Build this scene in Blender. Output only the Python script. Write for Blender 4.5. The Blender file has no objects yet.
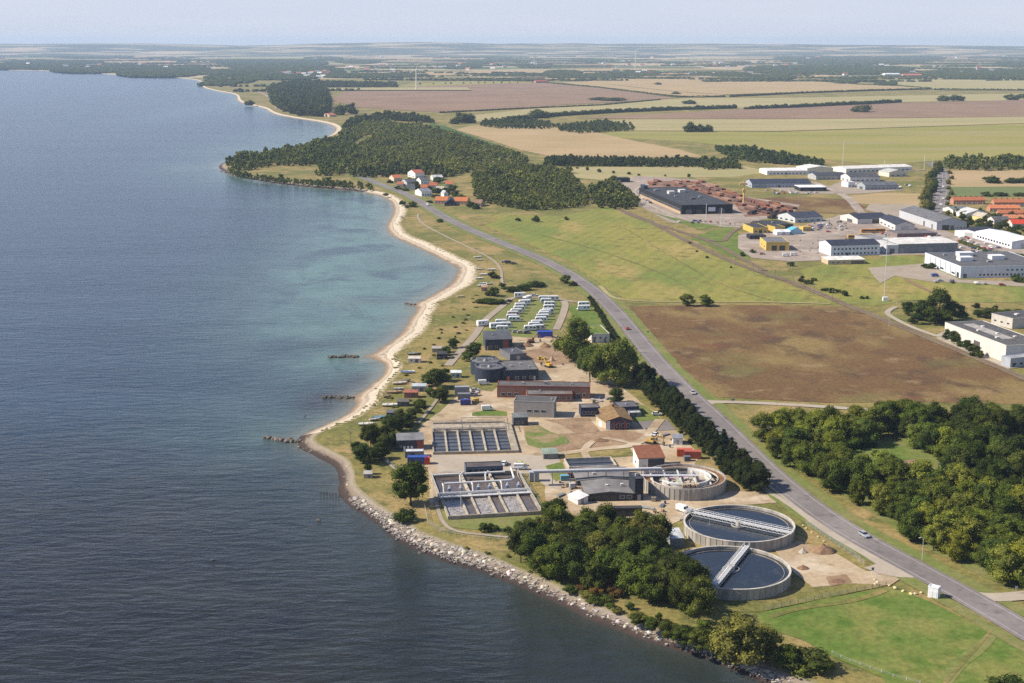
import bpy, math, random
import numpy as np
from mathutils import Vector, Matrix
from mathutils.geometry import tessellate_polygon
from mathutils.noise import noise as pnoise
random.seed(7)
RNG = np.random.default_rng(11)
sc = bpy.context.scene
col = sc.collection
R = math.radians

# ------------------------------------------------------------------ camera, sky, sun, exposure
F, CX, CY = 1380.0, 512.0, 341.5
HORIZON = 43.0
CAMZ, ZL = 157.0, 2.2
PITCH = math.atan((CY - HORIZON) / F)
cam = bpy.data.cameras.new('camera')
camo = bpy.data.objects.new('camera', cam)
col.objects.link(camo)
camo.location = (0, 0, CAMZ)
camo.rotation_euler = (R(90) - PITCH, 0, 0)
cam.sensor_width = 36
cam.lens = F / 1024 * 36
cam.clip_start = 1
cam.clip_end = 60000
sc.camera = camo

SUN_EL, SUN_AZ = R(40), R(-92)          # azimuth measured from +Y towards +X: the sun stands to the west
world = bpy.data.worlds.new('World')
sc.world = world
world.use_nodes = True
wn = world.node_tree
bg = wn.nodes['Background']
sky = wn.nodes.new('ShaderNodeTexSky')
sky.sky_type = 'NISHITA'
sky.sun_disc = False
sky.sun_elevation = SUN_EL
sky.sun_rotation = SUN_AZ
sky.altitude = 0
sky.air_density = 1.0
sky.dust_density = 0.2
sky.ozone_density = 1.2
tint = wn.nodes.new('ShaderNodeVectorMath'); tint.operation = 'MULTIPLY'
tint.inputs[1].default_value = (0.92, 0.95, 1.16)
wn.links.new(sky.outputs[0], tint.inputs[0])
# thin high cloud
wtc = wn.nodes.new('ShaderNodeTexCoord'); wmp = wn.nodes.new('ShaderNodeMapping'); wmp.inputs['Scale'].default_value = (3, 3, 38)
wno = wn.nodes.new('ShaderNodeTexNoise'); wno.inputs['Scale'].default_value = 2.2; wno.inputs['Detail'].default_value = 6
wn.links.new(wtc.outputs['Generated'], wmp.inputs['Vector']); wn.links.new(wmp.outputs[0], wno.inputs['Vector'])
wmr = wn.nodes.new('ShaderNodeMapRange'); wmr.inputs[1].default_value = .45; wmr.inputs[2].default_value = .75; wmr.inputs[4].default_value = .30
wn.links.new(wno.outputs['Fac'], wmr.inputs[0])
wmx = wn.nodes.new('ShaderNodeMix'); wmx.data_type = 'RGBA'
wn.links.new(wmr.outputs[0], wmx.inputs[0]); wn.links.new(tint.outputs[0], wmx.inputs[6]); wmx.inputs[7].default_value = (7.0, 7.2, 7.9, 1)
# pale air low over the horizon
wsx = wn.nodes.new('ShaderNodeSeparateXYZ'); wn.links.new(wtc.outputs['Generated'], wsx.inputs[0])
whr = wn.nodes.new('ShaderNodeMapRange'); whr.interpolation_type = 'SMOOTHSTEP'
whr.inputs[1].default_value = 0.02; whr.inputs[2].default_value = 0.32; whr.inputs[3].default_value = .85; whr.inputs[4].default_value = 0
wn.links.new(wsx.outputs['Z'], whr.inputs[0])
wlo = wn.nodes.new('ShaderNodeMix'); wlo.data_type = 'RGBA'
wlo.inputs[7].default_value = (5.9, 6.4, 7.7, 1)
wn.links.new(whr.outputs[0], wlo.inputs[0]); wn.links.new(tint.outputs[0], wlo.inputs[6]); wn.links.new(wlo.outputs[2], wmx.inputs[6])
wn.links.new(wmx.outputs[2], bg.inputs[0])
bg.inputs[1].default_value = 0.08
sun = bpy.data.lights.new('sun', 'SUN')
sun.energy = 5.0
sun.angle = R(0.5)
sun.color = (1.0, 0.905, 0.77)
suno = bpy.data.objects.new('sun', sun)
col.objects.link(suno)
sd = Vector((math.sin(SUN_AZ) * math.cos(SUN_EL), math.cos(SUN_AZ) * math.cos(SUN_EL), math.sin(SUN_EL)))
suno.rotation_euler = sd.to_track_quat('Z', 'Y').to_euler()
suno.location = sd * 400
sc.view_settings.view_transform = 'Standard'
sc.view_settings.look = 'None'
sc.view_settings.exposure = 0.5
sc.view_settings.gamma = 1.0
sc.view_settings.use_curve_mapping = False
sc.render.engine = 'CYCLES'
sc.cycles.use_denoising = False
sc.cycles.denoiser = 'OPENIMAGEDENOISE'
sc.cycles.max_bounces = 5
sc.cycles.diffuse_bounces = 2
sc.cycles.glossy_bounces = 2
sc.cycles.transmission_bounces = 2
sc.cycles.volume_bounces = 2
sc.cycles.transparent_max_bounces = 4
sc.cycles.caustics_reflective = False
sc.cycles.caustics_refractive = False

# ------------------------------------------------------------------ from a point of the photograph to the ground
def depression(py):
    return PITCH + math.atan((py - CY) / F)
def G(px, py, z=ZL):
    dx, dy, dz = (px - CX) / F, 1.0, (CY - py) / F
    c, s = math.cos(PITCH), math.sin(PITCH)
    wx, wy, wz = dx, dy * c + dz * s, -dy * s + dz * c
    t = (z - CAMZ) / wz
    return Vector((wx * t, wy * t, z))
def ppm(px, py, z=ZL):                  # horizontal pixels per metre at a ground point
    p = G(px, py, z)
    return F / (p.y * math.cos(PITCH) + (CAMZ - z) * math.sin(PITCH))
def hm(py, hpx, px=512):                # metres of height for a span of pixels
    return hpx / (ppm(px, py) * math.cos(depression(py)))
def dm(py, dpx, px=512):                # metres of depth for a span of pixels
    return dpx / (ppm(px, py) * math.sin(depression(py)))
def W2(pts, z=ZL):
    return [G(x, y, z) for x, y in pts]

# ------------------------------------------------------------------ materials
MATS = {}
def nodes_of(m):
    m.use_nodes = True
    nt = m.node_tree
    return nt, nt.nodes['Principled BSDF']
def mixcol(nt, fac, a, b, blend='MIX'):
    n = nt.nodes.new('ShaderNodeMix')
    n.data_type = 'RGBA'
    n.blend_type = blend
    for i, v in ((0, fac), (6, a), (7, b)):
        if hasattr(v, 'links'):
            nt.links.new(v, n.inputs[i])
        elif isinstance(v, (int, float)):
            n.inputs[i].default_value = v
        else:
            n.inputs[i].default_value = (*v[:3], 1)
    return n.outputs[2]
def noise_fac(nt, vec, scale, detail=4, lo=0.35, hi=0.65, rough=0.55, dist=0.0):
    t = nt.nodes.new('ShaderNodeTexNoise')
    t.inputs['Scale'].default_value = scale
    t.inputs['Detail'].default_value = detail
    t.inputs['Roughness'].default_value = rough
    t.inputs['Distortion'].default_value = dist
    nt.links.new(vec, t.inputs['Vector'])
    r = nt.nodes.new('ShaderNodeMapRange')
    r.inputs[1].default_value = lo
    r.inputs[2].default_value = hi
    nt.links.new(t.outputs['Fac'], r.inputs[0])
    return r.outputs[0]
def coords(nt, scale=(1, 1, 1), rot=0):
    tc = nt.nodes.new('ShaderNodeTexCoord')
    mp = nt.nodes.new('ShaderNodeMapping')
    mp.inputs['Scale'].default_value = scale
    mp.inputs['Rotation'].default_value = (0, 0, rot)
    nt.links.new(tc.outputs['Object'], mp.inputs['Vector'])
    return mp.outputs[0]
def attr(nt, name, out='Fac'):
    a = nt.nodes.new('ShaderNodeAttribute')
    a.attribute_name = name
    return a.outputs[out]
def bump(nt, bs, height, strength=0.4, dist=0.3):
    b = nt.nodes.new('ShaderNodeBump')
    b.inputs['Strength'].default_value = strength
    b.inputs['Distance'].default_value = dist
    nt.links.new(height, b.inputs['Height'])
    nt.links.new(b.outputs[0], bs.inputs['Normal'])
def ground(name, base, *layers, fine=0.25, rough=0.95, stripes=None, bumpy=0.0):
    """layers: (colour, noise scale, lo, hi[, stretch(x,y), angle])"""
    if name in MATS: return MATS[name]
    m = bpy.data.materials.new(name)
    nt, bs = nodes_of(m)
    c = base
    for L in layers:
        colr, s, lo, hi = L[:4]
        st = L[4] if len(L) > 4 else (1, 1)
        an = L[5] if len(L) > 5 else 0
        v = coords(nt, (st[0], st[1], 1), an)
        c = mixcol(nt, noise_fac(nt, v, s, 5, lo, hi), c, colr)
    if stripes:
        spacing, ang, amt = stripes
        v = coords(nt, (1, 1, 1), ang)
        w = nt.nodes.new('ShaderNodeTexWave')
        w.inputs['Scale'].default_value = 0.314 / spacing
        w.inputs['Distortion'].default_value = 1.5
        w.inputs['Detail'].default_value = 2
        w.inputs['Detail Scale'].default_value = 0.5
        nt.links.new(v, w.inputs['Vector'])
        mr = nt.nodes.new('ShaderNodeMapRange')
        mr.inputs[3].default_value = 1 - amt
        mr.inputs[4].default_value = 1 + amt
        nt.links.new(w.outputs['Fac'], mr.inputs[0])
        n = nt.nodes.new('ShaderNodeVectorMath'); n.operation = 'SCALE'
        if hasattr(c, 'links'): nt.links.new(c, n.inputs[0])
        else: n.inputs[0].default_value = c[:3]
        nt.links.new(mr.outputs[0], n.inputs['Scale'])
        c = n.outputs[0]
    if fine:
        v = coords(nt)
        f = noise_fac(nt, v, 0.55, 6, 0.25, 0.75, 0.75)
        mr = nt.nodes.new('ShaderNodeMapRange')
        mr.inputs[3].default_value = 1 - fine
        mr.inputs[4].default_value = 1 + fine
        nt.links.new(f, mr.inputs[0])
        n = nt.nodes.new('ShaderNodeVectorMath'); n.operation = 'SCALE'
        if hasattr(c, 'links'): nt.links.new(c, n.inputs[0])
        else: n.inputs[0].default_value = c[:3]
        nt.links.new(mr.outputs[0], n.inputs['Scale'])
        c = n.outputs[0]
        if bumpy: bump(nt, bs, f, bumpy, 0.6)
    if hasattr(c, 'links'): nt.links.new(c, bs.inputs['Base Color'])
    else: bs.inputs['Base Color'].default_value = (*c[:3], 1)
    bs.inputs['Roughness'].default_value = rough
    bs.inputs['Specular IOR Level'].default_value = 0.15
    MATS[name] = m
    return m
def painted(name, rough=0.7, var=0.12, scale=0.5, metal=0.0, spec=0.3, streak=None):
    """surface that takes its colour from the object's own colour, with weathering noise"""
    if name in MATS: return MATS[name]
    m = bpy.data.materials.new(name)
    nt, bs = nodes_of(m)
    oi = nt.nodes.new('ShaderNodeObjectInfo')
    v = coords(nt, streak or (1, 1, 1))
    f = noise_fac(nt, v, scale, 5, 0.25, 0.75, 0.65)
    mr = nt.nodes.new('ShaderNodeMapRange')
    mr.inputs[3].default_value = 1 - var
    mr.inputs[4].default_value = 1 + var
    nt.links.new(f, mr.inputs[0])
    n = nt.nodes.new('ShaderNodeVectorMath'); n.operation = 'SCALE'
    nt.links.new(oi.outputs['Color'], n.inputs[0])
    nt.links.new(mr.outputs[0], n.inputs['Scale'])
    nt.links.new(n.outputs[0], bs.inputs['Base Color'])
    bs.inputs['Roughness'].default_value = rough
    bs.inputs['Metallic'].default_value = metal
    bs.inputs['Specular IOR Level'].default_value = spec
    MATS[name] = m
    return m
def glass(name='window_glass', c=(0.02, 0.027, 0.035), rough=0.12):
    if name in MATS: return MATS[name]
    m = bpy.data.materials.new(name)
    nt, bs = nodes_of(m)
    bs.inputs['Base Color'].default_value = (*c, 1)
    bs.inputs['Roughness'].default_value = rough
    MATS[name] = m
    return m
PLAIN = painted('painted_surface')
WALL = painted('weathered_wall', 0.85, 0.16, 0.5, spec=0.2, streak=(1, 1, .3))
ROOFM = painted('weathered_roof', 0.8, 0.38, 0.22, spec=0.25)
TILE = painted('clay_tile', 0.8, 0.25, 0.6, spec=0.2)
METAL = painted('coated_metal', 0.4, 0.06, 0.6, spec=0.5)
GLOSS = painted('car_paint', 0.25, 0.03, 0.5, spec=0.5)
RUSTY = painted('stained_surface', 0.85, 0.45, 0.5, spec=0.2)
CONC = painted('stained_concrete', 0.9, 0.45, 0.5, spec=0.2, streak=(1, 1, 0.18))
GLASS = glass()
RUBBER = glass('tyre_rubber', (0.02, 0.02, 0.02), 0.8)

def brick_mat():
    m = bpy.data.materials.new('red_brick')
    nt, bs = nodes_of(m)
    tc = nt.nodes.new('ShaderNodeTexCoord')
    b = nt.nodes.new('ShaderNodeTexBrick')
    b.inputs['Color1'].default_value = (0.33, 0.095, 0.05, 1)
    b.inputs['Color2'].default_value = (0.24, 0.07, 0.04, 1)
    b.inputs['Mortar'].default_value = (0.2, 0.11, 0.08, 1)
    b.inputs['Scale'].default_value = 3.0
    nt.links.new(tc.outputs['Object'], b.inputs['Vector'])
    v = coords(nt)
    c = mixcol(nt, noise_fac(nt, v, 0.4, 4, 0.4, 0.8), b.outputs['Color'], (0.2, 0.07, 0.045))
    nt.links.new(c, bs.inputs['Base Color'])
    bs.inputs['Roughness'].default_value = 0.9
    return m
BRICK = brick_mat()

def leaf_mat(name, transl=0.25):
    m = bpy.data.materials.new(name)
    nt, bs = nodes_of(m)
    nt.nodes.remove(bs)
    out = nt.nodes['Material Output']
    oi = nt.nodes.new('ShaderNodeObjectInfo')
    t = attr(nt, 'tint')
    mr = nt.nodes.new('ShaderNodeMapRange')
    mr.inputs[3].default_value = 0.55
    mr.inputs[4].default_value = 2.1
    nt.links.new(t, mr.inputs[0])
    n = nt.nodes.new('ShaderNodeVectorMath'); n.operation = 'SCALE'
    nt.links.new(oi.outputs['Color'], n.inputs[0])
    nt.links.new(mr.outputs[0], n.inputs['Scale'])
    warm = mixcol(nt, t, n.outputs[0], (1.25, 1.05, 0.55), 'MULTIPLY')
    d = nt.nodes.new('ShaderNodeBsdfDiffuse')
    tr = nt.nodes.new('ShaderNodeBsdfTranslucent')
    mx = nt.nodes.new('ShaderNodeMixShader')
    mx.inputs[0].default_value = transl
    nt.links.new(warm, d.inputs[0])
    nt.links.new(warm, tr.inputs[0])
    nt.links.new(d.outputs[0], mx.inputs[1])
    nt.links.new(tr.outputs[0], mx.inputs[2])
    nt.links.new(mx.outputs[0], out.inputs['Surface'])
    return m
LEAF = leaf_mat('tree_leaves')
BARK = painted('tree_bark', 0.95, 0.3, 2.0)

# ------------------------------------------------------------------ mesh building
class MB:
    def __init__(s):
        s.v = []; s.f = []; s.m = []
    def add(s, vs, fs, mi=0):
        o = len(s.v)
        s.v += [tuple(p) for p in vs]
        for f in fs:
            s.f.append(tuple(o + i for i in f)); s.m.append(mi)
    def box(s, x0, x1, y0, y1, z0, z1, mi=0):
        s.add([(x0, y0, z0), (x1, y0, z0), (x1, y1, z0), (x0, y1, z0), (x0, y0, z1), (x1, y0, z1), (x1, y1, z1), (x0, y1, z1)],
              [(0, 3, 2, 1), (4, 5, 6, 7), (0, 1, 5, 4), (1, 2, 6, 5), (2, 3, 7, 6), (3, 0, 4, 7)], mi)
        return s
    def prism(s, poly, z0, z1, mi=0):             # polygon in xy, counter-clockwise
        n = len(poly)
        vs = [(p[0], p[1], z0) for p in poly] + [(p[0], p[1], z1) for p in poly]
        fs = [tuple(range(n - 1, -1, -1)), tuple(range(n, 2 * n))] + [(i, (i + 1) % n, n + (i + 1) % n, n + i) for i in range(n)]
        s.add(vs, fs, mi); return s
    def side(s, prof, y0, y1, mi=0):              # profile in xz swept along y
        n = len(prof)
        vs = [(p[0], y0, p[1]) for p in prof] + [(p[0], y1, p[1]) for p in prof]
        fs = [tuple(range(n)), tuple(range(2 * n - 1, n - 1, -1))] + [(i, n + i, n + (i + 1) % n, (i + 1) % n) for i in range(n)]
        s.add(vs, fs, mi); return s
    def tube(s, p, q, r, n=6, mi=0, r2=None):
        p, q = Vector(p), Vector(q)
        d = (q - p)
        if d.length < 1e-6: return s
        d.normalize()
        a = d.orthogonal().normalized(); b = d.cross(a)
        r2 = r if r2 is None else r2
        vs = []
        for c, rr in ((p, r), (q, r2)):
            for k in range(n):
                t = 2 * math.pi * k / n
                vs.append(c + (a * math.cos(t) + b * math.sin(t)) * rr)
        fs = [(k, (k + 1) % n, n + (k + 1) % n, n + k) for k in range(n)] + [tuple(range(n - 1, -1, -1)), tuple(range(n, 2 * n))]
        s.add(vs, fs, mi); return s
    def path(s, pts, r, n=6, mi=0):
        for a, b in zip(pts, pts[1:]): s.tube(a, b, r, n, mi)
        return s
    def ring(s, ri, ro, z0, z1, n=64, a0=0, a1=2 * math.pi, mi=0, cx=0, cy=0):
        full = abs(a1 - a0 - 2 * math.pi) < 1e-6
        k = n if full else n + 1
        vs = []
        for i in range(k):
            t = a0 + (a1 - a0) * i / n
            c, si = math.cos(t), math.sin(t)
            vs += [(cx + ri * c, cy + ri * si, z0), (cx + ro * c, cy + ro * si, z0), (cx + ro * c, cy + ro * si, z1), (cx + ri * c, cy + ri * si, z1)]
        fs = []
        for i in range(n):
            a, b = 4 * i, 4 * ((i + 1) % k)
            fs += [(a + 1, b + 1, b + 2, a + 2), (a + 2, b + 2, b + 3, a + 3), (a + 3, b + 3, b, a), (a, b, b + 1, a + 1)]
        if not full:
            e = 4 * n
            fs += [(0, 1, 2, 3), (e + 3, e + 2, e + 1, e)]
        s.add(vs, fs, mi); return s
    def disc(s, r, z, n=64, mi=0, cx=0, cy=0):
        s.add([(cx + r * math.cos(2 * math.pi * i / n), cy + r * math.sin(2 * math.pi * i / n), z) for i in range(n)], [tuple(range(n))], mi); return s
    def mesh(s, name, mats):
        me = bpy.data.meshes.new(name)
        me.from_pydata(s.v, [], s.f)
        for m in (mats if isinstance(mats, (list, tuple)) else [mats]): me.materials.append(m)
        if any(s.m): me.polygons.foreach_set('material_index', s.m)
        me.update()
        return me
def link(name, me, parent=None, color=None, loc=None):
    o = bpy.data.objects.new(name, me)
    col.objects.link(o)
    if parent is not None: o.parent = parent
    if color is not None: o.color = (*color[:3], 1)
    if loc is not None: o.location = loc
    return o
def part(name, mb, mats, parent, color=None, loc=None):
    return link(name, mb.mesh(name, mats), parent, color, loc)
def tag(o, label, cat, group=None, kind=None):
    if label: o['label'] = label
    if cat: o['category'] = cat
    if group: o['group'] = group
    if kind: o['kind'] = kind
    return o
def thing(name, label, cat, loc=(0, 0, 0), rz=0, group=None, scale=None):
    o = bpy.data.objects.new(name, None)
    o.empty_display_size = 1
    col.objects.link(o)
    o.location = loc
    o.rotation_euler = (0, 0, rz)
    if scale: o.scale = scale
    return tag(o, label, cat, group)
def copy_tree(o, parent=None):
    c = o.copy()
    col.objects.link(c)
    if parent is not None: c.parent = parent
    for ch in list(KIDS.get(o.name, o.children)): copy_tree(ch, c)
    return c
KIDS = {}
def clone(proto, loc, rz=0, label=None, group=None, colors=None, scale=None):
    """copies a thing with its parts; colours: {part name: colour}"""
    c = proto.copy(); col.objects.link(c)
    c.location = loc; c.rotation_euler = (0, 0, rz)
    if scale: c.scale = scale
    if label: c['label'] = label
    if group: c['group'] = group
    elif 'group' in c: del c['group']
    for ch in KIDS[proto.name]:
        d = ch.copy(); col.objects.link(d); d.parent = c
        k = ch.name.split('.')[0]
        if colors and k in colors: d.color = (*colors[k], 1)
        for g in KIDS.get(ch.name, ()):
            e = g.copy(); col.objects.link(e); e.parent = d
    return c
def remember(proto):
    """notes a prototype's parts (so that copying needs no slow child search)"""
    KIDS[proto.name] = [o for o in bpy.data.objects if o.parent == proto]
    for ch in KIDS[proto.name]:
        k = [o for o in bpy.data.objects if o.parent == ch]
        if k: KIDS[ch.name] = k
    return proto
def drop(proto):
    """removes a prototype that itself stands nowhere"""
    for ch in KIDS[proto.name]:
        for g in KIDS.get(ch.name, ()): bpy.data.objects.remove(g)
        bpy.data.objects.remove(ch)
    bpy.data.objects.remove(proto)

def np_mesh(name, verts, quads, mat, tint=None):
    me = bpy.data.meshes.new(name)
    nv, nf = len(verts), len(quads)
    me.vertices.add(nv); me.vertices.foreach_set('co', np.ascontiguousarray(verts, dtype=np.float32).ravel())
    me.loops.add(nf * 4); me.loops.foreach_set('vertex_index', np.ascontiguousarray(quads, dtype=np.int32).ravel())
    me.polygons.add(nf)
    me.polygons.foreach_set('loop_start', np.arange(0, nf * 4, 4, dtype=np.int32))
    me.update(calc_edges=True)
    if tint is not None:
        a = me.attributes.new('tint', 'FLOAT', 'FACE')
        a.data.foreach_set('value', np.ascontiguousarray(tint, dtype=np.float32))
    me.materials.append(mat)
    return me

# ------------------------------------------------------------------ sheets and ribbons on the ground
def smooth(pts, n=2):
    for _ in range(n):
        out = [pts[0]]
        for a, b in zip(pts, pts[1:]):
            out += [tuple(a[i] * .75 + b[i] * .25 for i in range(len(a))), tuple(a[i] * .25 + b[i] * .75 for i in range(len(a)))]
        out.append(pts[-1])
        pts = out
    return pts
def sheet_mesh(name, poly, mat):
    tris = tessellate_polygon([poly])
    me = bpy.data.meshes.new(name)
    fs = []
    for t in tris:
        a, b, c = (poly[i] for i in t)
        nz = (b.x - a.x) * (c.y - a.y) - (b.y - a.y) * (c.x - a.x)
        fs.append(t if nz > 0 else (t[0], t[2], t[1]))
    me.from_pydata(poly, [], fs)
    me.materials.append(mat)
    return me
def rough_edge(poly, amp, step):
    out = []
    n = len(poly)
    for i in range(n):
        a, b = poly[i], poly[(i + 1) % n]
        L = (b - a).length
        k = max(1, min(60, int(L / step)))
        nrm = Vector((-(b.y - a.y), b.x - a.x, 0))
        if nrm.length: nrm.normalize()
        for j in range(k):
            p = a.lerp(b, j / k)
            w = pnoise(Vector((p.x / (step * 2.5), p.y / (step * 2.5), 3.1))) * amp
            out.append(p + nrm * w)
    return out
LIFT = [0]
def lift(k=.0035):
    LIFT[0] += 1
    return LIFT[0] * k
def sheet(name, pts, mat, layer=1, amp=1.5, step=7, z=None, zoff=0.06):
    poly = W2(pts)
    zz = (ZL + zoff * layer + lift(.0004)) if z is None else z
    poly = [Vector((p.x, p.y, zz)) for p in poly]
    poly = rough_edge(poly, amp, step)
    o = link(name, sheet_mesh(name, poly, mat))
    o['kind'] = 'structure'
    return o
def ribbon_pts(pts, w0, w1, z):
    """two edges of a strip from offset w0 to w1 (metres to the side) along world points"""
    L, Rr = [], []
    for i, p in enumerate(pts):
        a, b = pts[max(0, i - 1)], pts[min(len(pts) - 1, i + 1)]
        d = Vector((b.x - a.x, b.y - a.y, 0)).normalized()
        n = Vector((-d.y, d.x, 0))
        L.append(Vector((p.x, p.y, z)) + n * w0); Rr.append(Vector((p.x, p.y, z)) + n * w1)
    return L, Rr
def ribbon(name, wpts, w0, w1, z, mat, kind='structure', jitter=0):
    L, Rr = ribbon_pts(wpts, w0, w1, z + lift(.0006))
    if jitter:
        for i in range(len(L)):
            n = (L[i] - Rr[i]).normalized()
            L[i] += n * pnoise(L[i] * 0.15) * jitter; Rr[i] += n * pnoise(Rr[i] * 0.15 + Vector((9, 0, 0))) * jitter
    me = bpy.data.meshes.new(name)
    n = len(L)
    fs = []
    for i in range(n - 1):
        a, b, c = L[i], Rr[i], Rr[i + 1]
        up = ((b.x - a.x) * (c.y - a.y) - (b.y - a.y) * (c.x - a.x)) > 0
        fs.append((i, n + i, n + i + 1, i + 1) if up else (i, i + 1, n + i + 1, n + i))
    me.from_pydata(L + Rr, [], fs)
    me.materials.append(mat)
    o = link(name, me)
    if kind: o['kind'] = kind
    return o
def resample(wpts, step):
    out = [wpts[0]]
    acc = 0
    for a, b in zip(wpts, wpts[1:]):
        L = (b - a).length
        k = max(1, int(round(L / step)))
        for j in range(1, k + 1): out.append(a.lerp(b, j / k))
    return out
def track(pts, n=2, step=6):
    return resample([G(*p) for p in smooth(pts, n)], step)
def inside(p, poly):
    x, y = p; c = False
    n = len(poly)
    for i in range(n):
        a, b = poly[i], poly[i - 1]
        if (a[1] > y) != (b[1] > y) and x < (b[0] - a[0]) * (y - a[1]) / (b[1] - a[1] + 1e-12) + a[0]: c = not c
    return c
def scatter(pts, gap, count=None, seed=1, holes=(), world=False, tries=40):
    """random points with a least distance inside an outline"""
    rnd = random.Random(seed)
    poly = pts if world else [(p.x, p.y) for p in W2(pts)]
    hl = [[(p.x, p.y) for p in W2(h)] for h in holes]
    xs = [p[0] for p in poly]; ys = [p[1] for p in poly]
    grid = {}; out = []
    area = (max(xs) - min(xs)) * (max(ys) - min(ys))
    n = int(min(400000, max(60, area / (gap * gap) * 4)))
    for _ in range(n):
        x, y = rnd.uniform(min(xs), max(xs)), rnd.uniform(min(ys), max(ys))
        if not inside((x, y), poly) or any(inside((x, y), h) for h in hl): continue
        k = (int(x // gap), int(y // gap))
        if any((x - q[0]) ** 2 + (y - q[1]) ** 2 < gap * gap for i in (-1, 0, 1) for j in (-1, 0, 1) for q in grid.get((k[0] + i, k[1] + j), ())): continue
        grid.setdefault(k, []).append((x, y)); out.append((x, y))
        if count and len(out) >= count: break
    return out
# ------------------------------------------------------------------ coastline
COAST = [(-260, 66, 5), (-120, 67, 5), (-40, 69, 5), (0, 70.2, 5), (60, 71, 5), (110, 74.5, 5), (150, 76.5, 5), (190, 78.5, 5), (204, 82, 5), (201, 87, 5), (216, 91, 5), (238, 94.5, 5),
 (236, 100.5, 10), (246, 104.5, 8), (265, 108, 8), (272, 114, 8), (295, 118.5, 9), (320, 122, 12), (334, 126, 12), (335, 131, 12), (328, 136.5, 10), (313, 142, 8), (285, 149, 7), (258, 154, 7), (228, 160.5, 7), (217.5, 166.5, 7), (222, 170.5, 7),
 (232, 174.5, 6), (247, 178.2, 5), (270, 182.5, 5), (291, 185, 5), (321, 188, 6), (354, 190.5, 8), (377, 194.5, 11), (389, 200.5, 13), (393, 209, 14), (389, 218.5, 13), (384, 228, 13), (390, 236, 13), (410, 245, 13), (434, 256, 12),
 (449, 264, 12), (456, 268, 14), (453, 276, 17), (443, 286.5, 20), (433, 292, 21), (421, 299, 19), (411, 304.6, 16), (411, 305.6, 16), (415, 309, 13), (408, 318, 14), (398, 333, 14), (383, 346, 17), (368, 352.5, 20), (355, 355.6, 23), (353, 356.6, 24), (361, 358.6, 22), (374, 359.8, 13), (383, 363, 9), (386, 368, 8), (383, 375, 8), (374, 382, 9), (363, 390.5, 10), (350, 397, 14), (349, 398.5, 14), (352, 401, 13), (354, 404.5, 10), (349, 411, 10), (340, 417, 10), (322, 425.5, 11),
 (304, 433.5, 10), (296, 440, 5), (304, 449, 4.5), (319, 457, 4.5), (334, 463, 4.5), (342, 472, 4.5), (342, 483, 4.5), (338, 492, 5), (354, 508.5, 6), (374, 520, 6), (381, 527, 7), (399, 542.5, 8), (427, 554, 8), (450, 563.6, 8), (480, 571, 7), (515, 583, 5.5), (553, 600, 4.5), (597, 620, 4),
 (641, 638, 3.8), (685, 650, 4), (714, 660, 5), (744, 673, 5.5), (767, 683, 5.5), (800, 697, 5.5), (850, 716, 5), (930, 745, 5), (1050, 790, 5)]
cs = smooth(COAST, 2)
cw = [G(a, b, 0) for a, b, w in cs]
cwid = [w for a, b, w in cs]
# even spacing, a little unevenness of the waterline
line, wid, tpx = [], [], []
for i in range(len(cw) - 1):
    a, b = cw[i], cw[i + 1]
    L = (b - a).length
    st = max(3.0, a.y / 200)
    k = max(1, int(L / st))
    for j in range(k):
        t = j / k
        line.append(a.lerp(b, t)); wid.append(cwid[i] * (1 - t) + cwid[i + 1] * t); tpx.append(cs[i][1] * (1 - t) + cs[i + 1][1] * t)
def norm_in(pts, i, k=3):
    a, b = pts[max(0, i - k)], pts[min(len(pts) - 1, i + k)]
    d = Vector((b.x - a.x, b.y - a.y, 0)).normalized()
    return Vector((-d.y, d.x, 0))
line = [p + norm_in(line, i) * pnoise(Vector((p.x * .09, p.y * .09, 0))) * 1.0 for i, p in enumerate(line)]
inner = []
for i, p in enumerate(line):
    w = wid[i] * (1.12 + 0.32 * pnoise(Vector((p.x * .05, p.y * .05, 5))) + 0.2 * pnoise(Vector((p.x * .17, p.y * .17, 8))))
    q = p + norm_in(line, i, 9) * w
    inner.append(Vector((q.x, q.y, ZL)))
for _ in range(7):
    inner = [inner[0]] + [(inner[i - 1] + inner[i] * 2 + inner[i + 1]) / 4 for i in range(1, len(inner) - 1)] + [inner[-1]]

# ------------------------------------------------------------------ ground materials
G_DRY = ground('dry_grass', (0.245, 0.195, 0.066), ((0.150, 0.150, 0.042), 0.012, .42, .58), ((0.31, 0.225, 0.095), 0.03, .50, .64), ((0.115, 0.12, 0.035), 0.10, .54, .66), ((0.33, 0.25, 0.12), 0.2, .62, .75), fine=.5, bumpy=.3)
G_MEADOW = ground('meadow_grass', (0.240, 0.222, 0.054), ((0.155, 0.190, 0.042), 0.011, .45, .58, (1, 0.45), 0.25), ((0.32, 0.245, 0.085), 0.02, .54, .68, (1, 0.35), 0.3), ((0.165, 0.145, 0.045), 0.09, .54, .68), fine=.4, stripes=(9, 0.35, .05))
G_LAWN = ground('green_grass', (0.118, 0.165, 0.032), ((0.185, 0.19, 0.05), 0.045, .45, .62), ((0.085, 0.145, 0.022), 0.11, .5, .66), ((0.22, 0.20, 0.07), 0.03, .62, .74), fine=.4, bumpy=.2)
G_VERGE = ground('verge_grass', (0.16, 0.185, 0.05), ((0.22, 0.19, 0.08), 0.06, .45, .7), ((0.12, 0.15, 0.035), 0.2, .5, .75), fine=.3, bumpy=.2)
G_MIXL = ground('worn_lawn', (0.13, 0.17, 0.045), ((0.30, 0.215, 0.12), 0.07, .46, .58), ((0.2, 0.19, 0.07), 0.2, .5, .65), fine=.3)
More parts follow.
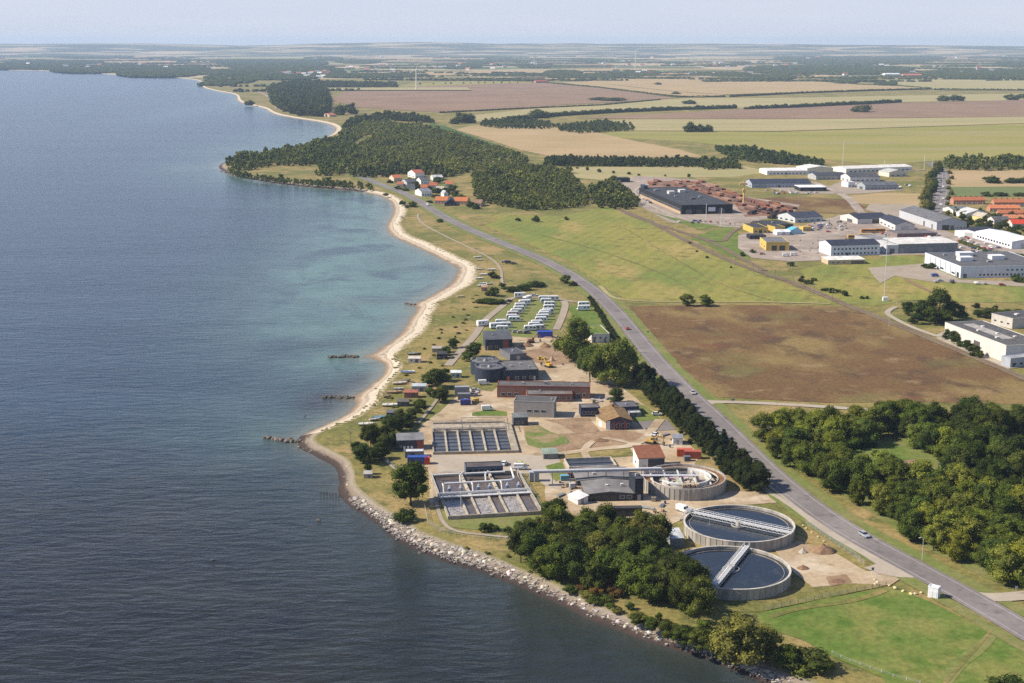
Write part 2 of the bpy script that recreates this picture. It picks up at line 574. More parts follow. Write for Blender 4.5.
G_MOOR = ground('heath', (0.150, 0.088, 0.038), ((0.22, 0.155, 0.06), 0.016, .48, .60, (1.1, .7), .5), ((0.105, 0.064, 0.034), 0.035, .52, .64, (1.2, .8), .3), ((0.25, 0.17, 0.085), 0.06, .58, .74), ((0.17, 0.065, 0.035), 0.03, .63, .75, (.8, 1.5)), ((0.15, 0.13, 0.045), 0.022, .57, .72), fine=.4, bumpy=.4)
G_STUB = ground('stubble', (0.40, 0.29, 0.155), ((0.34, 0.25, 0.125), 0.006, .4, .65), ((0.30, 0.245, 0.10), 0.015, .55, .75, (.4, 2)), fine=.1, stripes=(14, 1.45, .05))
G_STUB2 = ground('pale_stubble', (0.36, 0.30, 0.15), ((0.29, 0.265, 0.115), 0.006, .4, .65, (.4, 2)), fine=.1, stripes=(16, 1.5, .05))
G_PLOUGH = ground('ploughed_soil', (0.255, 0.165, 0.105), ((0.215, 0.14, 0.09), 0.005, .4, .65), ((0.29, 0.20, 0.125), 0.012, .55, .75), fine=.1, stripes=(12, 1.4, .05))
G_GREENF = ground('green_crop', (0.135, 0.165, 0.06), ((0.175, 0.18, 0.07), 0.006, .4, .65, (.5, 1.6)), fine=.1, stripes=(12, 1.4, .05))
G_GREENP = ground('young_trees', (0.075, 0.125, 0.03), ((0.05, 0.085, 0.024), 0.15, .45, .6), fine=.3)
G_PALEG = ground('pale_green_crop', (0.29, 0.25, 0.075), ((0.225, 0.22, 0.055), 0.005, .4, .62, (.4, 1.8)), ((0.29, 0.245, 0.115), 0.008, .5, .7, (.4, 1.6)), fine=.12, stripes=(15, 1.5, .05))
G_SAND = ground('yard_sand', (0.42, 0.325, 0.21), ((0.33, 0.245, 0.15), 0.05, .46, .60), ((0.50, 0.415, 0.30), 0.08, .52, .66), ((0.27, 0.20, 0.12), 0.15, .60, .70), fine=.25)
G_DIRT = ground('bare_soil', (0.27, 0.175, 0.105), ((0.33, 0.23, 0.14), 0.08, .4, .65), ((0.19, 0.125, 0.08), 0.15, .5, .75), fine=.3, bumpy=.4)
G_CONC = ground('concrete_paving', (0.40, 0.345, 0.27), ((0.34, 0.285, 0.22), 0.06, .42, .68), ((0.29, 0.245, 0.19), 0.2, .6, .8), fine=.12)
G_GRAV = ground('gravel', (0.34, 0.285, 0.22), ((0.29, 0.24, 0.18), 0.08, .4, .68), fine=.2)
G_PINKG = ground('yard_paving', (0.32, 0.26, 0.21), ((0.24, 0.19, 0.155), 0.03, .46, .6), ((0.40, 0.34, 0.28), 0.06, .5, .64), ((0.2, 0.18, 0.16), 0.13, .58, .7), fine=.25)
G_ASPH = ground('asphalt', (0.185, 0.165, 0.158), ((0.235, 0.21, 0.198), 0.03, .42, .68), ((0.14, 0.125, 0.12), 0.12, .55, .7), fine=.2)
G_RUST = ground('rusty_yard', (0.24, 0.13, 0.085), ((0.18, 0.10, 0.07), 0.05, .4, .65), ((0.32, 0.26, 0.21), 0.03, .5, .7), fine=.3)
G_RAIL = ground('track_ballast', (0.175, 0.125, 0.085), ((0.21, 0.165, 0.10), 0.06, .4, .7), fine=.35)
G_PAINT = ground('road_paint', (0.46, 0.43, 0.40), fine=.3)

# ------------------------------------------------------------------ land, beach, shore
FARY = 21000
poly = [Vector((-9000, FARY, ZL))] + inner + [Vector((900, 60, ZL)), Vector((15000, 60, ZL)), Vector((15000, FARY, ZL))]
o = link('ground', sheet_mesh('ground', poly, G_DRY)); o['kind'] = 'structure'

def shore_mat(name, sand):
    m = bpy.data.materials.new(name)
    nt, bs = nodes_of(m)
    t = attr(nt, 'across')
    v = coords(nt)
    n1 = noise_fac(nt, v, 0.12, 5, 0, 1)
    add = nt.nodes.new('ShaderNodeMath'); add.operation = 'MULTIPLY_ADD'
    nt.links.new(n1, add.inputs[0]); add.inputs[1].default_value = 0.34; nt.links.new(t, add.inputs[2])
    sub = nt.nodes.new('ShaderNodeMath'); sub.operation = 'SUBTRACT'
    nt.links.new(add.outputs[0], sub.inputs[0]); sub.inputs[1].default_value = 0.17
    cr = nt.nodes.new('ShaderNodeValToRGB')
    nt.links.new(sub.outputs[0], cr.inputs[0])
    if sand: stops = [(0.0, (0.20, 0.15, 0.10)), (0.14, (0.29, 0.215, 0.145)), (0.3, (0.50, 0.42, 0.315)), (0.40, (0.36, 0.285, 0.20)), (0.48, (0.58, 0.51, 0.395)), (0.78, (0.52, 0.45, 0.34)), (0.93, (0.33, 0.265, 0.14)), (1.0, (0.225, 0.195, 0.08))]
    else: stops = [(0.0, (0.045, 0.032, 0.028)), (0.34, (0.07, 0.05, 0.04)), (0.5, (0.22, 0.175, 0.13)), (0.8, (0.30, 0.25, 0.19)), (1.0, (0.2, 0.18, 0.085))]
    e = cr.color_ramp.elements
    while len(e) < len(stops): e.new(0.5)
    for k, (p, c) in enumerate(stops): e[k].position = p; e[k].color = (*c, 1)
    f = noise_fac(nt, v, 0.9, 6, .2, .8, .75)
    c = mixcol(nt, 0.35, cr.outputs[0], mixcol(nt, f, (0.02, 0.02, 0.02), (0.95, 0.92, 0.88)), 'OVERLAY')
    nt.links.new(c, bs.inputs['Base Color'])
    bump(nt, bs, f, .5, .5)
    bs.inputs['Roughness'].default_value = .9
    bs.inputs['Specular IOR Level'].default_value = .2
    return m
SANDM, ROCKM = shore_mat('beach_sand', True), shore_mat('shore_pebbles', False)
def strip(name, i0, i1, mat):
    v, f, at = [], [], []
    K = 9
    for i in range(i0, i1 + 1):
        n = norm_in(line, i, 6)
        a, b = line[i] - n * 3.0, inner[i]
        for k in range(K):
            t = k / (K - 1)
            p = a.lerp(b, t)
            z = -0.7 + (ZL + 0.7) * t + (0.18 * pnoise(Vector((p.x * .2, p.y * .2, 0))) if 0 < k < K - 1 else 0)
            v.append((p.x, p.y, z)); at.append(max(0, (t - 0.24) / 0.76))
    for i in range(i1 - i0):
        for k in range(K - 1):
            a = i * K + k
            f.append((a, a + K, a + K + 1, a + 1))
    me = bpy.data.meshes.new(name)
    me.from_pydata(v, [], f)
    if me.polygons and me.polygons[0].normal.z < 0: me.flip_normals()
    d = me.attributes.new('across', 'FLOAT', 'POINT'); d.data.foreach_set('value', at)
    me.materials.append(mat)
    o = link(name, me); o['kind'] = 'structure'
    return o
iend = max(i for i, y in enumerate(tpx) if y < 437)
istart = next(i for i, y in enumerate(tpx) if y > 86)
ip0 = next(i for i, y in enumerate(tpx) if y > 146)
ip1 = next(i for i, y in enumerate(tpx) if y > 191.5)
strip('beach', 0, ip0, SANDM)
strip('rocky_shore', ip0, ip1, ROCKM)
strip('beach', ip1, iend, SANDM)
strip('rocky_shore', iend, len(line) - 1, ROCKM)

# ------------------------------------------------------------------ the sea
def sea():
    rs = np.concatenate([np.geomspace(95, 3200, 300), np.geomspace(3300, 26000, 50)])
    an = np.radians(np.concatenate([np.linspace(-100, -32, 24)[:-1], np.linspace(-32, 24, 300), np.linspace(24, 100, 24)[1:]]))
    A, Rr = np.meshgrid(an, rs)
    X, Y = Rr * np.sin(A), Rr * np.cos(A)
    P = np.stack([X.ravel(), Y.ravel()], 1)
    seg = np.array([(p.x, p.y) for p in line[::3]])
    sel = seg
    d = np.full(len(P), 1e9)
    for a, b in zip(sel[:-1], sel[1:]):
        ab = b - a; L2 = (ab ** 2).sum() + 1e-9
        t = np.clip(((P - a) @ ab) / L2, 0, 1)
        dd = np.hypot(P[:, 0] - a[0] - t * ab[0], P[:, 1] - a[1] - t * ab[1])
        d = np.minimum(d, dd)
    def blob(px, py, rx, ry, k=1.0):
        c = G(px, py, 0); s = ppm(px, py, 0); sy = s * math.sin(depression(py))
        q = ((P[:, 0] - c.x) / (rx / s)) ** 2 + ((P[:, 1] - c.y) / (ry / sy)) ** 2
        return k * np.exp(-q)
    turq = np.exp(-d / 30) * 0.6
    turq += blob(365, 235, 75, 36, .95) + blob(410, 275, 70, 26, .75) + blob(330, 285, 85, 28, .55) + blob(310, 330, 80, 24, .5) + blob(340, 370, 50, 16, .5)
    turq += blob(240, 178, 60, 11, .28) + blob(330, 200, 60, 11, .6) + blob(180, 168, 40, 6, .3) + blob(300, 135, 50, 9, .5) + blob(250, 150, 60, 7, .45) + blob(200, 110, 30, 10, .3)
    turq += blob(215, 439, 70, 6, .26) + blob(150, 431, 50, 4, .16) + blob(255, 415, 70, 16, .2) + blob(235, 460, 60, 20, .10)
    # the bay near the bottom of the picture drops off at once
    near = 1 / (1 + np.exp((P[:, 1] - G(300, 450, 0).y) / 25))
    turq *= 1.06 * (1 - 0.72 * near)
    sand = np.exp(-d / 5.0) * (1 - near * .85) + blob(345, 302, 26, 6, .12) + blob(320, 330, 24, 5, .1)
    weed = blob(325, 395, 42, 20, 1.0) + blob(400, 335, 20, 5, .5) + blob(370, 300, 30, 5, .35) + blob(310, 345, 40, 5, .5) + blob(360, 385, 16, 14, .7) + blob(390, 260, 22, 10, .35) + blob(345, 340, 25, 6, .25) + blob(435, 268, 12, 10, .3) + blob(280, 350, 30, 8, .3) + blob(325, 440, 30, 8, .5)
    weed += near * np.exp(-d / 16) * .75
    n, mm = X.shape
    idx = np.arange(n * mm).reshape(n, mm)
    q = np.stack([idx[:-1, :-1], idx[:-1, 1:], idx[1:, 1:], idx[1:, :-1]], -1).reshape(-1, 4)
    V = np.concatenate([P, np.zeros((len(P), 1))], 1)
    m = bpy.data.materials.new('sea_water')
    nt, bs = nodes_of(m)
    me = np_mesh('sea', V, q[:, ::-1], m)
    if me.polygons[0].normal.z < 0: me.flip_normals()
    for nm, val in (('shallow', turq), ('sandy', sand), ('weed', weed), ('nearby', near)):
        a = me.attributes.new(nm, 'FLOAT', 'POINT'); a.data.foreach_set('value', np.clip(val, 0, 1).astype(np.float32))
    v = coords(nt)
    big = noise_fac(nt, v, 0.008, 5, .3, .7)
    mid = noise_fac(nt, v, 0.03, 5, .3, .7, .6)
    def mul(a, b, k=1.0, o=0.0):
        mr = nt.nodes.new('ShaderNodeMapRange'); mr.inputs[3].default_value = o; mr.inputs[4].default_value = k; nt.links.new(b, mr.inputs[0])
        x = nt.nodes.new('ShaderNodeMath'); x.operation = 'MULTIPLY'; x.use_clamp = True
        nt.links.new(a, x.inputs[0]); nt.links.new(mr.outputs[0], x.inputs[1])
        return x.outputs[0]
    nearw = attr(nt, 'nearby')
    streaks = noise_fac(nt, coords(nt, (.22, 1.6, 1), -.35), 0.012, 5, .40, .62, .6, .5)
    deep = mixcol(nt, streaks, mixcol(nt, big, (0.009, 0.021, 0.036), (0.014, 0.031, 0.050)), (0.022, 0.041, 0.062))
    deep = mixcol(nt, nearw, deep, mixcol(nt, mid, (0.009, 0.010, 0.009), (0.022, 0.021, 0.015)))
    c = mixcol(nt, mul(attr(nt, 'shallow'), mid, 1.35, .55), deep, (0.100, 0.180, 0.155))
    c = mixcol(nt, mul(attr(nt, 'weed'), mid, 1.5, .35), c, (0.020, 0.024, 0.024))
    pat = noise_fac(nt, coords(nt, (1, .6, 1), .2), 0.022, 6, .50, .62, .65, .8)
    c = mixcol(nt, mul(attr(nt, 'shallow'), pat, .7, 0), c, (0.020, 0.036, 0.046))
    c = mixcol(nt, mul(attr(nt, 'sandy'), mid, 1.1, .7), c, (0.21, 0.20, 0.145))
    nt.links.new(c, bs.inputs['Base Color'])
    bs.inputs['IOR'].default_value = 1.33
    bs.inputs['Specular IOR Level'].default_value = 0.42
    bs.inputs['Roughness'].default_value = 0.18
    w1 = noise_fac(nt, coords(nt, (.5, 1.5, 1), -0.95), 0.17, 4, 0, 1, .62, .4)
    w2 = noise_fac(nt, coords(nt, (.6, 1.3, 1), -0.6), 0.045, 3, 0, 1)
    b1 = nt.nodes.new('ShaderNodeBump'); b1.inputs['Strength'].default_value = .65; b1.inputs['Distance'].default_value = 1.1
    b2 = nt.nodes.new('ShaderNodeBump'); b2.inputs['Strength'].default_value = .5; b2.inputs['Distance'].default_value = 1.0
    nt.links.new(w1, b1.inputs['Height']); nt.links.new(w2, b2.inputs['Height'])
    nt.links.new(b1.outputs[0], b2.inputs['Normal'])
    nt.links.new(b2.outputs[0], bs.inputs['Normal'])
    o = link('sea', me); o['kind'] = 'structure'
sea()

# ------------------------------------------------------------------ far hills
def hills():
    nx, ny = 220, 26
    xs = np.linspace(-14500, 14500, nx); ys = np.linspace(16500, 20800, ny)
    X, Y = np.meshgrid(xs, ys)
    Z = np.zeros_like(X)
    for i in range(ny):
        for j in range(nx):
            t = (Y[i, j] - 16500) / 4300
            ridge = 105 * min(1, t * 1.5) + 72 * t * (0.62 + 0.75 * pnoise(Vector((X[i, j] / 2600, Y[i, j] / 5200, 2)))) + 16 * pnoise(Vector((X[i, j] / 600, Y[i, j] / 1500, 4))) * t
            Z[i, j] = (ZL - 2 + ridge * (1.0 - 0.24 * max(0, min(1, (X[i, j] - 2500) / 4500)))) if t > 0 else ZL - 3
    V = np.stack([X.ravel(), Y.ravel(), Z.ravel()], 1)
    idx = np.arange(nx * ny).reshape(ny, nx)
    q = np.stack([idx[:-1, :-1], idx[:-1, 1:], idx[1:, 1:], idx[1:, :-1]], -1).reshape(-1, 4)
    m = ground('far_hills', (0.30, 0.25, 0.13), ((0.06, 0.07, 0.04), 0.0011, .44, .50, (.5, 1.5)), ((0.45, 0.35, 0.22), 0.0014, .54, .58, (.6, 1.4)), ((0.05, 0.06, 0.035), 0.003, .53, .58, (.4, 1)), fine=0)
    o = link('hills', np_mesh('hills', V, q, m)); o['kind'] = 'structure'
hills()

# ------------------------------------------------------------------ the air: one even volume round everything
hz = MB().box(-16500, 16500, -600, 22500, -2.0, 236)
hm_ = bpy.data.materials.new('haze_air')
hm_.use_nodes = True
hnt = hm_.node_tree
hnt.nodes.remove(hnt.nodes['Principled BSDF'])
pv = hnt.nodes.new('ShaderNodeVolumePrincipled')
pv.inputs['Color'].default_value = (0.58, 0.76, 1.0, 1)
pv.inputs['Density'].default_value = 0.000045
pv.inputs['Anisotropy'].default_value = 0.1
hnt.links.new(pv.outputs[0], hnt.nodes['Material Output'].inputs['Volume'])
o = link('haze', hz.mesh('haze', hm_)); o['kind'] = 'stuff'

# ------------------------------------------------------------------ the far patchwork of fields
def patchwork():
    m = bpy.data.materials.new('field_patchwork')
    nt, bs = nodes_of(m)
    v = coords(nt, (1, .62, 1), .12)
    vo = nt.nodes.new('ShaderNodeTexVoronoi'); vo.distance = 'MANHATTAN'; vo.inputs['Scale'].default_value = 1 / 620
    nt.links.new(v, vo.inputs['Vector'])
    sx = nt.nodes.new('ShaderNodeSeparateColor'); nt.links.new(vo.outputs['Color'], sx.inputs[0])
    cr = nt.nodes.new('ShaderNodeValToRGB'); cr.color_ramp.interpolation = 'CONSTANT'
    st = [(0, (.42, .31, .17)), (.2, (.20, .21, .08)), (.32, (.46, .35, .21)), (.5, (.27, .18, .12)), (.6, (.38, .32, .17)), (.76, (.12, .17, .06)), (.84, (.44, .35, .20)), (.95, (.17, .17, .07))]
    e = cr.color_ramp.elements
    while len(e) < len(st): e.new(.5)
    for k, (q, c) in enumerate(st): e[k].position = q; e[k].color = (*c, 1)
    nt.links.new(sx.outputs[0], cr.inputs[0])
    c = mixcol(nt, noise_fac(nt, v, .006, 4, .3, .7), cr.outputs[0], mixcol(nt, 1.0, cr.outputs[0], (.8, .82, .8), 'MULTIPLY'))
    nt.links.new(c, bs.inputs['Base Color']); bs.inputs['Roughness'].default_value = .95; bs.inputs['Specular IOR Level'].default_value = .1
    pts = [p for p, y in zip(inner, tpx + [999] * 9) if y < 79.5]
    pts = [Vector((-9000, 17200, 0))] + pts + [Vector((15000, pts[-1].y, 0)), Vector((15000, 17200, 0))]
    pts = [Vector((p.x, p.y, ZL + .18)) for p in pts]
    o = link('farmland', sheet_mesh('farmland', pts, m)); o['kind'] = 'structure'
patchwork()
# ------------------------------------------------------------------ fields
# name, outline in the photograph, material, layer
FIELDS = [
 ('field', [(330, 100), (345, 92), (378, 88.5), (417, 86.5), (543, 82), (600, 88), (640, 93), (676, 98), (625, 102), (560, 105), (520, 109), (442, 112.5), (395, 110), (355, 107)], G_PLOUGH, 2),
 ('field', [(420, 83.5), (470, 81), (540, 80), (548, 82), (417, 86.5), (380, 88)], G_PALEG, 2),
 ('field', [(255, 84), (290, 81.5), (335, 80.5), (412, 82.5), (380, 87), (330, 87)], G_GREENF, 2),
 ('field', [(455, 117), (560, 106), (626, 102.5), (691, 98), (780, 98), (1100, 92), (1100, 99), (905, 102), (800, 107.5), (735, 108), (560, 115), (470, 122)], G_STUB2, 1),
 ('field', [(575, 118), (735, 110), (905, 103), (1100, 98), (1100, 116), (900, 118), (780, 119), (640, 119)], G_PLOUGH, 2),
 ('field', [(600, 121), (640, 119.5), (780, 119.5), (900, 118.5), (1100, 116), (1100, 121), (780, 131.5), (630, 131)], G_STUB2, 3),
 ('field', [(580, 134), (630, 131), (780, 132), (1100, 121), (1100, 158), (945, 160), (880, 165), (830, 160), (765, 150), (690, 142), (620, 138)], G_PALEG, 4),
 ('field', [(456, 130), (470, 126), (545, 123), (590, 131), (625, 139), (680, 150), (705, 157), (560, 158.5), (520, 150), (490, 140)], G_STUB, 5),
 ('field', [(585, 82), (630, 76.5), (700, 77), (760, 80), (800, 81), (870, 85), (935, 89), (880, 90), (800, 92.5), (725, 95), (677, 92)], G_STUB, 6),
 ('field', [(885, 80), (1100, 79), (1100, 91), (945, 90.5), (870, 84.5)], G_STUB2, 5),
 ('field', [(560, 83), (585, 82), (637, 88), (677, 92.3), (725, 95.3), (700, 98), (640, 92.5), (600, 88)], G_STUB, 7),
 ('field', [(545, 70), (620, 68), (740, 70), (700, 76.5), (630, 76), (585, 81), (545, 79)], G_STUB, 6),
 ('field', [(600, 71), (700, 69.5), (735, 72), (640, 74.5)], G_GREENF, 8),
 ('field', [(380, 56.5), (470, 55), (500, 60), (430, 63), (360, 61)], G_STUB, 3),
 ('field', [(380, 62), (480, 60), (600, 57.5), (640, 60), (560, 65), (480, 66.5), (400, 65.5)], G_GREENF, 3),
 ('field', [(340, 76), (430, 72), (520, 72.5), (545, 76), (450, 78), (380, 80)], G_STUB, 4),
 ('field', [(102, 62), (130, 55), (175, 54.5), (186, 60), (150, 65), (108, 65.5)], G_STUB, 3),
 ('field', [(470, 155), (510, 150), (545, 158), (570, 165), (548, 172), (500, 166)], G_DRY, 3),
 ('young_planting', [(428, 123), (446, 127), (478, 139), (516, 152), (512, 156), (500, 154), (466, 143), (440, 133)], G_GREENP, 6),
 # the plain between the coast road and the railway
 ('meadow', [(478, 214), (560, 216), (612, 206), (640, 219), (690, 244), (732, 263), (800, 290), (838, 303), (700, 302), (628, 300), (604, 286), (570, 262), (520, 240), (486, 226)], G_MEADOW, 1),
 ('meadow', [(550, 168), (640, 166), (745, 166), (770, 172), (735, 177), (640, 178), (600, 180), (560, 176)], G_STUB2, 2),
 ('meadow', [(745, 200), (790, 196), (850, 200), (880, 212), (835, 214), (790, 212), (755, 210)], G_MOOR, 2),
 ('sand_pit', [(850, 196), (880, 193), (925, 194), (918, 206), (880, 205), (852, 203)], G_STUB, 3),
 ('heath', [(629, 306.5), (700, 305), (790, 305.5), (846, 307), (880, 317), (930, 336), (985, 360), (1040, 384), (1040, 404), (985, 404), (900, 402), (830, 403), (760, 399.5), (706, 397), (692, 389), (672, 366), (650, 340), (636, 318)], G_MOOR, 2),
 ('meadow', [(724, 408), (760, 405), (800, 406), (792, 420), (765, 434), (756, 428), (738, 418)], G_DRY, 2),
 ('lawn', [(756, 614), (810, 603), (884, 588), (905, 592), (932, 603), (985, 630), (1060, 668), (1060, 740), (930, 720), (880, 678), (838, 660), (800, 640), (765, 628)], G_LAWN, 3),
 ('lawn', [(945, 664), (990, 634), (998, 638), (964, 672), (940, 700)], G_VERGE, 4),
 ('meadow', [(690, 580), (790, 592), (815, 584), (884, 578), (895, 584), (760, 612), (720, 612)], G_DRY, 3),
 ('meadow', [(800, 270), (850, 258), (925, 262), (960, 280), (1040, 284), (1040, 302), (960, 303), (905, 300), (880, 306), (846, 304), (815, 288)], G_MEADOW, 2),
 ('meadow', [(690, 238), (730, 225), (745, 240), (750, 262), (735, 258)], G_LAWN, 2),
 ('lawn', [(884, 252), (940, 249), (965, 262), (930, 268), (880, 267)], G_MEADOW, 3),
 ('meadow', [(650, 212), (700, 230), (720, 226), (690, 222)], G_LAWN, 3),
 ('field', [(950, 171), (1100, 168), (1100, 186), (985, 187), (948, 187)], G_STUB, 3),
 ('meadow', [(945, 187), (1100, 187), (1100, 196), (940, 197)], G_GREENF, 4),
 ('grove_floor', [(754, 434), (790, 428), (900, 421), (1060, 424), (1060, 600), (985, 579), (955, 563), (911, 541), (877, 516), (836, 491), (800, 471), (770, 453)], G_VERGE, 2),
 ('clearing', [(845, 449), (893, 444), (915, 455), (942, 475), (928, 484), (895, 472), (850, 457)], G_LAWN, 3),
 ('clearing', [(1000, 440), (1060, 440), (1060, 458), (1000, 455)], G_LAWN, 3),
 ('bare_patch', [(892, 462), (915, 460), (940, 478), (930, 484)], G_DIRT, 4),
]
for nm, pts, mt, ly in FIELDS:
    far = pts[0][1] < 130
    sheet(nm, pts, mt, layer=ly, amp=(1.5 if far else 1.2), step=(30 if far else 6), zoff=(0.25 if far else 0.05))

# yards, sand and soil of the treatment works
YARDS = [
 ('yard', [(408, 450), (421, 425), (440, 412), (452, 400), (468, 388), (492, 392), (500, 384), (512, 371), (520, 352), (508, 336), (530, 338), (556, 336), (580, 352), (590, 364), (612, 382), (632, 394), (640, 402), (655, 412), (668, 424), (682, 436), (700, 455), (690, 472), (690, 500), (640, 520), (600, 520), (560, 512), (545, 500), (545, 476), (526, 460), (470, 470), (436, 478), (440, 500), (430, 508), (428, 470), (412, 466)], G_SAND, 1),
 ('yard', [(430, 455), (480, 456), (528, 455), (560, 458), (575, 480), (560, 490), (545, 486), (530, 474), (440, 472)], G_CONC, 2),
 ('yard', [(646, 494), (700, 498), (716, 492), (772, 491), (796, 497), (775, 503), (735, 506), (700, 512), (668, 526), (655, 525), (640, 517)], G_SAND, 2),
 ('soil', [(520, 352), (555, 346), (590, 350), (588, 362), (555, 365), (530, 362)], G_DIRT, 2),
 ('soil', [(560, 434), (620, 430), (655, 436), (660, 446), (610, 449), (555, 452), (540, 450)], G_DIRT, 2),
 ('lawn', [(523, 428), (536, 424), (550, 432), (566, 437), (570, 443), (540, 449), (528, 445)], G_MIXL, 3),
 ('soil', [(545, 420), (590, 418), (600, 432), (575, 434), (560, 424)], G_DIRT, 3),
 ('lawn', [(472, 413), (490, 410), (506, 412), (507, 416), (472, 416)], G_LAWN, 3),
 ('lawn', [(545, 466), (562, 462), (568, 476), (556, 482)], G_LAWN, 3),
 ('meadow', [(556, 452), (630, 448), (634, 456), (560, 462)], G_DRY, 3),
 ('lawn', [(436, 508), (450, 502), (452, 520), (545, 515), (565, 524), (545, 534), (480, 530), (440, 526)], G_VERGE, 2),
 ('meadow', [(606, 420), (628, 400), (646, 406), (668, 424), (640, 424), (622, 417)], G_VERGE, 2),
 ('yard', [(636, 422), (668, 420), (676, 430), (648, 432)], G_ASPH, 3),
 ('sand', [(772, 548), (800, 542), (832, 552), (866, 572), (892, 571), (906, 575), (890, 586), (850, 584), (812, 588), (795, 574)], G_SAND, 4),
 ('soil', [(826, 578), (846, 575), (852, 583), (830, 587)], G_DIRT, 5),
 ('caravan_lawn', [(470, 352), (482, 334), (500, 310), (512, 303), (540, 299), (562, 300), (558, 318), (552, 330), (540, 338), (500, 336)], G_VERGE, 1),
 ('caravan_lawn', [(570, 306), (588, 304), (600, 318), (612, 334), (590, 334), (572, 322)], G_LAWN, 1),
 ('yard', [(452, 224), (486, 214), (500, 220), (480, 226)], G_DRY, 2),
 # industrial estate
 ('yard', [(612, 180), (640, 176), (700, 180), (740, 196), (800, 205), (790, 216), (760, 220), (752, 228), (700, 226), (668, 222), (640, 206), (622, 194)], G_PINKG, 2),
 ('pipe_yard', [(655, 181), (700, 181), (740, 196), (795, 207), (788, 215), (745, 217), (735, 205), (690, 194), (640, 187)], G_RUST, 3),
 ('yard', [(738, 236), (760, 228), (800, 226), (838, 216), (860, 228), (842, 242), (832, 260), (790, 262), (752, 258), (738, 248)], G_PINKG, 4),
 ('yard', [(838, 215), (900, 214), (960, 236), (1040, 240), (1040, 256), (955, 254), (880, 256), (850, 240)], G_PINKG, 3),
 ('yard', [(760, 187), (830, 186), (850, 178), (890, 186), (905, 190), (860, 194), (800, 194)], G_GRAV, 4),
 ('yard', [(868, 268), (925, 264), (960, 280), (1040, 282), (1040, 288), (960, 283), (930, 282), (905, 278), (895, 276), (880, 284), (872, 274)], G_GRAV, 5),
 ('yard', [(870, 204), (918, 205), (925, 214), (900, 218), (865, 210)], G_GRAV, 5),
 ('yard', [(935, 336), (944, 332), (950, 342), (1010, 366), (1040, 360), (1040, 366), (1000, 370), (944, 345)], G_CONC, 4),
]
for nm, pts, mt, ly in YARDS:
    sheet(nm, pts, mt, layer=ly, amp=.7, step=4, zoff=0.05)

# ------------------------------------------------------------------ roads, tracks, railway
def road(name, pts, w, mat, z=0.30, n=2, step=6, jitter=0):
    wp = track(pts, n, step)
    return wp, ribbon(name, wp, -w / 2, w / 2, ZL + z, mat, jitter=jitter)
MAIN = [(352, 173), (361, 176.4), (377.5, 183.6), (405.6, 193.6), (422, 203), (438.5, 214), (462, 226.5), (490, 238.5), (518, 249.5), (546, 261.5), (565, 271.5), (580, 281), (594, 291), (608, 304), (624.5, 322), (641, 343), (656, 361), (672.5, 378.6), (691, 397), (710, 413.7),
        (729, 432.5), (747.5, 451), (772, 475), (813.5, 509), (855, 536), (891, 555.5), (921.5, 572), (954.5, 590), (992.6, 612), (1030, 634), (1110, 680), (1250, 760)]
mainw, _ = road('road', MAIN, 10.2, G_ASPH, .30)
inz = ZL + .31
near = [p for p in mainw]
for off, wd in ((-3.6, .16), (3.6, .16)):
    ribbon('road_marking', near, off - wd / 2, off + wd / 2, inz, G_PAINT)
# dashed centre line: one painted sheet
mb = MB(); acc = 0; on = True
fine = resample(mainw, 2.0)
for i in range(0, len(fine) - 4, 6):
    a, b = fine[i], fine[i + 2]
    if a.y > 1100: continue
    d = (b - a).normalized(); n = Vector((-d.y, d.x, 0)) * .09
    mb.add([(a + n).to_tuple()[:2] + (inz + .01,), (b + n).to_tuple()[:2] + (inz + .01,), (b - n).to_tuple()[:2] + (inz + .01,), (a - n).to_tuple()[:2] + (inz + .01,)], [(3, 2, 1, 0)])
o = link('road_marking', mb.mesh('road_marking', G_PAINT)); o['kind'] = 'structure'
for off, w in ((5.3, 10.0), (-10.0, -5.3)):
    ribbon('road_verge', mainw, off, w, ZL + .2, G_VERGE, jitter=1.0)
# lay-by beside the tanks, cycle lane, side roads
road('cycle_path', [(760, 487), (790, 505), (826, 533), (860, 552), (888, 570), (905, 578)], 2.2, G_CONC, .26)
road('lay_by', [(770, 484), (800, 506), (836, 532), (868, 552), (898, 570)], 4.5, G_CONC, .25)
road('side_road', [(694, 399), (706, 402.5), (738, 402.5), (794, 405.3), (850, 409), (900, 413)], 4.5, G_CONC, .27)
road('side_road', [(690, 392), (700, 402), (715, 403)], 6.0, G_CONC, .26)
road('side_road', [(968, 596), (1000, 599), (1060, 592)], 6, G_CONC, .26)
road('side_road', [(872, 566), (890, 573), (912, 574)], 7.5, G_CONC, .27)
road('farm_track', [(600, 286), (612, 299), (640, 301.5), (690, 302.5), (760, 302), (830, 304)], 2.6, G_STUB2, .24)
road('coast_path', [(419, 214), (417, 216.5), (422, 224), (438.5, 233), (462, 244.4), (480.6, 253), (494.7, 261), (501.7, 270), (501.7, 282), (504, 290)], 2.0, G_GRAV, .22)
road('camp_road', [(448, 366), (460, 352), (473, 338), (479, 329.5), (485, 320), (497, 310.5), (507, 302.5), (509, 298.5), (524, 297.5), (545, 297.6), (560, 298.8), (566, 303), (564, 312), (560, 322), (556, 330)], 4.2, G_GRAV, .22)
road('camp_road', [(566, 300.5), (575, 302.6), (584, 302.6), (598, 301)], 3.0, G_GRAV, .23)
road('yard_road', [(436, 474), (434, 490), (440, 520), (452, 532), (490, 536), (540, 541)], 1.4, G_GRAV, .22)
road('footpath', [(384, 460), (398, 472), (412, 486)], 1.2, G_GRAV, .24)
road('footpath', [(440, 396), (428, 412), (418, 424)], 1.5, G_GRAV, .24)
road('track', [(896, 307), (888, 311), (887, 314.5), (897, 320.5), (915, 329), (938, 337)], 3.4, G_CONC, .30)
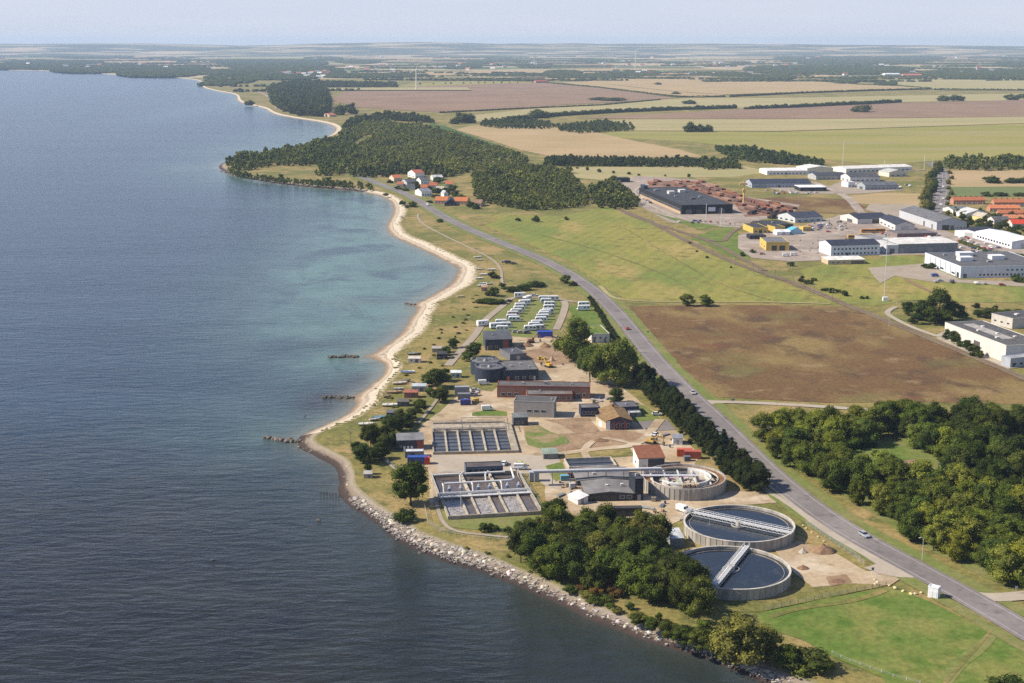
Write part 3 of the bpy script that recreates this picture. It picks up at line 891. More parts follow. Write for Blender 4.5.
road('track', [(905, 279), (925, 290), (940, 295)], 3, G_PLOUGH, .3)
road('estate_road', [(812, 182), (836, 191), (852, 201), (858, 210), (866, 216), (880, 220)], 9, G_PINKG, .35)
road('estate_road', [(650, 184), (632, 190), (640, 200), (668, 214), (696, 223), (740, 225.5), (762, 228)], 4, G_CONC, .32)
road('highway', [(922, 219), (935, 213), (939.5, 206), (941.5, 195), (943, 184), (942, 174), (938, 167), (931, 163)], 16, G_ASPH, .4)
hw = track([(922, 219), (935, 213), (939.5, 206), (941.5, 195), (943, 184), (942, 174), (938, 167)], 2, 8)
for off in (-4.5, 0, 4.5): ribbon('road_marking', hw, off - .12, off + .12, ZL + .45, G_PAINT)
road('coast_road', [(223, 85), (238, 88.5), (252, 90), (262, 93), (272, 99), (277, 104.5), (276, 109)], 9, G_GRAV, .6)
road('estate_road', [(850, 172), (900, 172), (925, 170)], 6, G_GRAV, .4)
for pts, w, mt in (([(992, 631), (975, 650), (955, 672), (940, 690)], .9, G_DRY), ([(886, 590), (868, 598), (840, 604), (800, 608), (770, 618)], 2.2, G_DRY), ([(660, 362), (680, 385), (694, 396)], 2.4, G_STUB), ([(620, 225), (660, 250), (720, 285), (770, 300)], 1.6, G_DRY), ([(540, 235), (600, 250), (680, 280), (700, 300)], 1.4, G_VERGE), ([(600, 470), (580, 452), (600, 436), (640, 446)], 3.0, G_SAND), ([(660, 420), (640, 446), (600, 449), (548, 456)], 4.0, G_SAND)):
    road('wheel_track', pts, w, mt, .205 if pts[0][1] > 585 else .27, 2, 5, .3)
# railway: ballast bed and two rails, then the siding to the works
def railway(pts, w):
    wp = track(pts, 2, 8)
    o = ribbon('railway', wp, -w / 2, w / 2, ZL + .32, G_RAIL, jitter=.5)
    for off in (-.75, .75):
        ribbon('rail', wp, off - .06, off + .06, ZL + .47, RAILM)
RAILM = glass('rail_steel', (0.10, 0.07, 0.055), .5)
railway([(560, 190), (600, 203), (643.4, 218), (690, 243.5), (732.5, 262.5), (760.6, 272.5), (796, 284), (831, 298.5), (845, 305), (878, 317.5), (930, 339), (985, 362), (1050, 390)], 5.5)
railway([(618, 209), (634, 217.5), (678.6, 231), (718.5, 245), (740, 258), (765, 271)], 4.5)
railway([(700, 238), (723, 243), (728, 236), (735, 230), (745, 226.5)], 4)
# ------------------------------------------------------------------ vegetation
def cubesphere(n=2):
    vs, qs = [], []
    for ax in range(3):
        for s in (-1, 1):
            o = len(vs)
            for i in range(n + 1):
                for j in range(n + 1):
                    p = [0, 0, 0]; p[ax] = s; p[(ax + 1) % 3] = (2 * i / n - 1) * s; p[(ax + 2) % 3] = 2 * j / n - 1
                    v = Vector(p).normalized(); vs.append(v)
            for i in range(n):
                for j in range(n):
                    a = o + i * (n + 1) + j
                    qs.append((a, a + n + 1, a + n + 2, a + 1))
    return np.array([tuple(v) for v in vs]), np.array(qs)
CSV, CSQ = cubesphere(2)
CSV1, CSQ1 = cubesphere(1)
def crown_arrays(seed, kind, nleaf, size, nlobe):
    """unit crown: width 1, whole tree height 1"""
    g = np.random.default_rng(seed)
    C, Rr = [], []
    for i in range(nlobe):
        if kind == 'round':
            z = g.uniform(0, 1); a = i * 2.4 + g.uniform(-.5, .5)
            prof = math.sin(math.pi * (0.12 + 0.80 * z ** .9)) ** .8
            r = prof * g.uniform(.20, .34) if i % 4 else prof * .1
            C.append((r * math.cos(a), r * math.sin(a), .15 + .66 * z)); Rr.append(g.uniform(.12, .20))
        elif kind == 'tall':
            z = g.uniform(0, 1); a = i * 2.4
            prof = math.sin(math.pi * (0.15 + 0.75 * z)) ** .7
            r = prof * g.uniform(.12, .33)
            C.append((r * math.cos(a), r * math.sin(a), .16 + .70 * z)); Rr.append(g.uniform(.12, .19))
        elif kind == 'pine':
            z = (i + .5) / nlobe; a = i * 2.4
            prof = (1 - z) ** .75
            r = prof * g.uniform(.15, .36)
            C.append((r * math.cos(a), r * math.sin(a), .10 + .80 * z)); Rr.append(.07 + .12 * prof)
        elif kind == 'bush':
            a = i * 2.4; r = g.uniform(.05, .36)
            C.append((r * math.cos(a), r * math.sin(a), g.uniform(.15, .62) * (1 - r))); Rr.append(g.uniform(.16, .26))
    C, Rr = np.array(C), np.array(Rr)
    w = Rr ** 2; w /= w.sum()
    L = g.choice(len(C), nleaf, p=w)
    d = g.normal(size=(nleaf, 3)); d[:, 2] += .35
    d /= np.linalg.norm(d, axis=1)[:, None]
    rad = Rr[L] * g.uniform(.72, 1.18, nleaf)
    hz = 1.0 if kind in ('round', 'bush') else .75
    P = C[L] + d * rad[:, None] * np.array([1, 1, .8 * hz])
    nrm = d + g.normal(size=(nleaf, 3)) * .45
    nrm /= np.linalg.norm(nrm, axis=1)[:, None]
    t = np.cross(nrm, g.normal(size=(nleaf, 3))); t /= np.linalg.norm(t, axis=1)[:, None] + 1e-9
    b = np.cross(nrm, t)
    s = size * g.uniform(.55, 1.35, nleaf)[:, None]
    asp = g.uniform(.55, 1.0, nleaf)[:, None]
    bend = nrm * s * .35
    V = np.stack([P - t * s - bend * .5, P - b * s * asp, P + t * s - bend * .5, P + b * s * asp + bend * .6], 1).reshape(-1, 3)
    Q = np.arange(nleaf * 4).reshape(-1, 4)
    lobe_t = g.uniform(.15, .75, len(C))
    tint = np.clip(lobe_t[L] + g.normal(0, .16, nleaf), 0, 1)
    vs, qs, ts = [V], [Q], [tint]
    o = len(V)
    for k in range(len(C)):
        jj = 1 + .18 * np.sin(CSV @ g.normal(size=3) * 4 + g.uniform(0, 6))
        hv = C[k] + CSV * (Rr[k] * .72 * jj)[:, None] * np.array([1, 1, .8 * hz])
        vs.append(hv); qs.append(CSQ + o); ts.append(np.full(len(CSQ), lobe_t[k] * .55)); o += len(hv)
    V = np.concatenate(vs); Q = np.concatenate(qs); T = np.concatenate(ts)
    V[:, 2] = np.maximum(V[:, 2], .02)
    return V, Q, T
def trunk_mesh(seed, top=.62, r=.022):
    g = random.Random(seed)
    mb = MB()
    x = y = 0; pts = [(0, 0, -.02)]
    for k in range(1, 4):
        x += g.uniform(-.02, .02); y += g.uniform(-.02, .02); pts.append((x, y, top * k / 3))
    for k, (a, b) in enumerate(zip(pts, pts[1:])): mb.tube(a, b, r * (1 - .25 * k), 6, 0, r * (1 - .25 * (k + 1)))
    for k in range(5):
        a = k * 1.256 + g.uniform(-.3, .3); z = g.uniform(.3, .5)
        mb.tube((pts[1][0], pts[1][1], z * top / .62 * .8), (.25 * math.cos(a), .25 * math.sin(a), z + .18), r * .5, 5, 0, r * .2)
    return mb.mesh('trunk', BARK)
CROWN = {}
def crowns(kind, n, nleaf, size, nlobe, key):
    out = []
    for i in range(n):
        V, Q, T = crown_arrays(100 + i * 7 + len(key), kind, nleaf, size, nlobe)
        out.append((np_mesh('crown', V, Q, LEAF, T), trunk_mesh(i)))
    CROWN[key] = out
crowns('round', 6, 3600, .0175, 26, 'near')
crowns('tall', 4, 2200, .018, 22, 'tall')
crowns('pine', 4, 1900, .020, 22, 'pine')
crowns('bush', 5, 900, .033, 10, 'bush')
crowns('bush', 5, 620, .042, 13, 'mid')
crowns('bush', 4, 260, .06, 7, 'midbush')
rt = random.Random(5)
DARKG, MIDG, PALEG, OLIVE, PINEG, RUSSET = (0.046, 0.066, 0.019), (0.072, 0.100, 0.024), (0.135, 0.165, 0.034), (0.115, 0.122, 0.038), (0.030, 0.044, 0.018), (0.13, 0.085, 0.035)
def vary(c, k=.18):
    f = 1 + rt.uniform(-k, k)
    return (c[0] * f * rt.uniform(.9, 1.12), c[1] * f, c[2] * f * rt.uniform(.85, 1.15))
def plant(name, x, y, w, h, key, colr, label, cat, group=None, z=ZL, trunk=True, spread=.18):
    cm, tm = rt.choice(CROWN[key])
    rz = rt.uniform(0, 6.28)
    if not trunk:
        o = link(name, cm, None, vary(colr, spread), (x, y, z)); o.scale = (w, w, h); o.rotation_euler = (0, 0, rz)
        return tag(o, label, cat, group)
    t = thing(name, label, cat, (x, y, z), rz, group, (w, w, h))
    link('crown', cm, t, vary(colr, spread)); link('trunk', tm, t, (0.09, 0.07, 0.05))
    return t
def tree(px, py, wpx, hpx, key, colr, label, group=None, name='tree', cat='tree', trunk=True):
    p = G(px, py); s = ppm(px, py); wpx *= 1.15
    return plant(name, p.x, p.y, wpx / s, hpx / (s * math.cos(depression(py))), key, colr, label, cat, group, trunk=trunk)

# --- the grove beside the round tanks
for x, y in scatter([(511, 563), (530, 548), (545, 535), (572, 536), (600, 538), (640, 545), (662, 556), (668, 575), (706, 606), (706, 618), (690, 624), (656, 612), (630, 598), (612, 590), (600, 596), (580, 592), (560, 582), (535, 575)], 5.0, seed=3):
    h = rt.uniform(10, 14.5)
    k = rt.random()
    if k < .42: c, l = DARKG, 'dark green broadleaf tree in the dense seaside grove by the round tanks'
    elif k < .95: c, l = MIDG, 'mid green leafy tree in the dense seaside grove by the round tanks'
    else: c, l = OLIVE, 'olive tinged tree in the dense seaside grove by the round tanks'
    plant('broadleaf_tree', x, y, h * rt.uniform(.78, 1.0), h, 'near', c, l, 'tree', 'trees of the grove by the round tanks')
for px, py, w, h in ((604, 590, 20, 20), (616, 596, 16, 16), (596, 596, 15, 14)):
    tree(px, py, w, h, 'bush', RUSSET, 'russet brown half bare shrub at the front of the seaside grove', 'russet shrubs of the grove', 'shrub', 'shrub')
tree(738, 664, 66, 56, 'near', OLIVE, 'large pale olive willow on the shore below the round tanks', name='willow_tree')
tree(766, 664, 38, 38, 'near', OLIVE, 'smaller olive willow leaning against the large shore willow', name='willow_tree')
tree(805, 668, 46, 30, 'bush', MIDG, 'round green bush on the shore edge beyond the willow', name='bush', cat='bush')
tree(1008, 690, 40, 18, 'bush', DARKG, 'dark bush at the bottom corner of the bright green lawn', name='bush', cat='bush')
# --- the wood across the main road
GROVE = [(756, 441), (795, 434), (850, 428), (905, 424), (985, 426), (1060, 428), (1060, 600), (1000, 580), (956, 563), (912, 541), (878, 519), (836, 493), (800, 473), (770, 456)]
HOLES = [[(838, 452), (893, 440), (930, 454), (958, 482), (945, 500), (905, 494), (885, 480), (842, 474)], [(996, 440), (1070, 440), (1070, 460), (996, 457)]]
for x, y in scatter(GROVE, 5.6, seed=9, holes=HOLES):
    h = rt.uniform(9, 14.5)
    # pale trees stand nearer the road
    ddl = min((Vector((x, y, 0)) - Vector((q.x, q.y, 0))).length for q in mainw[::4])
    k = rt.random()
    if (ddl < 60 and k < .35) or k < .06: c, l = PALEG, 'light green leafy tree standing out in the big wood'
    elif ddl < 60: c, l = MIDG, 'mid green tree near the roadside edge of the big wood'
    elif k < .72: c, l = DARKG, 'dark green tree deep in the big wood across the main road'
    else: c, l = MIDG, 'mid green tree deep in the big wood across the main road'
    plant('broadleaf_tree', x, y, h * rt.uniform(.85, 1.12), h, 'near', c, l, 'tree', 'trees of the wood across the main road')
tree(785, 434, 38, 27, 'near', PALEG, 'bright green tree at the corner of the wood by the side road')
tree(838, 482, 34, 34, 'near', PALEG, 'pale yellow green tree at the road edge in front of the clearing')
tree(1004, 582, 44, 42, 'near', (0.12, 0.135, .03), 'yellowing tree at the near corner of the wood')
tree(876, 456, 10, 8, 'bush', DARKG, 'small dark bush at the edge of the wood clearing', name='bush', cat='bush')
tree(890, 458, 9, 7, 'bush', MIDG, 'small bush beside the path in the wood clearing', name='bush', cat='bush')
# --- dense pine belt along the road
belt_a = [G(*p) for p in smooth([(640, 381), (655, 396), (674, 416), (700, 440), (725, 462), (752, 488)], 2)]
for row, off in enumerate((0.5, 6.0)):
    L, _ = ribbon_pts(resample(belt_a, 5.2), -off + 3, 0, ZL)
    for p in L:
        h = rt.uniform(8.0, 10.5)
        plant('pine_tree', p.x + rt.uniform(-1, 1), p.y + rt.uniform(-1, 1), h * rt.uniform(.66, .82), h, 'near' if rt.random() < .6 else 'pine', PINEG, 'dark pine in the dense belt between works and road', 'tree', 'pines of the roadside belt')
tree(757, 491, 29, 27, 'near', PINEG, 'lone dark pine at the end of the roadside belt near the tank', name='pine_tree')
hedge = [G(*p) for p in smooth([(589, 299), (597, 311), (604, 323), (612, 336), (622, 350), (634, 366)], 2)]
for row, off in enumerate((.5,)):
    L, _ = ribbon_pts(resample(hedge, 3.4), off, 0, ZL)
    for p in L: plant('hedge_tree', p.x, p.y, rt.uniform(3.6, 4.6), rt.uniform(3, 4.2), 'mid', PINEG, 'clipped dark conifer in the roadside hedge by the caravans', 'tree', 'conifers of the caravan hedge', trunk=False)
# --- trees in and round the works
tree(574, 361, 40, 50, 'near', (0.09, 0.12, .028), 'large tree with bare trunk beside the earthworks and grass roof')
tree(590, 382, 30, 42, 'near', (0.09, 0.12, .028), 'narrow tree next to the two big leafy trees by the road hedge')
tree(603, 385, 34, 46, 'near', (0.10, 0.13, .03), 'middle one of the big leafy trees by the road hedge')
tree(620, 386, 42, 52, 'near', (0.09, 0.12, .028), 'broad leafy tree nearest the road hedge by the works')
tree(616, 404, 17, 18, 'near', DARKG, 'small round tree behind the ochre roofed house')
tree(411, 505, 44, 46, 'near', DARKG, 'big dark tree on the lawn beside the settling basins')
tree(405, 521, 22, 19, 'bush', DARKG, 'dark bush below the big dark tree on the shore lawn', name='bush', cat='bush')
for px, py, w, h in ((484, 531, 13, 11), (493, 530, 12, 10), (521, 528, 14, 11), (508, 532, 10, 7), (531, 531, 9, 6)):
    tree(px, py, w, h, 'bush', DARKG, 'round dark bush on the lawn strip below the aeration basins', 'bushes below the aeration basins', 'bush', 'bush')
tree(555, 520, 32, 22, 'near', DARKG, 'dark tree at the corner of the aeration basins')
tree(588, 526, 22, 16, 'bush', DARKG, 'dark shrub between the open shed and the grove', name='shrub', cat='shrub')
SHORE_TREES = [(371, 447, 24, 26), (363, 462, 24, 20), (380, 459, 20, 18), (390, 436, 22, 20), (402, 425, 22, 18), (412, 420, 18, 13), (368, 474, 10, 11), (378, 447, 16, 16), (357, 456, 16, 16), (372, 464, 18, 16), (385, 450, 18, 18), (393, 445, 16, 15), (398, 431, 18, 18), (407, 427, 16, 15), (384, 441, 16, 17), (420, 413, 15, 12), (388, 427, 14, 13)]
for px, py, w, h in SHORE_TREES:
    tree(px, py, w, h, 'near', DARKG, 'dark wind bent tree in the thicket between huts and works', 'trees of the thicket by the huts')
for px, py, w, h in ((437, 388, 26, 21), (429, 386, 18, 15), (445, 381, 16, 14), (440, 402, 19, 15), (443, 396, 14, 12), (474, 357, 20, 16), (467, 361, 14, 11), (453, 348, 13, 11), (446, 355, 12, 10), (478, 364, 12, 9), (430, 396, 12, 9), (420, 407, 14, 9)):
    tree(px, py, w, h, 'near', MIDG if w < 15 else DARKG, 'leafy shrub or tree in the seaward hedge beside the navy works building', 'shrubs of the seaward works hedge', 'shrub', 'shrub')
for px, py, w, h in ((493, 278, 11, 9), (493, 296, 14, 13), (488, 303, 20, 8), (500, 304, 16, 7), (480, 303, 10, 7), (512, 292, 20, 9), (524, 290, 18, 9), (534, 287, 16, 9), (541, 286, 10, 7), (502, 287, 8, 6)):
    tree(px, py, w, h, 'mid', DARKG, 'dark scrub bush in the clump behind the caravan park', 'scrub bushes behind the caravans', 'bush', 'bush', trunk=False)
for px, py, w, h in ((565, 283, 14, 12), (573, 286, 9, 7), (440, 222, 8, 4), (386, 196, 6, 5), (402, 205, 7, 7), (413, 207, 10, 8), (407, 208, 6, 4)):
    tree(px, py, w, h, 'mid', DARKG, 'round bush standing alone beside the coast road', 'lone bushes by the coast road', 'bush', 'bush', trunk=False)
for px, py, w, h in ((668, 640, 26, 20), (684, 646, 28, 22), (700, 652, 28, 26), (716, 656, 26, 26), (652, 632, 20, 15), (636, 625, 16, 12), (785, 668, 30, 26), (824, 672, 24, 16)):
    tree(px, py, w, h, 'near', MIDG if px % 3 else DARKG, 'full green bush in the unbroken thicket between grove and willow', 'bushes between grove and willow', 'bush', 'bush')
SB = scatter([(560, 588), (600, 606), (640, 622), (690, 634), (720, 645), (712, 628), (690, 628), (650, 616), (612, 600), (580, 590)], 3.2, seed=15)
for x, y in SB:
    k = rt.random()
    plant('shore_shrub', x, y, rt.uniform(2.6, 5.4), rt.uniform(1.4, 3.6), 'bush', RUSSET if k < .12 else OLIVE if k < .45 else MIDG, ('russet', 'olive', 'green')[0 if k < .12 else 1 if k < .45 else 2] + ' low shrub on the shore slope between grove and rocks', 'shrub', 'low shrubs of the shore slope', trunk=False)
for x, y in scatter([(440, 548), (500, 558), (545, 580), (520, 566), (512, 556), (470, 545)], 5, seed=16):
    plant('shore_shrub', x, y, rt.uniform(1.5, 3), rt.uniform(.8, 1.6), 'midbush', OLIVE, 'tuft of olive scrub on the grass above the rock bank', 'shrub', 'scrub tufts above the rock bank', trunk=False)
for x, y in scatter([(365, 410), (392, 385), (420, 350), (440, 330), (470, 300), (485, 280), (470, 330), (440, 375), (415, 400), (385, 425)], 9, seed=17):
    plant('dune_shrub', x, y, rt.uniform(1.5, 3.6), rt.uniform(.8, 1.8), 'midbush', OLIVE if rt.random() < .6 else DARKG, 'small rose shrub scattered over the dune grass', 'shrub', 'dune shrubs', trunk=False)
# --- bushes on the plain and near the industrial estate
for px, py, w, h in ((687, 306, 18, 13), (706, 306, 17, 13)):
    tree(px, py, w, h, 'near', MIDG, 'one of two round bushes standing together on the open plain', 'twin bushes on the plain', 'bush', 'bush')
for px, py, w, h in ((742, 256, 7, 6), (753, 253, 7, 6), (791, 266, 8, 7), (802, 282, 8, 9), (809, 284, 9, 8), (814, 281, 6, 6), (825, 291, 8, 6), (832, 293, 9, 8), (838, 292, 6, 5), (845, 296, 8, 9), (862, 299, 5, 5), (867, 299, 4, 5), (753, 224, 5, 4), (690, 244, 4, 4), (707, 258, 4, 4), (731, 268, 3, 3), (697, 252, 3, 3), (536, 222, 8, 10), (518, 221, 7, 6), (566, 220, 6, 5)):
    tree(px, py, w, h, 'midbush', DARKG, 'small dark bush growing beside the railway line', 'bushes along the railway', 'bush', 'bush', trunk=False)
for px, py, w, h in ((939, 322, 30, 36), (922, 320, 28, 22), (952, 321, 26, 22), (908, 315, 18, 15), (930, 324, 22, 18), (945, 324, 20, 16), (915, 324, 16, 12), (962, 318, 14, 8)):
    tree(px, py, w, h, 'near', DARKG, 'dark tree in the clump at the bend of the track by the white store', 'trees at the track bend')
for px, py, w, h in ((948, 340, 13, 12), (954, 344, 14, 14), (966, 350, 13, 11), (974, 356, 16, 12), (980, 358, 11, 8), (960, 347, 9, 7)):
    tree(px, py, w, h, 'near', DARKG, 'bush growing against the white wall of the big store', 'bushes by the white store wall', 'bush', 'bush')
for px, py, w, h in ((990, 318, 22, 11), (1005, 320, 22, 12), (1020, 319, 20, 11), (978, 317, 14, 8), (976, 308, 9, 6), (995, 310, 7, 5)):
    tree(px, py, w, h, 'near', DARKG, 'dark hedge tree behind the flat roof of the big store', 'hedge trees behind the big store')
for px, py, w, h in ((931, 269, 10, 9), (925, 268, 8, 7), (1016, 282, 12, 11), (1026, 283, 12, 11)):
    tree(px, py, w, h, 'mid', DARKG, 'round tree on the lawn by the long white factory', 'trees by the long white factory')
# highway avenue
for i in range(16):
    t = i / 15
    px = 923 + 10 * t + (3 * math.sin(i)); py = 214 - 46 * t
    s = ppm(px, py)
    for k in range(2):
        p = G(px + k * 4 + rt.uniform(-1, 1), py + rt.uniform(-1.5, 1.5))
        plant('avenue_tree', p.x, p.y, rt.uniform(8, 11), rt.uniform(11, 16), 'mid', OLIVE if k == 0 else DARKG, 'tree in the tall dense row along the highway', 'tree', 'trees along the highway', trunk=False)
for i in range(9):
    t = i / 8
    p = G(948 + 2 * math.sin(i * 2) + 2 * t, 216 - 42 * t)
    plant('avenue_tree', p.x, p.y, rt.uniform(6, 8), rt.uniform(5, 9), 'mid', OLIVE, 'low tree on the town side of the highway', 'tree', 'low trees on the town side of the highway', trunk=False)
# town gardens
for x, y in scatter([(950, 213), (965, 211), (985, 214), (1000, 214), (1060, 222), (1060, 236), (1005, 232), (985, 228), (962, 224)], 9.5, seed=4):
    plant('garden_tree', x, y, rt.uniform(6, 10), rt.uniform(5, 9), 'mid', DARKG, 'garden tree among the red roofed houses', 'tree', 'garden trees of the housing estate', trunk=False)
for x, y in scatter([(966, 226), (985, 230), (1010, 235), (1060, 238), (1060, 242), (1000, 239), (962, 231)], 9, seed=6):
    plant('garden_tree', x, y, rt.uniform(7, 10), rt.uniform(6, 9), 'mid', DARKG, 'tree in the belt between housing and the white hall', 'tree', 'tree belt below the housing estate', trunk=False)
for px, py, w, h in ((992, 183, 18, 10), (1012, 183, 16, 8), (1024, 183, 16, 8), (1000, 196, 14, 6), (986, 196, 12, 6), (1020, 196, 14, 6)):
    tree(px, py, w, h, 'mid', DARKG, 'dark round tree on the field edge beyond the housing', 'field trees beyond the housing', trunk=False)
# village trees on the coast road
for px, py, w, h in ((410, 183, 8, 7), (419, 189, 9, 6), (433, 187, 9, 7), (438, 183, 12, 9), (426, 193, 10, 6), (437, 193, 12, 8), (446, 197, 9, 7), (470, 207, 9, 9), (476, 209, 9, 8), (462, 200, 10, 8), (412, 187, 7, 4), (403, 186, 6, 4), (390, 183, 7, 5), (455, 196, 10, 7), (480, 203, 11, 10), (440, 178, 9, 7), (398, 189.5, 8, 5), (406, 191, 7, 5), (416, 186, 8, 7), (428, 190, 9, 7), (445, 193, 10, 8), (452, 191, 12, 9), (436, 198, 9, 6), (459, 203, 8, 6), (420, 181, 9, 6), (430, 203, 8, 4)):
    tree(px, py, w, h, 'mid', DARKG, 'dark garden tree between the cottages on the coast road', 'garden trees of the coast hamlet', trunk=False)

# --- woods far off: each reads as one mass
def wood(pts, gap, hrange, colr, label, seed, holes=(), leafy=True, name='woodland', world=None, wscale=1.2):
    P = scatter(world or pts, gap, seed=seed, holes=holes, world=world is not None)
    if not P: return
    vs, qs, ts = [], [], []; o = 0
    base = [crown_arrays(500 + k, 'round', 95, .085, 8) for k in range(3)] if leafy else None
    small = [c for c in ([(np.array(CSV) * [.5, .5, .5] * (1 + .22 * np.sin(CSV @ np.array([3.1, 5.2, 4.3]) + k)[:, None]) + [0, 0, .5]) for k in range(4)])]
    g = np.random.default_rng(seed)
    for (x, y) in P:
        h = g.uniform(*hrange) * (1.3 if g.random() < .18 else .95) * (1 + .35 * pnoise(Vector((x / 40, y / 40, seed)))); w = h * g.uniform(.75, 1.15) * wscale
        a = g.uniform(0, 6.28); ca, sa = math.cos(a), math.sin(a)
        if leafy: V, Q, T = base[g.integers(3)]
        else: V, Q, T = small[g.integers(4)], CSQ, np.full(len(CSQ), .4)
        X = V[:, 0] * ca - V[:, 1] * sa; Y = V[:, 0] * sa + V[:, 1] * ca
        vs.append(np.stack([X * w + x, Y * w + y, np.maximum((V[:, 2] - .16) * 1.18, -.01) * h + ZL], 1)); qs.append(Q + o); ts.append(np.clip((T - .45) * .6 + .45 + g.normal(0, .12) + .38 * pnoise(Vector((x / 55, y / 75, seed))), 0, 1)); o += len(V)
    ob = link(name, np_mesh(name, np.concatenate(vs), np.concatenate(qs), LEAF, np.concatenate(ts)), None, colr)
    ob['kind'] = 'stuff'; ob['label'] = label
    return ob
FARG, FARD = (0.088, 0.112, 0.035), (0.055, 0.072, 0.027)
CLEAR = [[(248, 170), (275, 166), (318, 166), (322, 173), (300, 178), (262, 178)], [(330, 148), (345, 140), (372, 133), (376, 136), (352, 150), (338, 158)]]
HEAD = [CLEAR[0], [(352, 143), (366, 136), (374, 134), (376, 136), (356, 147)]]
wood([(226, 165), (240, 158), (262, 156), (300, 149), (318, 144), (334, 140), (346, 136), (356, 142), (352, 160), (340, 176), (322, 176), (300, 172), (262, 170), (236, 172)], 7.4, (6.5, 11), FARG, 'dense pine wood along the seaward edge of the headland', 21, HEAD)
wood([(340, 134), (350, 126), (372, 122), (398, 124), (420, 126), (440, 131), (470, 140), (508, 152), (530, 161), (520, 168), (480, 170), (450, 177), (440, 178), (400, 174), (372, 176), (350, 174), (346, 160), (356, 144)], 6.4, (4.5, 8.5), (0.12, 0.145, 0.047), 'lighter mixed wood covering the back of the headland', 41, HEAD)
wood([(342, 130), (352, 121), (376, 117), (405, 116), (428, 120), (434, 124), (410, 122), (380, 121), (358, 125), (350, 130)], 9, (8, 13), FARD, 'taller dark wood along the field edge of the headland', 42)
wood([(352, 177), (372, 178), (388, 177), (408, 174.5), (428, 175), (446, 178), (452, 172), (420, 169), (380, 170)], 7.5, (7, 11), FARD, 'dark tall wood behind the coast hamlet', 43)
wood([(228, 170), (250, 178), (290, 182), (330, 184), (350, 186), (348, 188.5), (320, 186.6), (288, 183.6), (250, 180), (232, 175)], 5, (4, 8), FARG, 'shrubby fringe along the headland shore', 44)
wood([(474, 176), (510, 169), (545, 168), (568, 172), (588, 196), (586, 206), (560, 210), (525, 211), (492, 205), (474, 196)], 5.6, (5.5, 8.5), (0.098, 0.122, 0.038), 'young conifer plantation beside the plain', 22)
wood([(268, 89), (285, 84), (312, 84), (326, 90), (330, 100), (330, 113), (322, 117), (300, 116), (285, 112), (272, 104)], 9, (11, 16), FARD, 'dark wood on the bay beyond the headland', 23)
wood([(300, 82), (395, 84), (398, 87.5), (300, 89)], 10, (9, 13), FARD, 'belt of trees behind the brown field', 24)
wood([(545, 160), (600, 160), (680, 162), (735, 163), (740, 168), (700, 167.5), (640, 167), (548, 166)], 5, (6, 8.5), (0.044, 0.062, 0.024), 'long plantation strip at the field edge', 25)
wood([(716, 150), (745, 149), (770, 155), (822, 163), (822, 166), (790, 165), (756, 163), (730, 158)], 7, (7, 10), (0.055, 0.082, 0.03), 'green spinney behind the white sheds', 26)
wood([(556, 126), (600, 122), (632, 126), (634, 131), (580, 134), (560, 131)], 8, (5, 8), (0.065, 0.09, 0.035), 'low green copse in the stubble', 27)
wood([(944, 164), (970, 161), (1060, 161), (1060, 170), (985, 171), (950, 170)], 9, (8, 12), FARG, 'wood beyond the highway', 28)
wood([(590, 190), (612, 182), (628, 196), (640, 206), (622, 210), (596, 208)], 8, (7, 11), FARG, 'thicket between plantation and factory', 29)
wood([(485, 121), (520, 119.5), (540, 122), (560, 127), (545, 129.5), (500, 129), (480, 126)], 8, (5, 8), (0.06, 0.085, 0.033), 'low scrub between the fields', 30)
wood([(700, 163), (735, 163), (738, 169), (705, 170)], 6, (6, 9), FARG, 'end thicket of the plantation strip', 32)
wood([(330, 186), (352, 184), (372, 186), (376, 191), (350, 189)], 7, (3.5, 6), FARG, 'shore scrub where the road meets the wood', 33)

def hedgerow(pts, gap, h, label, seed, colr=FARD, w=1.0):
    wp = resample([G(*p) for p in pts], min(gap, h * .45))
    g = random.Random(seed)
    P = [(p.x + g.uniform(-.08, .08) * h, p.y + g.uniform(-.08, .08) * h) for p in wp ]
    vs, qs, ts = [], [], []; o = 0
    for x, y in P:
        hh = h * g.uniform(.7, 1.25); ww = hh * g.uniform(.9, 1.4) * w
        V = CSV * np.array([.5 * ww, .5 * ww, .5 * hh]) * (1 + .25 * np.sin(CSV @ np.array([g.uniform(2, 5), g.uniform(2, 5), 4.3]) + g.uniform(0, 6)))[:, None] + np.array([x, y, ZL + hh * .42])
        vs.append(V); qs.append(CSQ + o); ts.append(np.full(len(CSQ), g.uniform(.1, .6))); o += len(V)
    ob = link('hedgerow', np_mesh('hedgerow', np.concatenate(vs), np.concatenate(qs), LEAF, np.concatenate(ts)), None, colr)
    tag(ob, label, 'hedge', 'field hedgerows')
def spaced(pts, gap, h, label, group):
    for p in resample([G(*q) for q in pts], gap):
        if rt.random() < .15: continue
        k = h * rt.uniform(.7, 1.3)
        plant('spaced_tree', p.x + rt.uniform(-4, 4), p.y + rt.uniform(-4, 4), k * rt.uniform(.8, 1.1), k, 'mid', FARD, label, 'tree', group, trunk=False)
hedgerow([(505, 121), (560, 116), (620, 112.5), (680, 110), (735, 108.5)], 8, 9, 'long straight hedgerow across the middle fields ending near the brown strip', 1)
hedgerow([(745, 109.5), (800, 107.5), (850, 105), (900, 102.5)], 8, 9, 'hedgerow continuing toward the round copse in the brown strip', 2)
hedgerow([(545, 83), (600, 88), (640, 93), (677, 97.5), (725, 97)], 9, 5, 'thin curving hedge between brown field and stubble', 3)
hedgerow([(730, 97), (800, 93.5), (870, 91), (930, 89.5)], 9, 6, 'straight dark hedge below the golden stubble', 4)
hedgerow([(800, 80.5), (860, 85), (900, 86.5), (932, 89)], 9, 5, 'slanting hedge above the golden stubble', 5)
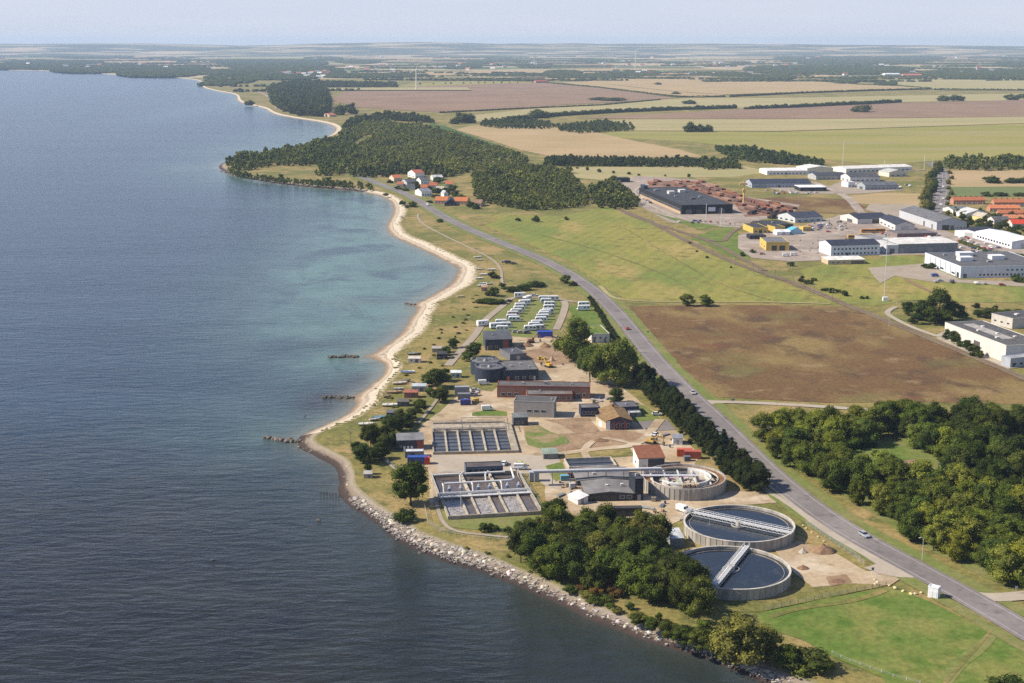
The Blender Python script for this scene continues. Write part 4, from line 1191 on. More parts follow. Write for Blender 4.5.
hedgerow([(935, 90), (1010, 90.5), (1060, 91)], 9, 6, 'dark hedge at the far edge of the pale stubble', 6)
hedgerow([(440, 113), (520, 109), (600, 105.5), (660, 100)], 9, 3.5, 'low hedge below the big brown field', 7)
spaced([(420, 84.5), (470, 83.5), (540, 83)], 30, 9, 'one of the evenly spaced trees along the pale strip', 'spaced trees of the pale strip')
spaced([(590, 80), (640, 79), (700, 78.5)], 65, 11, 'one of the spaced trees on the far stubble', 'spaced trees of the far stubble')
spaced([(560, 166), (600, 172), (640, 176), (690, 177)], 26, 5, 'bush in the broken line behind the black works hall', 'bushes behind the black works hall')
hedgerow([(960, 243), (985, 252), (1010, 256), (1040, 258)], 7, 2.5, 'low hedge along the white factory plot', 11)
spaced([(780, 79), (840, 79), (900, 80)], 60, 11, 'one of the spaced trees along the ridge road', 'spaced trees of the ridge road')
# standalone field trees and copses
for pts, lab in (((( 690, 132, 14, 14), (700, 132, 9, 12), (708, 132, 10, 11), (694, 132, 10, 12)), 'dark field tree in the little trio of the green pasture'),
                 (((537, 118, 15, 15), (530, 119, 12, 8), (546, 118, 10, 9)), 'tall dark tree in the clump between two stubble fields'),
                 (((461, 123, 17, 15), (470, 123, 13, 13), (455, 124, 12, 9)), 'big tree at the far corner of the headland wood'),
                 (((863, 112, 20, 10), (858, 112, 14, 9)), 'dark tree of the round copse in the brown strip'),
                 (((340, 115, 15, 15), (351, 114, 14, 15)), 'tall tree beside the cottage on the bay'),
                 (((943, 101, 14, 8), (953, 101, 14, 9), (960, 101, 10, 8)), 'tree of the copse on the pale band'),
                 (((1010, 100, 14, 8), (1022, 99, 14, 9)), 'tree of the copse at the end of the pale band'),
                 (((250, 105.5, 10, 8), (240, 92, 8, 6)), 'round tree by the water at the bay road'),
                 (((600, 100, 22, 5), (615, 101, 24, 5)), 'low thicket inside the big brown field'),
                 (((690, 104, 14, 6), (676, 94.5, 10, 4), (658, 85, 8, 4), (745, 151, 10, 6)), 'small thicket by a field boundary')):
    for px, py, w, h in pts:
        tree(px, py, w, h, 'mid', FARD, lab, lab.replace('tree', 'trees'), 'field_tree', 'tree', trunk=False)

# ------------------------------------------------------------------ far countryside: mosaic of fields, woods, villages
fr = random.Random(42)
cols = [G_STUB, G_STUB2, G_STUB, G_PLOUGH, G_GREENF, G_PALEG, G_STUB2, G_DRY]
taken = []
coast_far = [(p.x, p.y) for p in inner if p.y > 2800]
def on_land(x, y):
    best = min(coast_far, key=lambda q: abs(q[1] - y) + (0 if q[0] > -20000 else 1e9))
    if y < 5400: return x > best[0] + 120
    return y > max([q[1] for q in coast_far if abs(q[0] - x) < 500] + [0]) + 150
bands = [(y, y * .075) for y in (4700, 5150, 5700, 6350, 7100, 7950, 8900, 10000, 11200, 12500, 13900, 15300)]
for by, bd in bands:
    x = -by * .45
    while x < by * .45:
        wdt = fr.uniform(.05, .14) * by
        px = CX + x / by * F
        if fr.random() < (.45 if by < 9000 else .3) and on_land(x, by) and on_land(x + wdt, by):
            skip = by < 6000 and 330 < px < 1100        # these fields are drawn one by one above
            if not skip:
                sk = fr.uniform(-.03, .03) * by
                d0 = fr.uniform(-.2, .05) * bd; d1 = fr.uniform(.5, .95) * bd
                q = [Vector((x, by + d0, 0)), Vector((x + wdt * .94, by + d0 + fr.uniform(-.1, .1) * bd, 0)), Vector((x + wdt * .94 + sk, by + d1, 0)), Vector((x + sk, by + d1 + fr.uniform(-.1, .1) * bd, 0))]
                zz = ZL + 3.0 + fr.uniform(0, 1.2)
                q = [Vector((p.x, p.y, zz)) for p in q]
                o = link('field', sheet_mesh('field', q, fr.choice(cols))); o['kind'] = 'structure'
        x += wdt
# woods and hedges of the far country: one mass of low crowns
def farwoods():
    vs, qs, ts = [], [], []; o = 0
    g = np.random.default_rng(77)
    def blob(x, y, r, h):
        nonlocal o
        V = CSV * np.array([r * g.uniform(.8, 1.5), r * g.uniform(.8, 1.2), h * .62]) * (1 + .2 * np.sin(CSV @ g.uniform(2, 5, 3)))[:, None] + np.array([x, y, ZL + h * .4])
        vs.append(V); qs.append(CSQ + o); ts.append(np.full(len(CSQ), g.uniform(.1, .55))); o += len(V)
    def mass(px0, px1, py0, py1, hpx=None, dens=1.0):
        """wood between two picture columns and two picture rows of its ground"""
        y0, y1 = G(512, py1).y, G(512, py0).y
        ym = (y0 + y1) / 2
        x0, x1 = (px0 - CX) / F * ym, (px1 - CX) / F * ym
        r = max(7.0, ym / 620)
        n = int(min(2600, (x1 - x0) * (y1 - y0) / (r * r * 3.0) * dens))
        for _ in range(n):
            u, v = g.uniform(-1, 1), g.uniform(-1, 1)
            if abs(u) ** 3 + abs(v) ** 2 > 1.05: continue
            x = (x0 + x1) / 2 + u * (x1 - x0) / 2; y = ym + v * (y1 - y0) / 2
            blob(x * y / ym, y, r, g.uniform(7, 11))
    M = mass
    # known woods, from the photograph
    M(-60, 60, 65, 69.9); M(10, 95, 62, 70); M(60, 130, 67, 73.5); M(125, 205, 71, 77.5); M(18, 110, 60.5, 64); M(95, 130, 66, 70); M(58, 140, 54, 59); M(130, 215, 67, 72); M(205, 300, 70, 75.5); M(225, 330, 60, 70, dens=.6); M(290, 345, 68, 76, dens=.7)
    M(210, 262, 76, 84, dens=.55); M(205, 240, 84, 86); M(250, 320, 75.5, 80.5); M(318, 430, 74.5, 78.5); M(340, 382, 60, 64); M(310, 345, 57, 61); M(440, 480, 64, 69); M(470, 492, 62, 64.5)
    M(545, 580, 71, 78); M(520, 550, 66, 68.5); M(580, 622, 74.5, 79); M(622, 657, 71.5, 76); M(690, 745, 73, 77); M(740, 905, 66, 75, dens=.9); M(770, 935, 55, 65, dens=.9); M(745, 790, 76, 80); M(918, 1060, 70, 79); M(985, 1060, 62, 68); M(970, 985, 76, 80)
    M(560, 585, 46.5, 48); M(500, 560, 52, 54); M(830, 850, 81.5, 84); M(870, 890, 83, 86); M(840, 852, 80, 83)
    # lesser copses and hedges
    for _ in range(270):
        y = float(g.choice([g.uniform(4600, 8000), g.uniform(6000, 13000), g.uniform(9000, 16300)]))
        px = g.uniform(-60, 1090); x = (px - CX) / F * y
        if not on_land(x, y): continue
        if y < 5600 and px > 330: continue
        L = g.uniform(80, 520) * (1 + y / 9000); an = g.normal(0, .25)
        r = max(6.0, y / 700); dep = g.choice([1, 1, 2, 4])
        for _ in range(int(L / r * .8 * dep)):
            t = g.uniform(-.5, .5)
            blob(x + L * t * math.cos(an), y + L * t * math.sin(an) + g.normal(0, 1) * r * dep * .9, r, g.uniform(6, 10))
    ob = link('woodland', np_mesh('woodland', np.concatenate(vs), np.concatenate(qs), LEAF, np.concatenate(ts)), None, FARD)
    ob['kind'] = 'stuff'; ob['label'] = 'woods, hedges and copses of the far countryside'
farwoods()
# ------------------------------------------------------------------ buildings
WHITE, OFFW, LGREY, GREY, DGREY, BLACK = (.78, .77, .74), (.66, .63, .57), (.42, .42, .42), (.25, .25, .26), (.095, .097, .105), (.03, .032, .036)
NAVY, SLATE, BLUEG, YELLOW, ORANGE, REDR, CREAM = (.035, .045, .065), (.085, .09, .105), (.30, .36, .44), (.55, .39, .10), (.40, .14, .065), (.42, .10, .06), (.55, .46, .30)
BLUE = (.02, .06, .28)
def frame_of(A, B, C=None, dpx=None, axis='f'):
    a, b = G(*A), G(*B)
    u = b - a; W = u.length
    if C is not None:
        c = G(*C); d = c - a; D = d.length
        if axis == 'd':
            dn = d.normalized(); un = Vector((dn.y, -dn.x, 0))
        else:
            un = u.normalized()
    else:
        un = u.normalized(); D = dm(A[1], dpx, A[0])
    return a, math.atan2(un.y, un.x), W, D
def building(label, cat, A, B, hpx=None, h=None, dpx=None, C=None, axis='f', D=None, roof='flat', wall=WHITE, rc=DGREY, rh=None, windows=(), doors=(), vents=(), wm=None, rm=None, name='building', group=None, over=.25, wcol=None, panes=True, straight=False):
    a, rz, W, D0 = frame_of(A, B, C, dpx if dpx is not None else 5, axis)
    if straight: rz = 0
    D = D or D0
    H = h if h is not None else hm(A[1], hpx, A[0])
    t = thing(name, label, cat, a, rz, group)
    wm = wm or WALL; rm = rm or ROOFM
    w = MB()
    if roof == 'flat':
        w.box(0, W, 0, D, -.3, H)
        w.box(-.06, W + .06, -.06, .22, H, H + .35); w.box(-.06, W + .06, D - .22, D + .06, H, H + .35)
        w.box(-.06, .22, .22, D - .22, H, H + .35); w.box(W - .22, W + .06, .22, D - .22, H, H + .35)
        r = MB().box(.23, W - .23, .23, D - .23, H, H + .12)
    elif roof == 'slab':
        w.box(0, W, 0, D, -.3, H)
        r = MB().box(-over, W + over, -over, D + over, H + .003, H + .4)
    elif roof in ('gx', 'gy'):
        span = D if roof == 'gx' else W; Ln = W if roof == 'gx' else D
        rh = rh or span * .2
        def pt(s, l, z): return (l, s, z) if roof == 'gx' else (s, l, z)
        vs = [pt(0, 0, -.3), pt(span, 0, -.3), pt(span, 0, H), pt(span / 2, 0, H + rh), pt(0, 0, H), pt(0, Ln, -.3), pt(span, Ln, -.3), pt(span, Ln, H), pt(span / 2, Ln, H + rh), pt(0, Ln, H)]
        w.add(vs, [(0, 1, 2, 3, 4), (9, 8, 7, 6, 5), (0, 4, 9, 5), (1, 6, 7, 2), (4, 3, 8, 9), (3, 2, 7, 8)])
        r = MB(); th = .22; sl = rh / (span / 2); o = over
        for sgn in (0, 1):
            s0, s1 = (-o, span / 2) if sgn == 0 else (span + o, span / 2)
            z0 = H - sl * o + .02; z1 = H + rh + .02
            q = [pt(s0, -o, z0), pt(s0, Ln + o, z0), pt(s1, Ln + o, z1), pt(s1, -o, z1)]
            r.add(q + [(x, y, z + th) for x, y, z in q], [(0, 1, 2, 3), (7, 6, 5, 4), (0, 4, 5, 1), (1, 5, 6, 2), (2, 6, 7, 3), (3, 7, 4, 0)])
    elif roof in ('mf', 'mb', 'ml', 'mr'):       # one slope, low at front / back / left / right
        rh = rh or 1.2
        z = {'mf': (0, 0, rh, rh), 'mb': (rh, rh, 0, 0), 'ml': (0, rh, rh, 0), 'mr': (rh, 0, 0, rh)}[roof]
        xy = [(0, 0), (W, 0), (W, D), (0, D)]
        w.add([(x, y, -.3) for x, y in xy] + [(x, y, H + k) for (x, y), k in zip(xy, z)], [(3, 2, 1, 0), (4, 5, 6, 7), (0, 1, 5, 4), (1, 2, 6, 5), (2, 3, 7, 6), (3, 0, 4, 7)])
        o = over
        oxy = [(-o, -o), (W + o, -o), (W + o, D + o), (-o, D + o)]
        r = MB(); r.add([(x, y, H + k + .01) for (x, y), k in zip(oxy, z)] + [(x, y, H + k + .26) for (x, y), k in zip(oxy, z)], [(3, 2, 1, 0), (4, 5, 6, 7), (0, 1, 5, 4), (1, 2, 6, 5), (2, 3, 7, 6), (3, 0, 4, 7)])
    part('wall', w, wm, t, wall)
    part('roof', r, rm, t, rc)
    def face_box(face, s0, s1, z0, z1, out):
        if face == 'f': return (s0, s1, -out, .05, z0, z1)
        if face == 'b': return (s0, s1, D - .05, D + out, z0, z1)
        if face == 'l': return (-out, .05, s0, s1, z0, z1)
        return (W - .05, W + out, s0, s1, z0, z1)
    for spec in windows:
        face, n, z0, z1, fill = spec[:5]
        lo, hi = spec[5:7] if len(spec) > 5 else (.04, .96)
        Ln = W if face in 'fb' else D
        for k in range(n):
            c0 = Ln * (lo + (hi - lo) * (k + (1 - fill) / 2) / n); c1 = Ln * (lo + (hi - lo) * (k + (1 + fill) / 2) / n)
            fr = MB(); fr.box(*face_box(face, c0, c1, z0, z1, .05))
            wo = part('window', fr, METAL, t, wcol or (.5, .5, .5))
            if panes:
                e = .12
                part('pane', MB().box(*face_box(face, c0 + e, c1 - e, z0 + e, z1 - e, .09)), GLASS, wo)
    for spec in doors:
        face, s0, s1, z1, c = spec[:5]
        Ln = W if face in 'fb' else D
        part('door', MB().box(*face_box(face, s0 * Ln, s1 * Ln, 0, z1, .07)), METAL, t, c)  # includes flat dark panels that stand for shade in open bays and recesses
    for (fx, fy, sx, sy, sz, c) in vents:
        v = MB(); zt = H + (.12 if roof == 'flat' else .3)
        v.box(fx * W - sx / 2, fx * W + sx / 2, fy * D - sy / 2, fy * D + sy / 2, zt - .3, zt + sz)
        v.box(fx * W - sx * .55, fx * W + sx * .55, fy * D - sy * .55, fy * D + sy * .55, zt + sz, zt + sz + .12)
        part('roof_vent', v, METAL, t, c)
    return t, W, D, H
bd = building
# --- the treatment works
t, W, D, H = bd('long low red brick hall with dark flat roof behind the grey block', 'building', (497, 397.5), (590, 399), hpx=11.5, dpx=5.0, wall=(.3, .1, .06), rc=(.11, .108, .105), wm=BRICK, windows=(('f', 3, 1.0, 2.4, .7, .03, .24), ('f', 2, 1.0, 2.6, .6, .84, .97)), doors=(('f', .87, .9, 2.4, DGREY),), vents=((.27, .5, 1, 1, .7, LGREY), (.52, .5, 1.4, 1.4, 1.1, GREY), (.8, .5, .8, .8, .6, LGREY)))
bd('brick annex with grey flat roof projecting from the long brick hall', 'building', (527, 402.5), (572.5, 402), hpx=7.5, dpx=7.0, wall=(.3, .1, .06), rc=(.15, .145, .14), wm=BRICK, windows=(('f', 3, 1.0, 2.3, .7, .62, .97),), doors=(('f', .55, .6, 2.2, DGREY),), vents=((.3, .5, .7, .7, .5, LGREY), (.55, .6, .7, .7, .5, LGREY)))
t, W, D, H = bd('grey rendered block with sunlit end wall and three dark slit windows', 'building', (513.8, 416.5), (554, 418), hpx=15, dpx=5.8, wall=(.30, .285, .26), rc=(.10, .10, .10), windows=(('f', 3, 2.3, 3.3, .72, .30, .82),), doors=(('l', .4, .6, 2.3, GREY),), vents=((.9, .5, .6, .6, .5, LGREY),))
part('sunlit_end_panel', MB().box(-.06, -.004, 0.05, D - .05, 0, H + .2), WALL, t, (.72, .70, .66))  # sun on the end wall put into the panel's paler colour
bd('small dark shed leaning on the corner of the grey block', 'shed', (513.5, 426), (528, 425.5), hpx=8, dpx=3.4, wall=DGREY, rc=(.16, .17, .17), roof='mf', rh=.5, windows=(('f', 2, 1, 2, .5),), doors=(('f', .75, .95, 2.1, BLACK),), name='shed')
# navy round tanks with roof plant
def round_tank(c, rpx, hpx, label, wall, rc, plant=True):
    p = G(*c); s = ppm(*c); r = rpx / s; h = hm(c[1], hpx, c[0])
    t = thing('round_tank', label, 'tank', p)
    part('wall', MB().ring(r - .3, r, -.3, h + .5, 48), WALL, t, wall)
    part('roof', MB().prism([( (r - .3) * math.cos(6.2832 * i / 48), (r - .3) * math.sin(6.2832 * i / 48)) for i in range(48)], h - .1, h + .12), ROOFM, t, rc)
    part('rim_rail', MB().ring(r - .22, r - .14, h + 1.2, h + 1.28, 48), METAL, t, LGREY)
    for k in range(12):
        a = k * .5236
        part('stair_post', MB().tube(((r - .18) * math.cos(a), (r - .18) * math.sin(a), h + .5), ((r - .18) * math.cos(a), (r - .18) * math.sin(a), h + 1.25), .04, 5), METAL, t, LGREY)
    if plant:
        part('pipe', MB().path([(-r * .6, 0, h + .1), (-r * .6, 0, h + 1.4), (0, 0, h + 1.4), (r * .5, r * .3, h + 1.4), (r * .5, r * .3, h + .1)], .22, 8), METAL, t, LGREY)
        part('dome', MB().tube((0, 0, h + .1), (0, 0, h + 1.1), 1.2, 14, 0, .7), METAL, t, GREY)
        for k in range(3):
            part('hatch', MB().box(-r * .5 + k * 2.2, -r * .5 + k * 2.2 + 1.2, r * .35, r * .35 + 1.2, h + .1, h + .7), METAL, t, LGREY)
    return t
round_tank((485.3, 372.5), 14.8, 11.5, 'navy clad round digester tank, the rear one of the touching pair', NAVY, (.13, .13, .135))
round_tank((489.6, 379.2), 14.8, 12.0, 'navy clad round digester tank, the front one of the touching pair', NAVY, (.12, .12, .125))
bd('navy walled block with grey flat roof joined to the round digester tanks', 'building', (502.5, 381.6), (538.5, 380.4), hpx=10.5, dpx=10.5, wall=NAVY, rc=(.13, .125, .12), windows=(('f', 3, 1.0, 2.3, .5, .3, .9),), doors=(('f', .12, .2, 2.4, REDR), ('f', .86, .92, 2.3, LGREY)), vents=((.3, .4, 1.0, 1.0, .6, LGREY), (.6, .6, 1, 1, .6, LGREY), (.8, .3, .7, .7, .5, LGREY)))
bd('small dark roofed plant house behind the navy block', 'building', (510, 361), (526.5, 359.5), hpx=6, dpx=6.5, wall=(.15, .15, .16), rc=(.085, .088, .1), vents=((.5, .5, .8, .8, .6, LGREY),), doors=(('f', .4, .6, 2.2, LGREY),))
t, W, D, H = bd('charcoal panelled hall with a red stripe below the caravan park', 'building', (485.5, 350.5), (512.3, 350), hpx=10.5, dpx=7.5, wall=(.05, .055, .068), rc=(.085, .088, .10), roof='mf', rh=.8, doors=(('f', .05, .1, 2.2, LGREY),), windows=(('f', 2, 1.2, 2.6, .5, .1, .5),), vents=((.3, .5, .8, .8, .9, LGREY),))
part('red_panel', MB().box(W * .66, W * .86, -.06, -.004, 0, H - .1), PLAIN, t, (.26, .075, .055))
# ochre roofed house and wings
bd('navy windowed flat wing on the seaward side of the ochre roofed house', 'building', (581, 417), (600, 416.5), hpx=8.5, dpx=4, wall=(.035, .04, .07), rc=(.16, .15, .145), windows=(('f', 4, .9, 2.4, .75),), doors=(('f', .9, .98, 2.2, REDR),), wcol=(.55, .5, .5))
t, W, D, H = bd('house with a low ochre sedum gable roof and red panelled front', 'house', (606.8, 430), (631.5, 429.3), hpx=9, dpx=12.5, wall=(.07, .06, .085), rc=(.22, .14, .065), rm=RUSTY, roof='gy', rh=1.7, windows=(('f', 4, .9, 2.6, .7, .16, .96), ('l', 4, 1, 2.3, .6)), name='house', over=.5)
for k in range(3): part('red_panel', MB().box(W * (.27 + .22 * k), W * (.32 + .22 * k), -.12, -.055, 0, H - .2), PLAIN, t, (.35, .08, .05))
part('white_panel', MB().box(0.02, W * .13, -.06, -.004, 0, H), WALL, t, WHITE)
part('chimney', MB().box(W * .5 - .4, W * .5 + .4, D * .8, D * .8 + .8, H + 1.2, H + 3), BRICK, t)
bd('low cream wall porch at the corner of the ochre roofed house', 'porch', (596, 424.5), (606, 429), hpx=6, dpx=7, wall=(.5, .42, .30), rc=(.28, .2, .1), rm=RUSTY, roof='mr', rh=1.2, doors=(('f', .3, .6, 2.1, WHITE),), name='porch')
bd('flat dark navy wing on the road side of the ochre roofed house', 'building', (619, 415.5), (639, 414.5), hpx=7.5, dpx=6, wall=(.03, .035, .06), rc=(.12, .12, .13), windows=(('f', 3, .9, 2.3, .7),), vents=((.5, .5, .7, .7, .5, LGREY),))
bd('small dark hut beside the ochre roofed house', 'hut', (630, 417.5), (641, 417), hpx=4, dpx=3, wall=GREY, rc=LGREY, doors=(('f', .4, .6, 1.8, DGREY),), name='hut')
# tall white house with rusty roof at the emptied tank
t, W, D, H = bd('white walled house with rust red pitched roof at the emptied tank', 'house', (638.5, 471), (664.5, 470), hpx=12, dpx=8, wall=(.68, .655, .60), rc=(.22, .09, .05), rm=TILE, roof='mf', rh=2.0, windows=(('l', 1, 1.5, 2.6, .2),), doors=(('f', .15, .3, 2.2, LGREY),), name='house')
part('front_cladding', MB().box(W * .36, W - .1, -.07, -.004, .2, H - .2), METAL, t, NAVY)
# grey twin halls
t, W, D, H = bd('grey hall with low pitched felt roof and dark open front', 'hall', (586, 501.5), (634, 500.5), hpx=7, dpx=13, wall=(.06, .062, .068), rc=(.185, .175, .168), roof='gy', rh=.8, doors=(('f', .05, .3, 2.2, BLACK), ('f', .35, .62, 2.2, BLACK)), windows=(('f', 2, .8, 2.0, .7, .68, .98),), vents=((.48, .45, .9, .9, 1.0, OFFW), (.8, .5, .9, .9, 1.0, OFFW)), name='hall', over=.4)
t, W, D, H = bd('grey felt roofed hall behind the pipe bridge', 'hall', (577.5, 486.0), (632.5, 484), hpx=5, dpx=12, wall=(.07, .072, .078), rc=(.195, .185, .178), roof='gy', rh=.7, doors=(('f', .05, .2, 2.2, BLACK),), vents=((.33, .35, .9, .9, 1.1, OFFW),), name='hall', over=.3)
bd('tall black plant tower between the grey hall and the emptied tank', 'tower', (634.8, 501), (643.3, 500.4), hpx=21, dpx=7, wall=(.028, .032, .042), rc=(.07, .07, .08), vents=((.5, .5, .8, .8, .9, LGREY),), doors=(('f', .3, .7, 2.2, GREY),), name='tower')
bd('white pitched lean-to at the end of the grey hall', 'shed', (578, 505), (588, 503), hpx=4.5, dpx=6, wall=(.6, .6, .58), rc=(.55, .55, .54), roof='ml', rh=1.0, doors=(('f', .3, .6, 1.9, GREY),), name='shed')
# shed on the seaward side
t, W, D, H = bd('dark hut with brick end and white tarpaulins on the seaward fence', 'hut', (397.5, 450.5), (424.0, 449.5), hpx=9.5, dpx=5.0, wall=(.055, .058, .068), rc=(.19, .19, .2), roof='mf', rh=.9, windows=(('f', 1, 1, 2, .4, .05, .2),), name='hut')
part('brick_panel', MB().box(W * .74, W - .02, -.07, -.004, 0, H - .1), BRICK, t)
for k in range(3): part('tarpaulin', MB().box(W * (.22 + .14 * k), W * (.30 + .14 * k), -.3, -.08, 0, 1.7), PLAIN, t, (.7, .7, .72))
bd('white roofed low annex below the dark seaward hut', 'annex', (405, 458), (424, 457.5), hpx=5.5, dpx=3, wall=(.16, .165, .175), rc=(.55, .55, .56), doors=(('f', .3, .5, 1.9, BLACK),), windows=(('f', 1, .8, 1.6, .5, .6, .9),), name='annex')
bd('long black open shed below the yard road by the grove', 'shed', (600.5, 517), (642, 516.3), hpx=6.5, dpx=3.6, wall=(.05, .048, .045), rc=(.045, .043, .042), roof='mb', rh=.5, doors=(('f', .05, .3, 2.0, BLACK), ('f', .36, .62, 2.0, BLACK), ('f', .68, .95, 2.0, BLACK)), name='shed')  # black panels on the solid front stand for shade inside the open bays
bd('pale grey hut with white sheet roof next to the round tanks', 'hut', (671.5, 547.5), (683.3, 547), hpx=8.5, dpx=8, wall=(.26, .265, .27), rc=(.44, .45, .46), roof='mf', rh=.7, doors=(('f', .55, .85, 2.0, GREY),), windows=(('f', 1, 1, 1.8, .6, .1, .5),), vents=((.3, .7, .7, .7, .5, LGREY),), name='hut')
bd('white hut with grey pitched roof near the orange containers', 'hut', (672.8, 444.8), (682.5, 445), hpx=6.5, dpx=4, wall=(.62, .62, .60), rc=(.22, .23, .25), roof='gx', rh=.9, doors=(('f', .4, .6, 2.0, GREY),), windows=(('f', 2, .9, 1.8, .5, .05, .38),), name='hut')
bd('small green roofed hut on the grass by the dark basin', 'hut', (543.5, 459.5), (558, 459), hpx=5, dpx=4.2, wall=(.2, .2, .18), rc=(.22, .27, .22), roof='mf', rh=.6, doors=(('f', .1, .3, 1.9, DGREY),), name='hut')
t, W, D, H = bd('white concrete reservoir house with a bright grass roof by the hedge', 'building', (591.5, 343), (609.5, 342.4), hpx=8.5, dpx=9, wall=(.55, .52, .46), rc=(.125, .185, .035), rm=G_LAWN, windows=(('f', 3, 2.2, 3.2, .4),), doors=(('f', .1, .22, 2.2, DGREY), ('f', .7, .8, 2.2, DGREY)))
t, W, D, H = bd('white metal kiosk box on the verge of the main road', 'kiosk', (927.5, 597), (937.5, 599.5), hpx=10, D=2.0, wall=(.70, .71, .73), rc=(.74, .75, .76), wm=METAL, rm=METAL, doors=(('f', .1, .48, 2.1, (.66, .67, .69)), ('f', .52, .9, 2.1, (.66, .67, .69))), name='kiosk')
# --- hamlet on the coast road
bd('cottage with bright orange roof at the wood edge, first in the hamlet', 'cottage', (394, 182.3), (402, 182), hpx=4, dpx=1.6, wall=(.6, .5, .38), rc=ORANGE, rm=TILE, roof='gx', rh=3, windows=(('f', 3, 1, 2.2, .4),), doors=(('f', .45, .55, 2, DGREY),), name='cottage')
bd('white gabled cottage with red roof standing highest in the hamlet', 'cottage', (415.3, 178), (424.5, 177.5), hpx=4.5, dpx=1.6, wall=WHITE, rc=(.38, .12, .07), rm=TILE, roof='gx', rh=3.4, windows=(('f', 3, 1, 2.2, .4), ('l', 2, 1, 2.2, .4)), name='cottage')
bd('grey slate cottage in the middle of the hamlet', 'cottage', (407, 186), (417, 185.6), hpx=3.6, dpx=1.8, wall=LGREY, rc=SLATE, roof='gx', rh=2.6, windows=(('f', 4, 1, 2.2, .4),), name='cottage')
bd('white cottage with dark roof beside the red roofed one', 'cottage', (421, 184.3), (430.5, 184), hpx=3.6, dpx=1.8, wall=WHITE, rc=DGREY, roof='gx', rh=2.6, windows=(('f', 4, 1, 2.2, .4),), name='cottage')
bd('low grey cottage on the wood side of the hamlet', 'cottage', (433, 180.5), (443, 180.3), hpx=3, dpx=1.6, wall=OFFW, rc=LGREY, roof='gx', rh=2, windows=(('f', 3, 1, 2, .4),), name='cottage')
bd('white villa with two dark dormers just above the farm', 'villa', (421.5, 196.5), (432, 196), hpx=4.4, dpx=2, wall=WHITE, rc=(.2, .21, .23), roof='gx', rh=2.6, windows=(('f', 4, 1, 2.4, .5),), name='villa')
bd('farm wing with orange tiled roof on the seaward side of the navy gable', 'farmhouse', (434.5, 204), (447, 204.2), hpx=3.4, dpx=2, wall=(.5, .35, .25), rc=(.46, .16, .06), rm=TILE, roof='gx', rh=3.2, windows=(('f', 4, 1, 2.2, .4),), name='farmhouse')
bd('navy gable house in the middle of the orange roofed farm', 'farmhouse', (444.5, 206), (456, 206), hpx=2.6, dpx=2.4, wall=(.03, .03, .055), rc=(.05, .05, .065), roof='gy', rh=4.0, windows=(('f', 3, 1, 2, .4),), name='farmhouse')
bd('farm wing with orange tiled roof on the inland side of the navy gable', 'farmhouse', (454, 204.6), (467, 204.8), hpx=3.4, dpx=2, wall=(.5, .35, .25), rc=(.46, .16, .06), rm=TILE, roof='gx', rh=3.2, windows=(('f', 4, 1, 2.2, .4),), name='farmhouse')
bd('white pointed tower house behind the orange roofed farm', 'tower', (444, 199.5), (448, 199.3), hpx=6, dpx=.9, wall=WHITE, rc=LGREY, roof='gy', rh=2.5, windows=(('f', 1, 4, 5.5, .4),), name='tower')
bd('brown thatched cottage among shrubs at the inland end of the farm', 'cottage', (471.5, 206.5), (481, 206.7), hpx=3, dpx=2, wall=(.5, .38, .28), rc=(.26, .16, .10), rm=RUSTY, roof='gx', rh=3, windows=(('f', 3, 1, 2, .4),), name='cottage')
bd('small orange roofed house on the bay below the dark wood', 'cottage', (329.5, 117), (336, 116.8), hpx=2, dpx=.8, wall=(.5, .4, .3), rc=ORANGE, rm=TILE, roof='gx', rh=3, panes=False, windows=(('f', 2, 1, 2, .4),), name='cottage')
for px, py, w, c, l in ((424, 190.5, 7, ORANGE, 'small orange roofed cottage among the trees above the villa'), (433, 188.5, 8, (.42, .12, .07), 'red roofed cottage between villa and tower house'), (411, 190, 7, SLATE, 'slate roofed shed house beside the coast road bend'), (440, 192.5, 8, (.5, .45, .38), 'pale roofed cottage behind the white villa'), (449, 187, 7, (.46, .15, .08), 'red roofed cottage at the wood edge above the tower house'), (400, 187.5, 6, ORANGE, 'orange roofed cottage closest to the coast road bend')):
    bd(l, 'cottage', (px - w / 2, py), (px + w / 2, py), hpx=3, D=8, wall=OFFW, rc=c, rm=TILE, roof='gx', rh=2.8, windows=(('f', 3, 1, 2.2, .4),), name='cottage')
# --- industrial estate
t, W, D, H = bd('huge black roofed works hall with rusty stock yard behind', 'factory', (681.5, 214.5), (735, 215.2), hpx=9.0, C=(639, 196), axis='d', wall=(.022, .023, .026), rc=(.05, .052, .058), windows=(('l', 26, 2.8, 4.6, .7),), doors=(('f', .08, .2, 4.5, DGREY), ('f', .28, .4, 4.5, BLACK), ('f', .72, .84, 4.5, DGREY)), vents=((.35, .62, 6, 8, 2.6, OFFW), (.65, .70, 6, 8, 2.6, OFFW), (.5, .3, 4, 4, 1.6, DGREY), (.3, .45, 3, 3, 1.2, GREY), (.75, .4, 3, 3, 1.2, GREY), (.2, .8, 4, 4, 1.5, GREY)), name='factory')
part('sign', MB().box(W * .52, W * .66, -.2, -.01, H * .3, H * .75), PLAIN, t, (.62, .64, .66))
part('lower_band', MB().box(-.12, -.01, 0.02 * D, .98 * D, 0, 2.4), WALL, t, (.42, .31, .20))
part('roof_lantern', MB().box(W * .02, W * .1, D * .9, D * .99, H, H + 4), METAL, t, NAVY)
bd('black low shed at the far end of the rusty stock yard', 'shed', (615, 182.5), (630, 182.3), hpx=4, dpx=1.2, wall=(.03, .03, .035), rc=(.05, .05, .055), doors=(('f', .2, .4, 3, GREY),), name='shed')
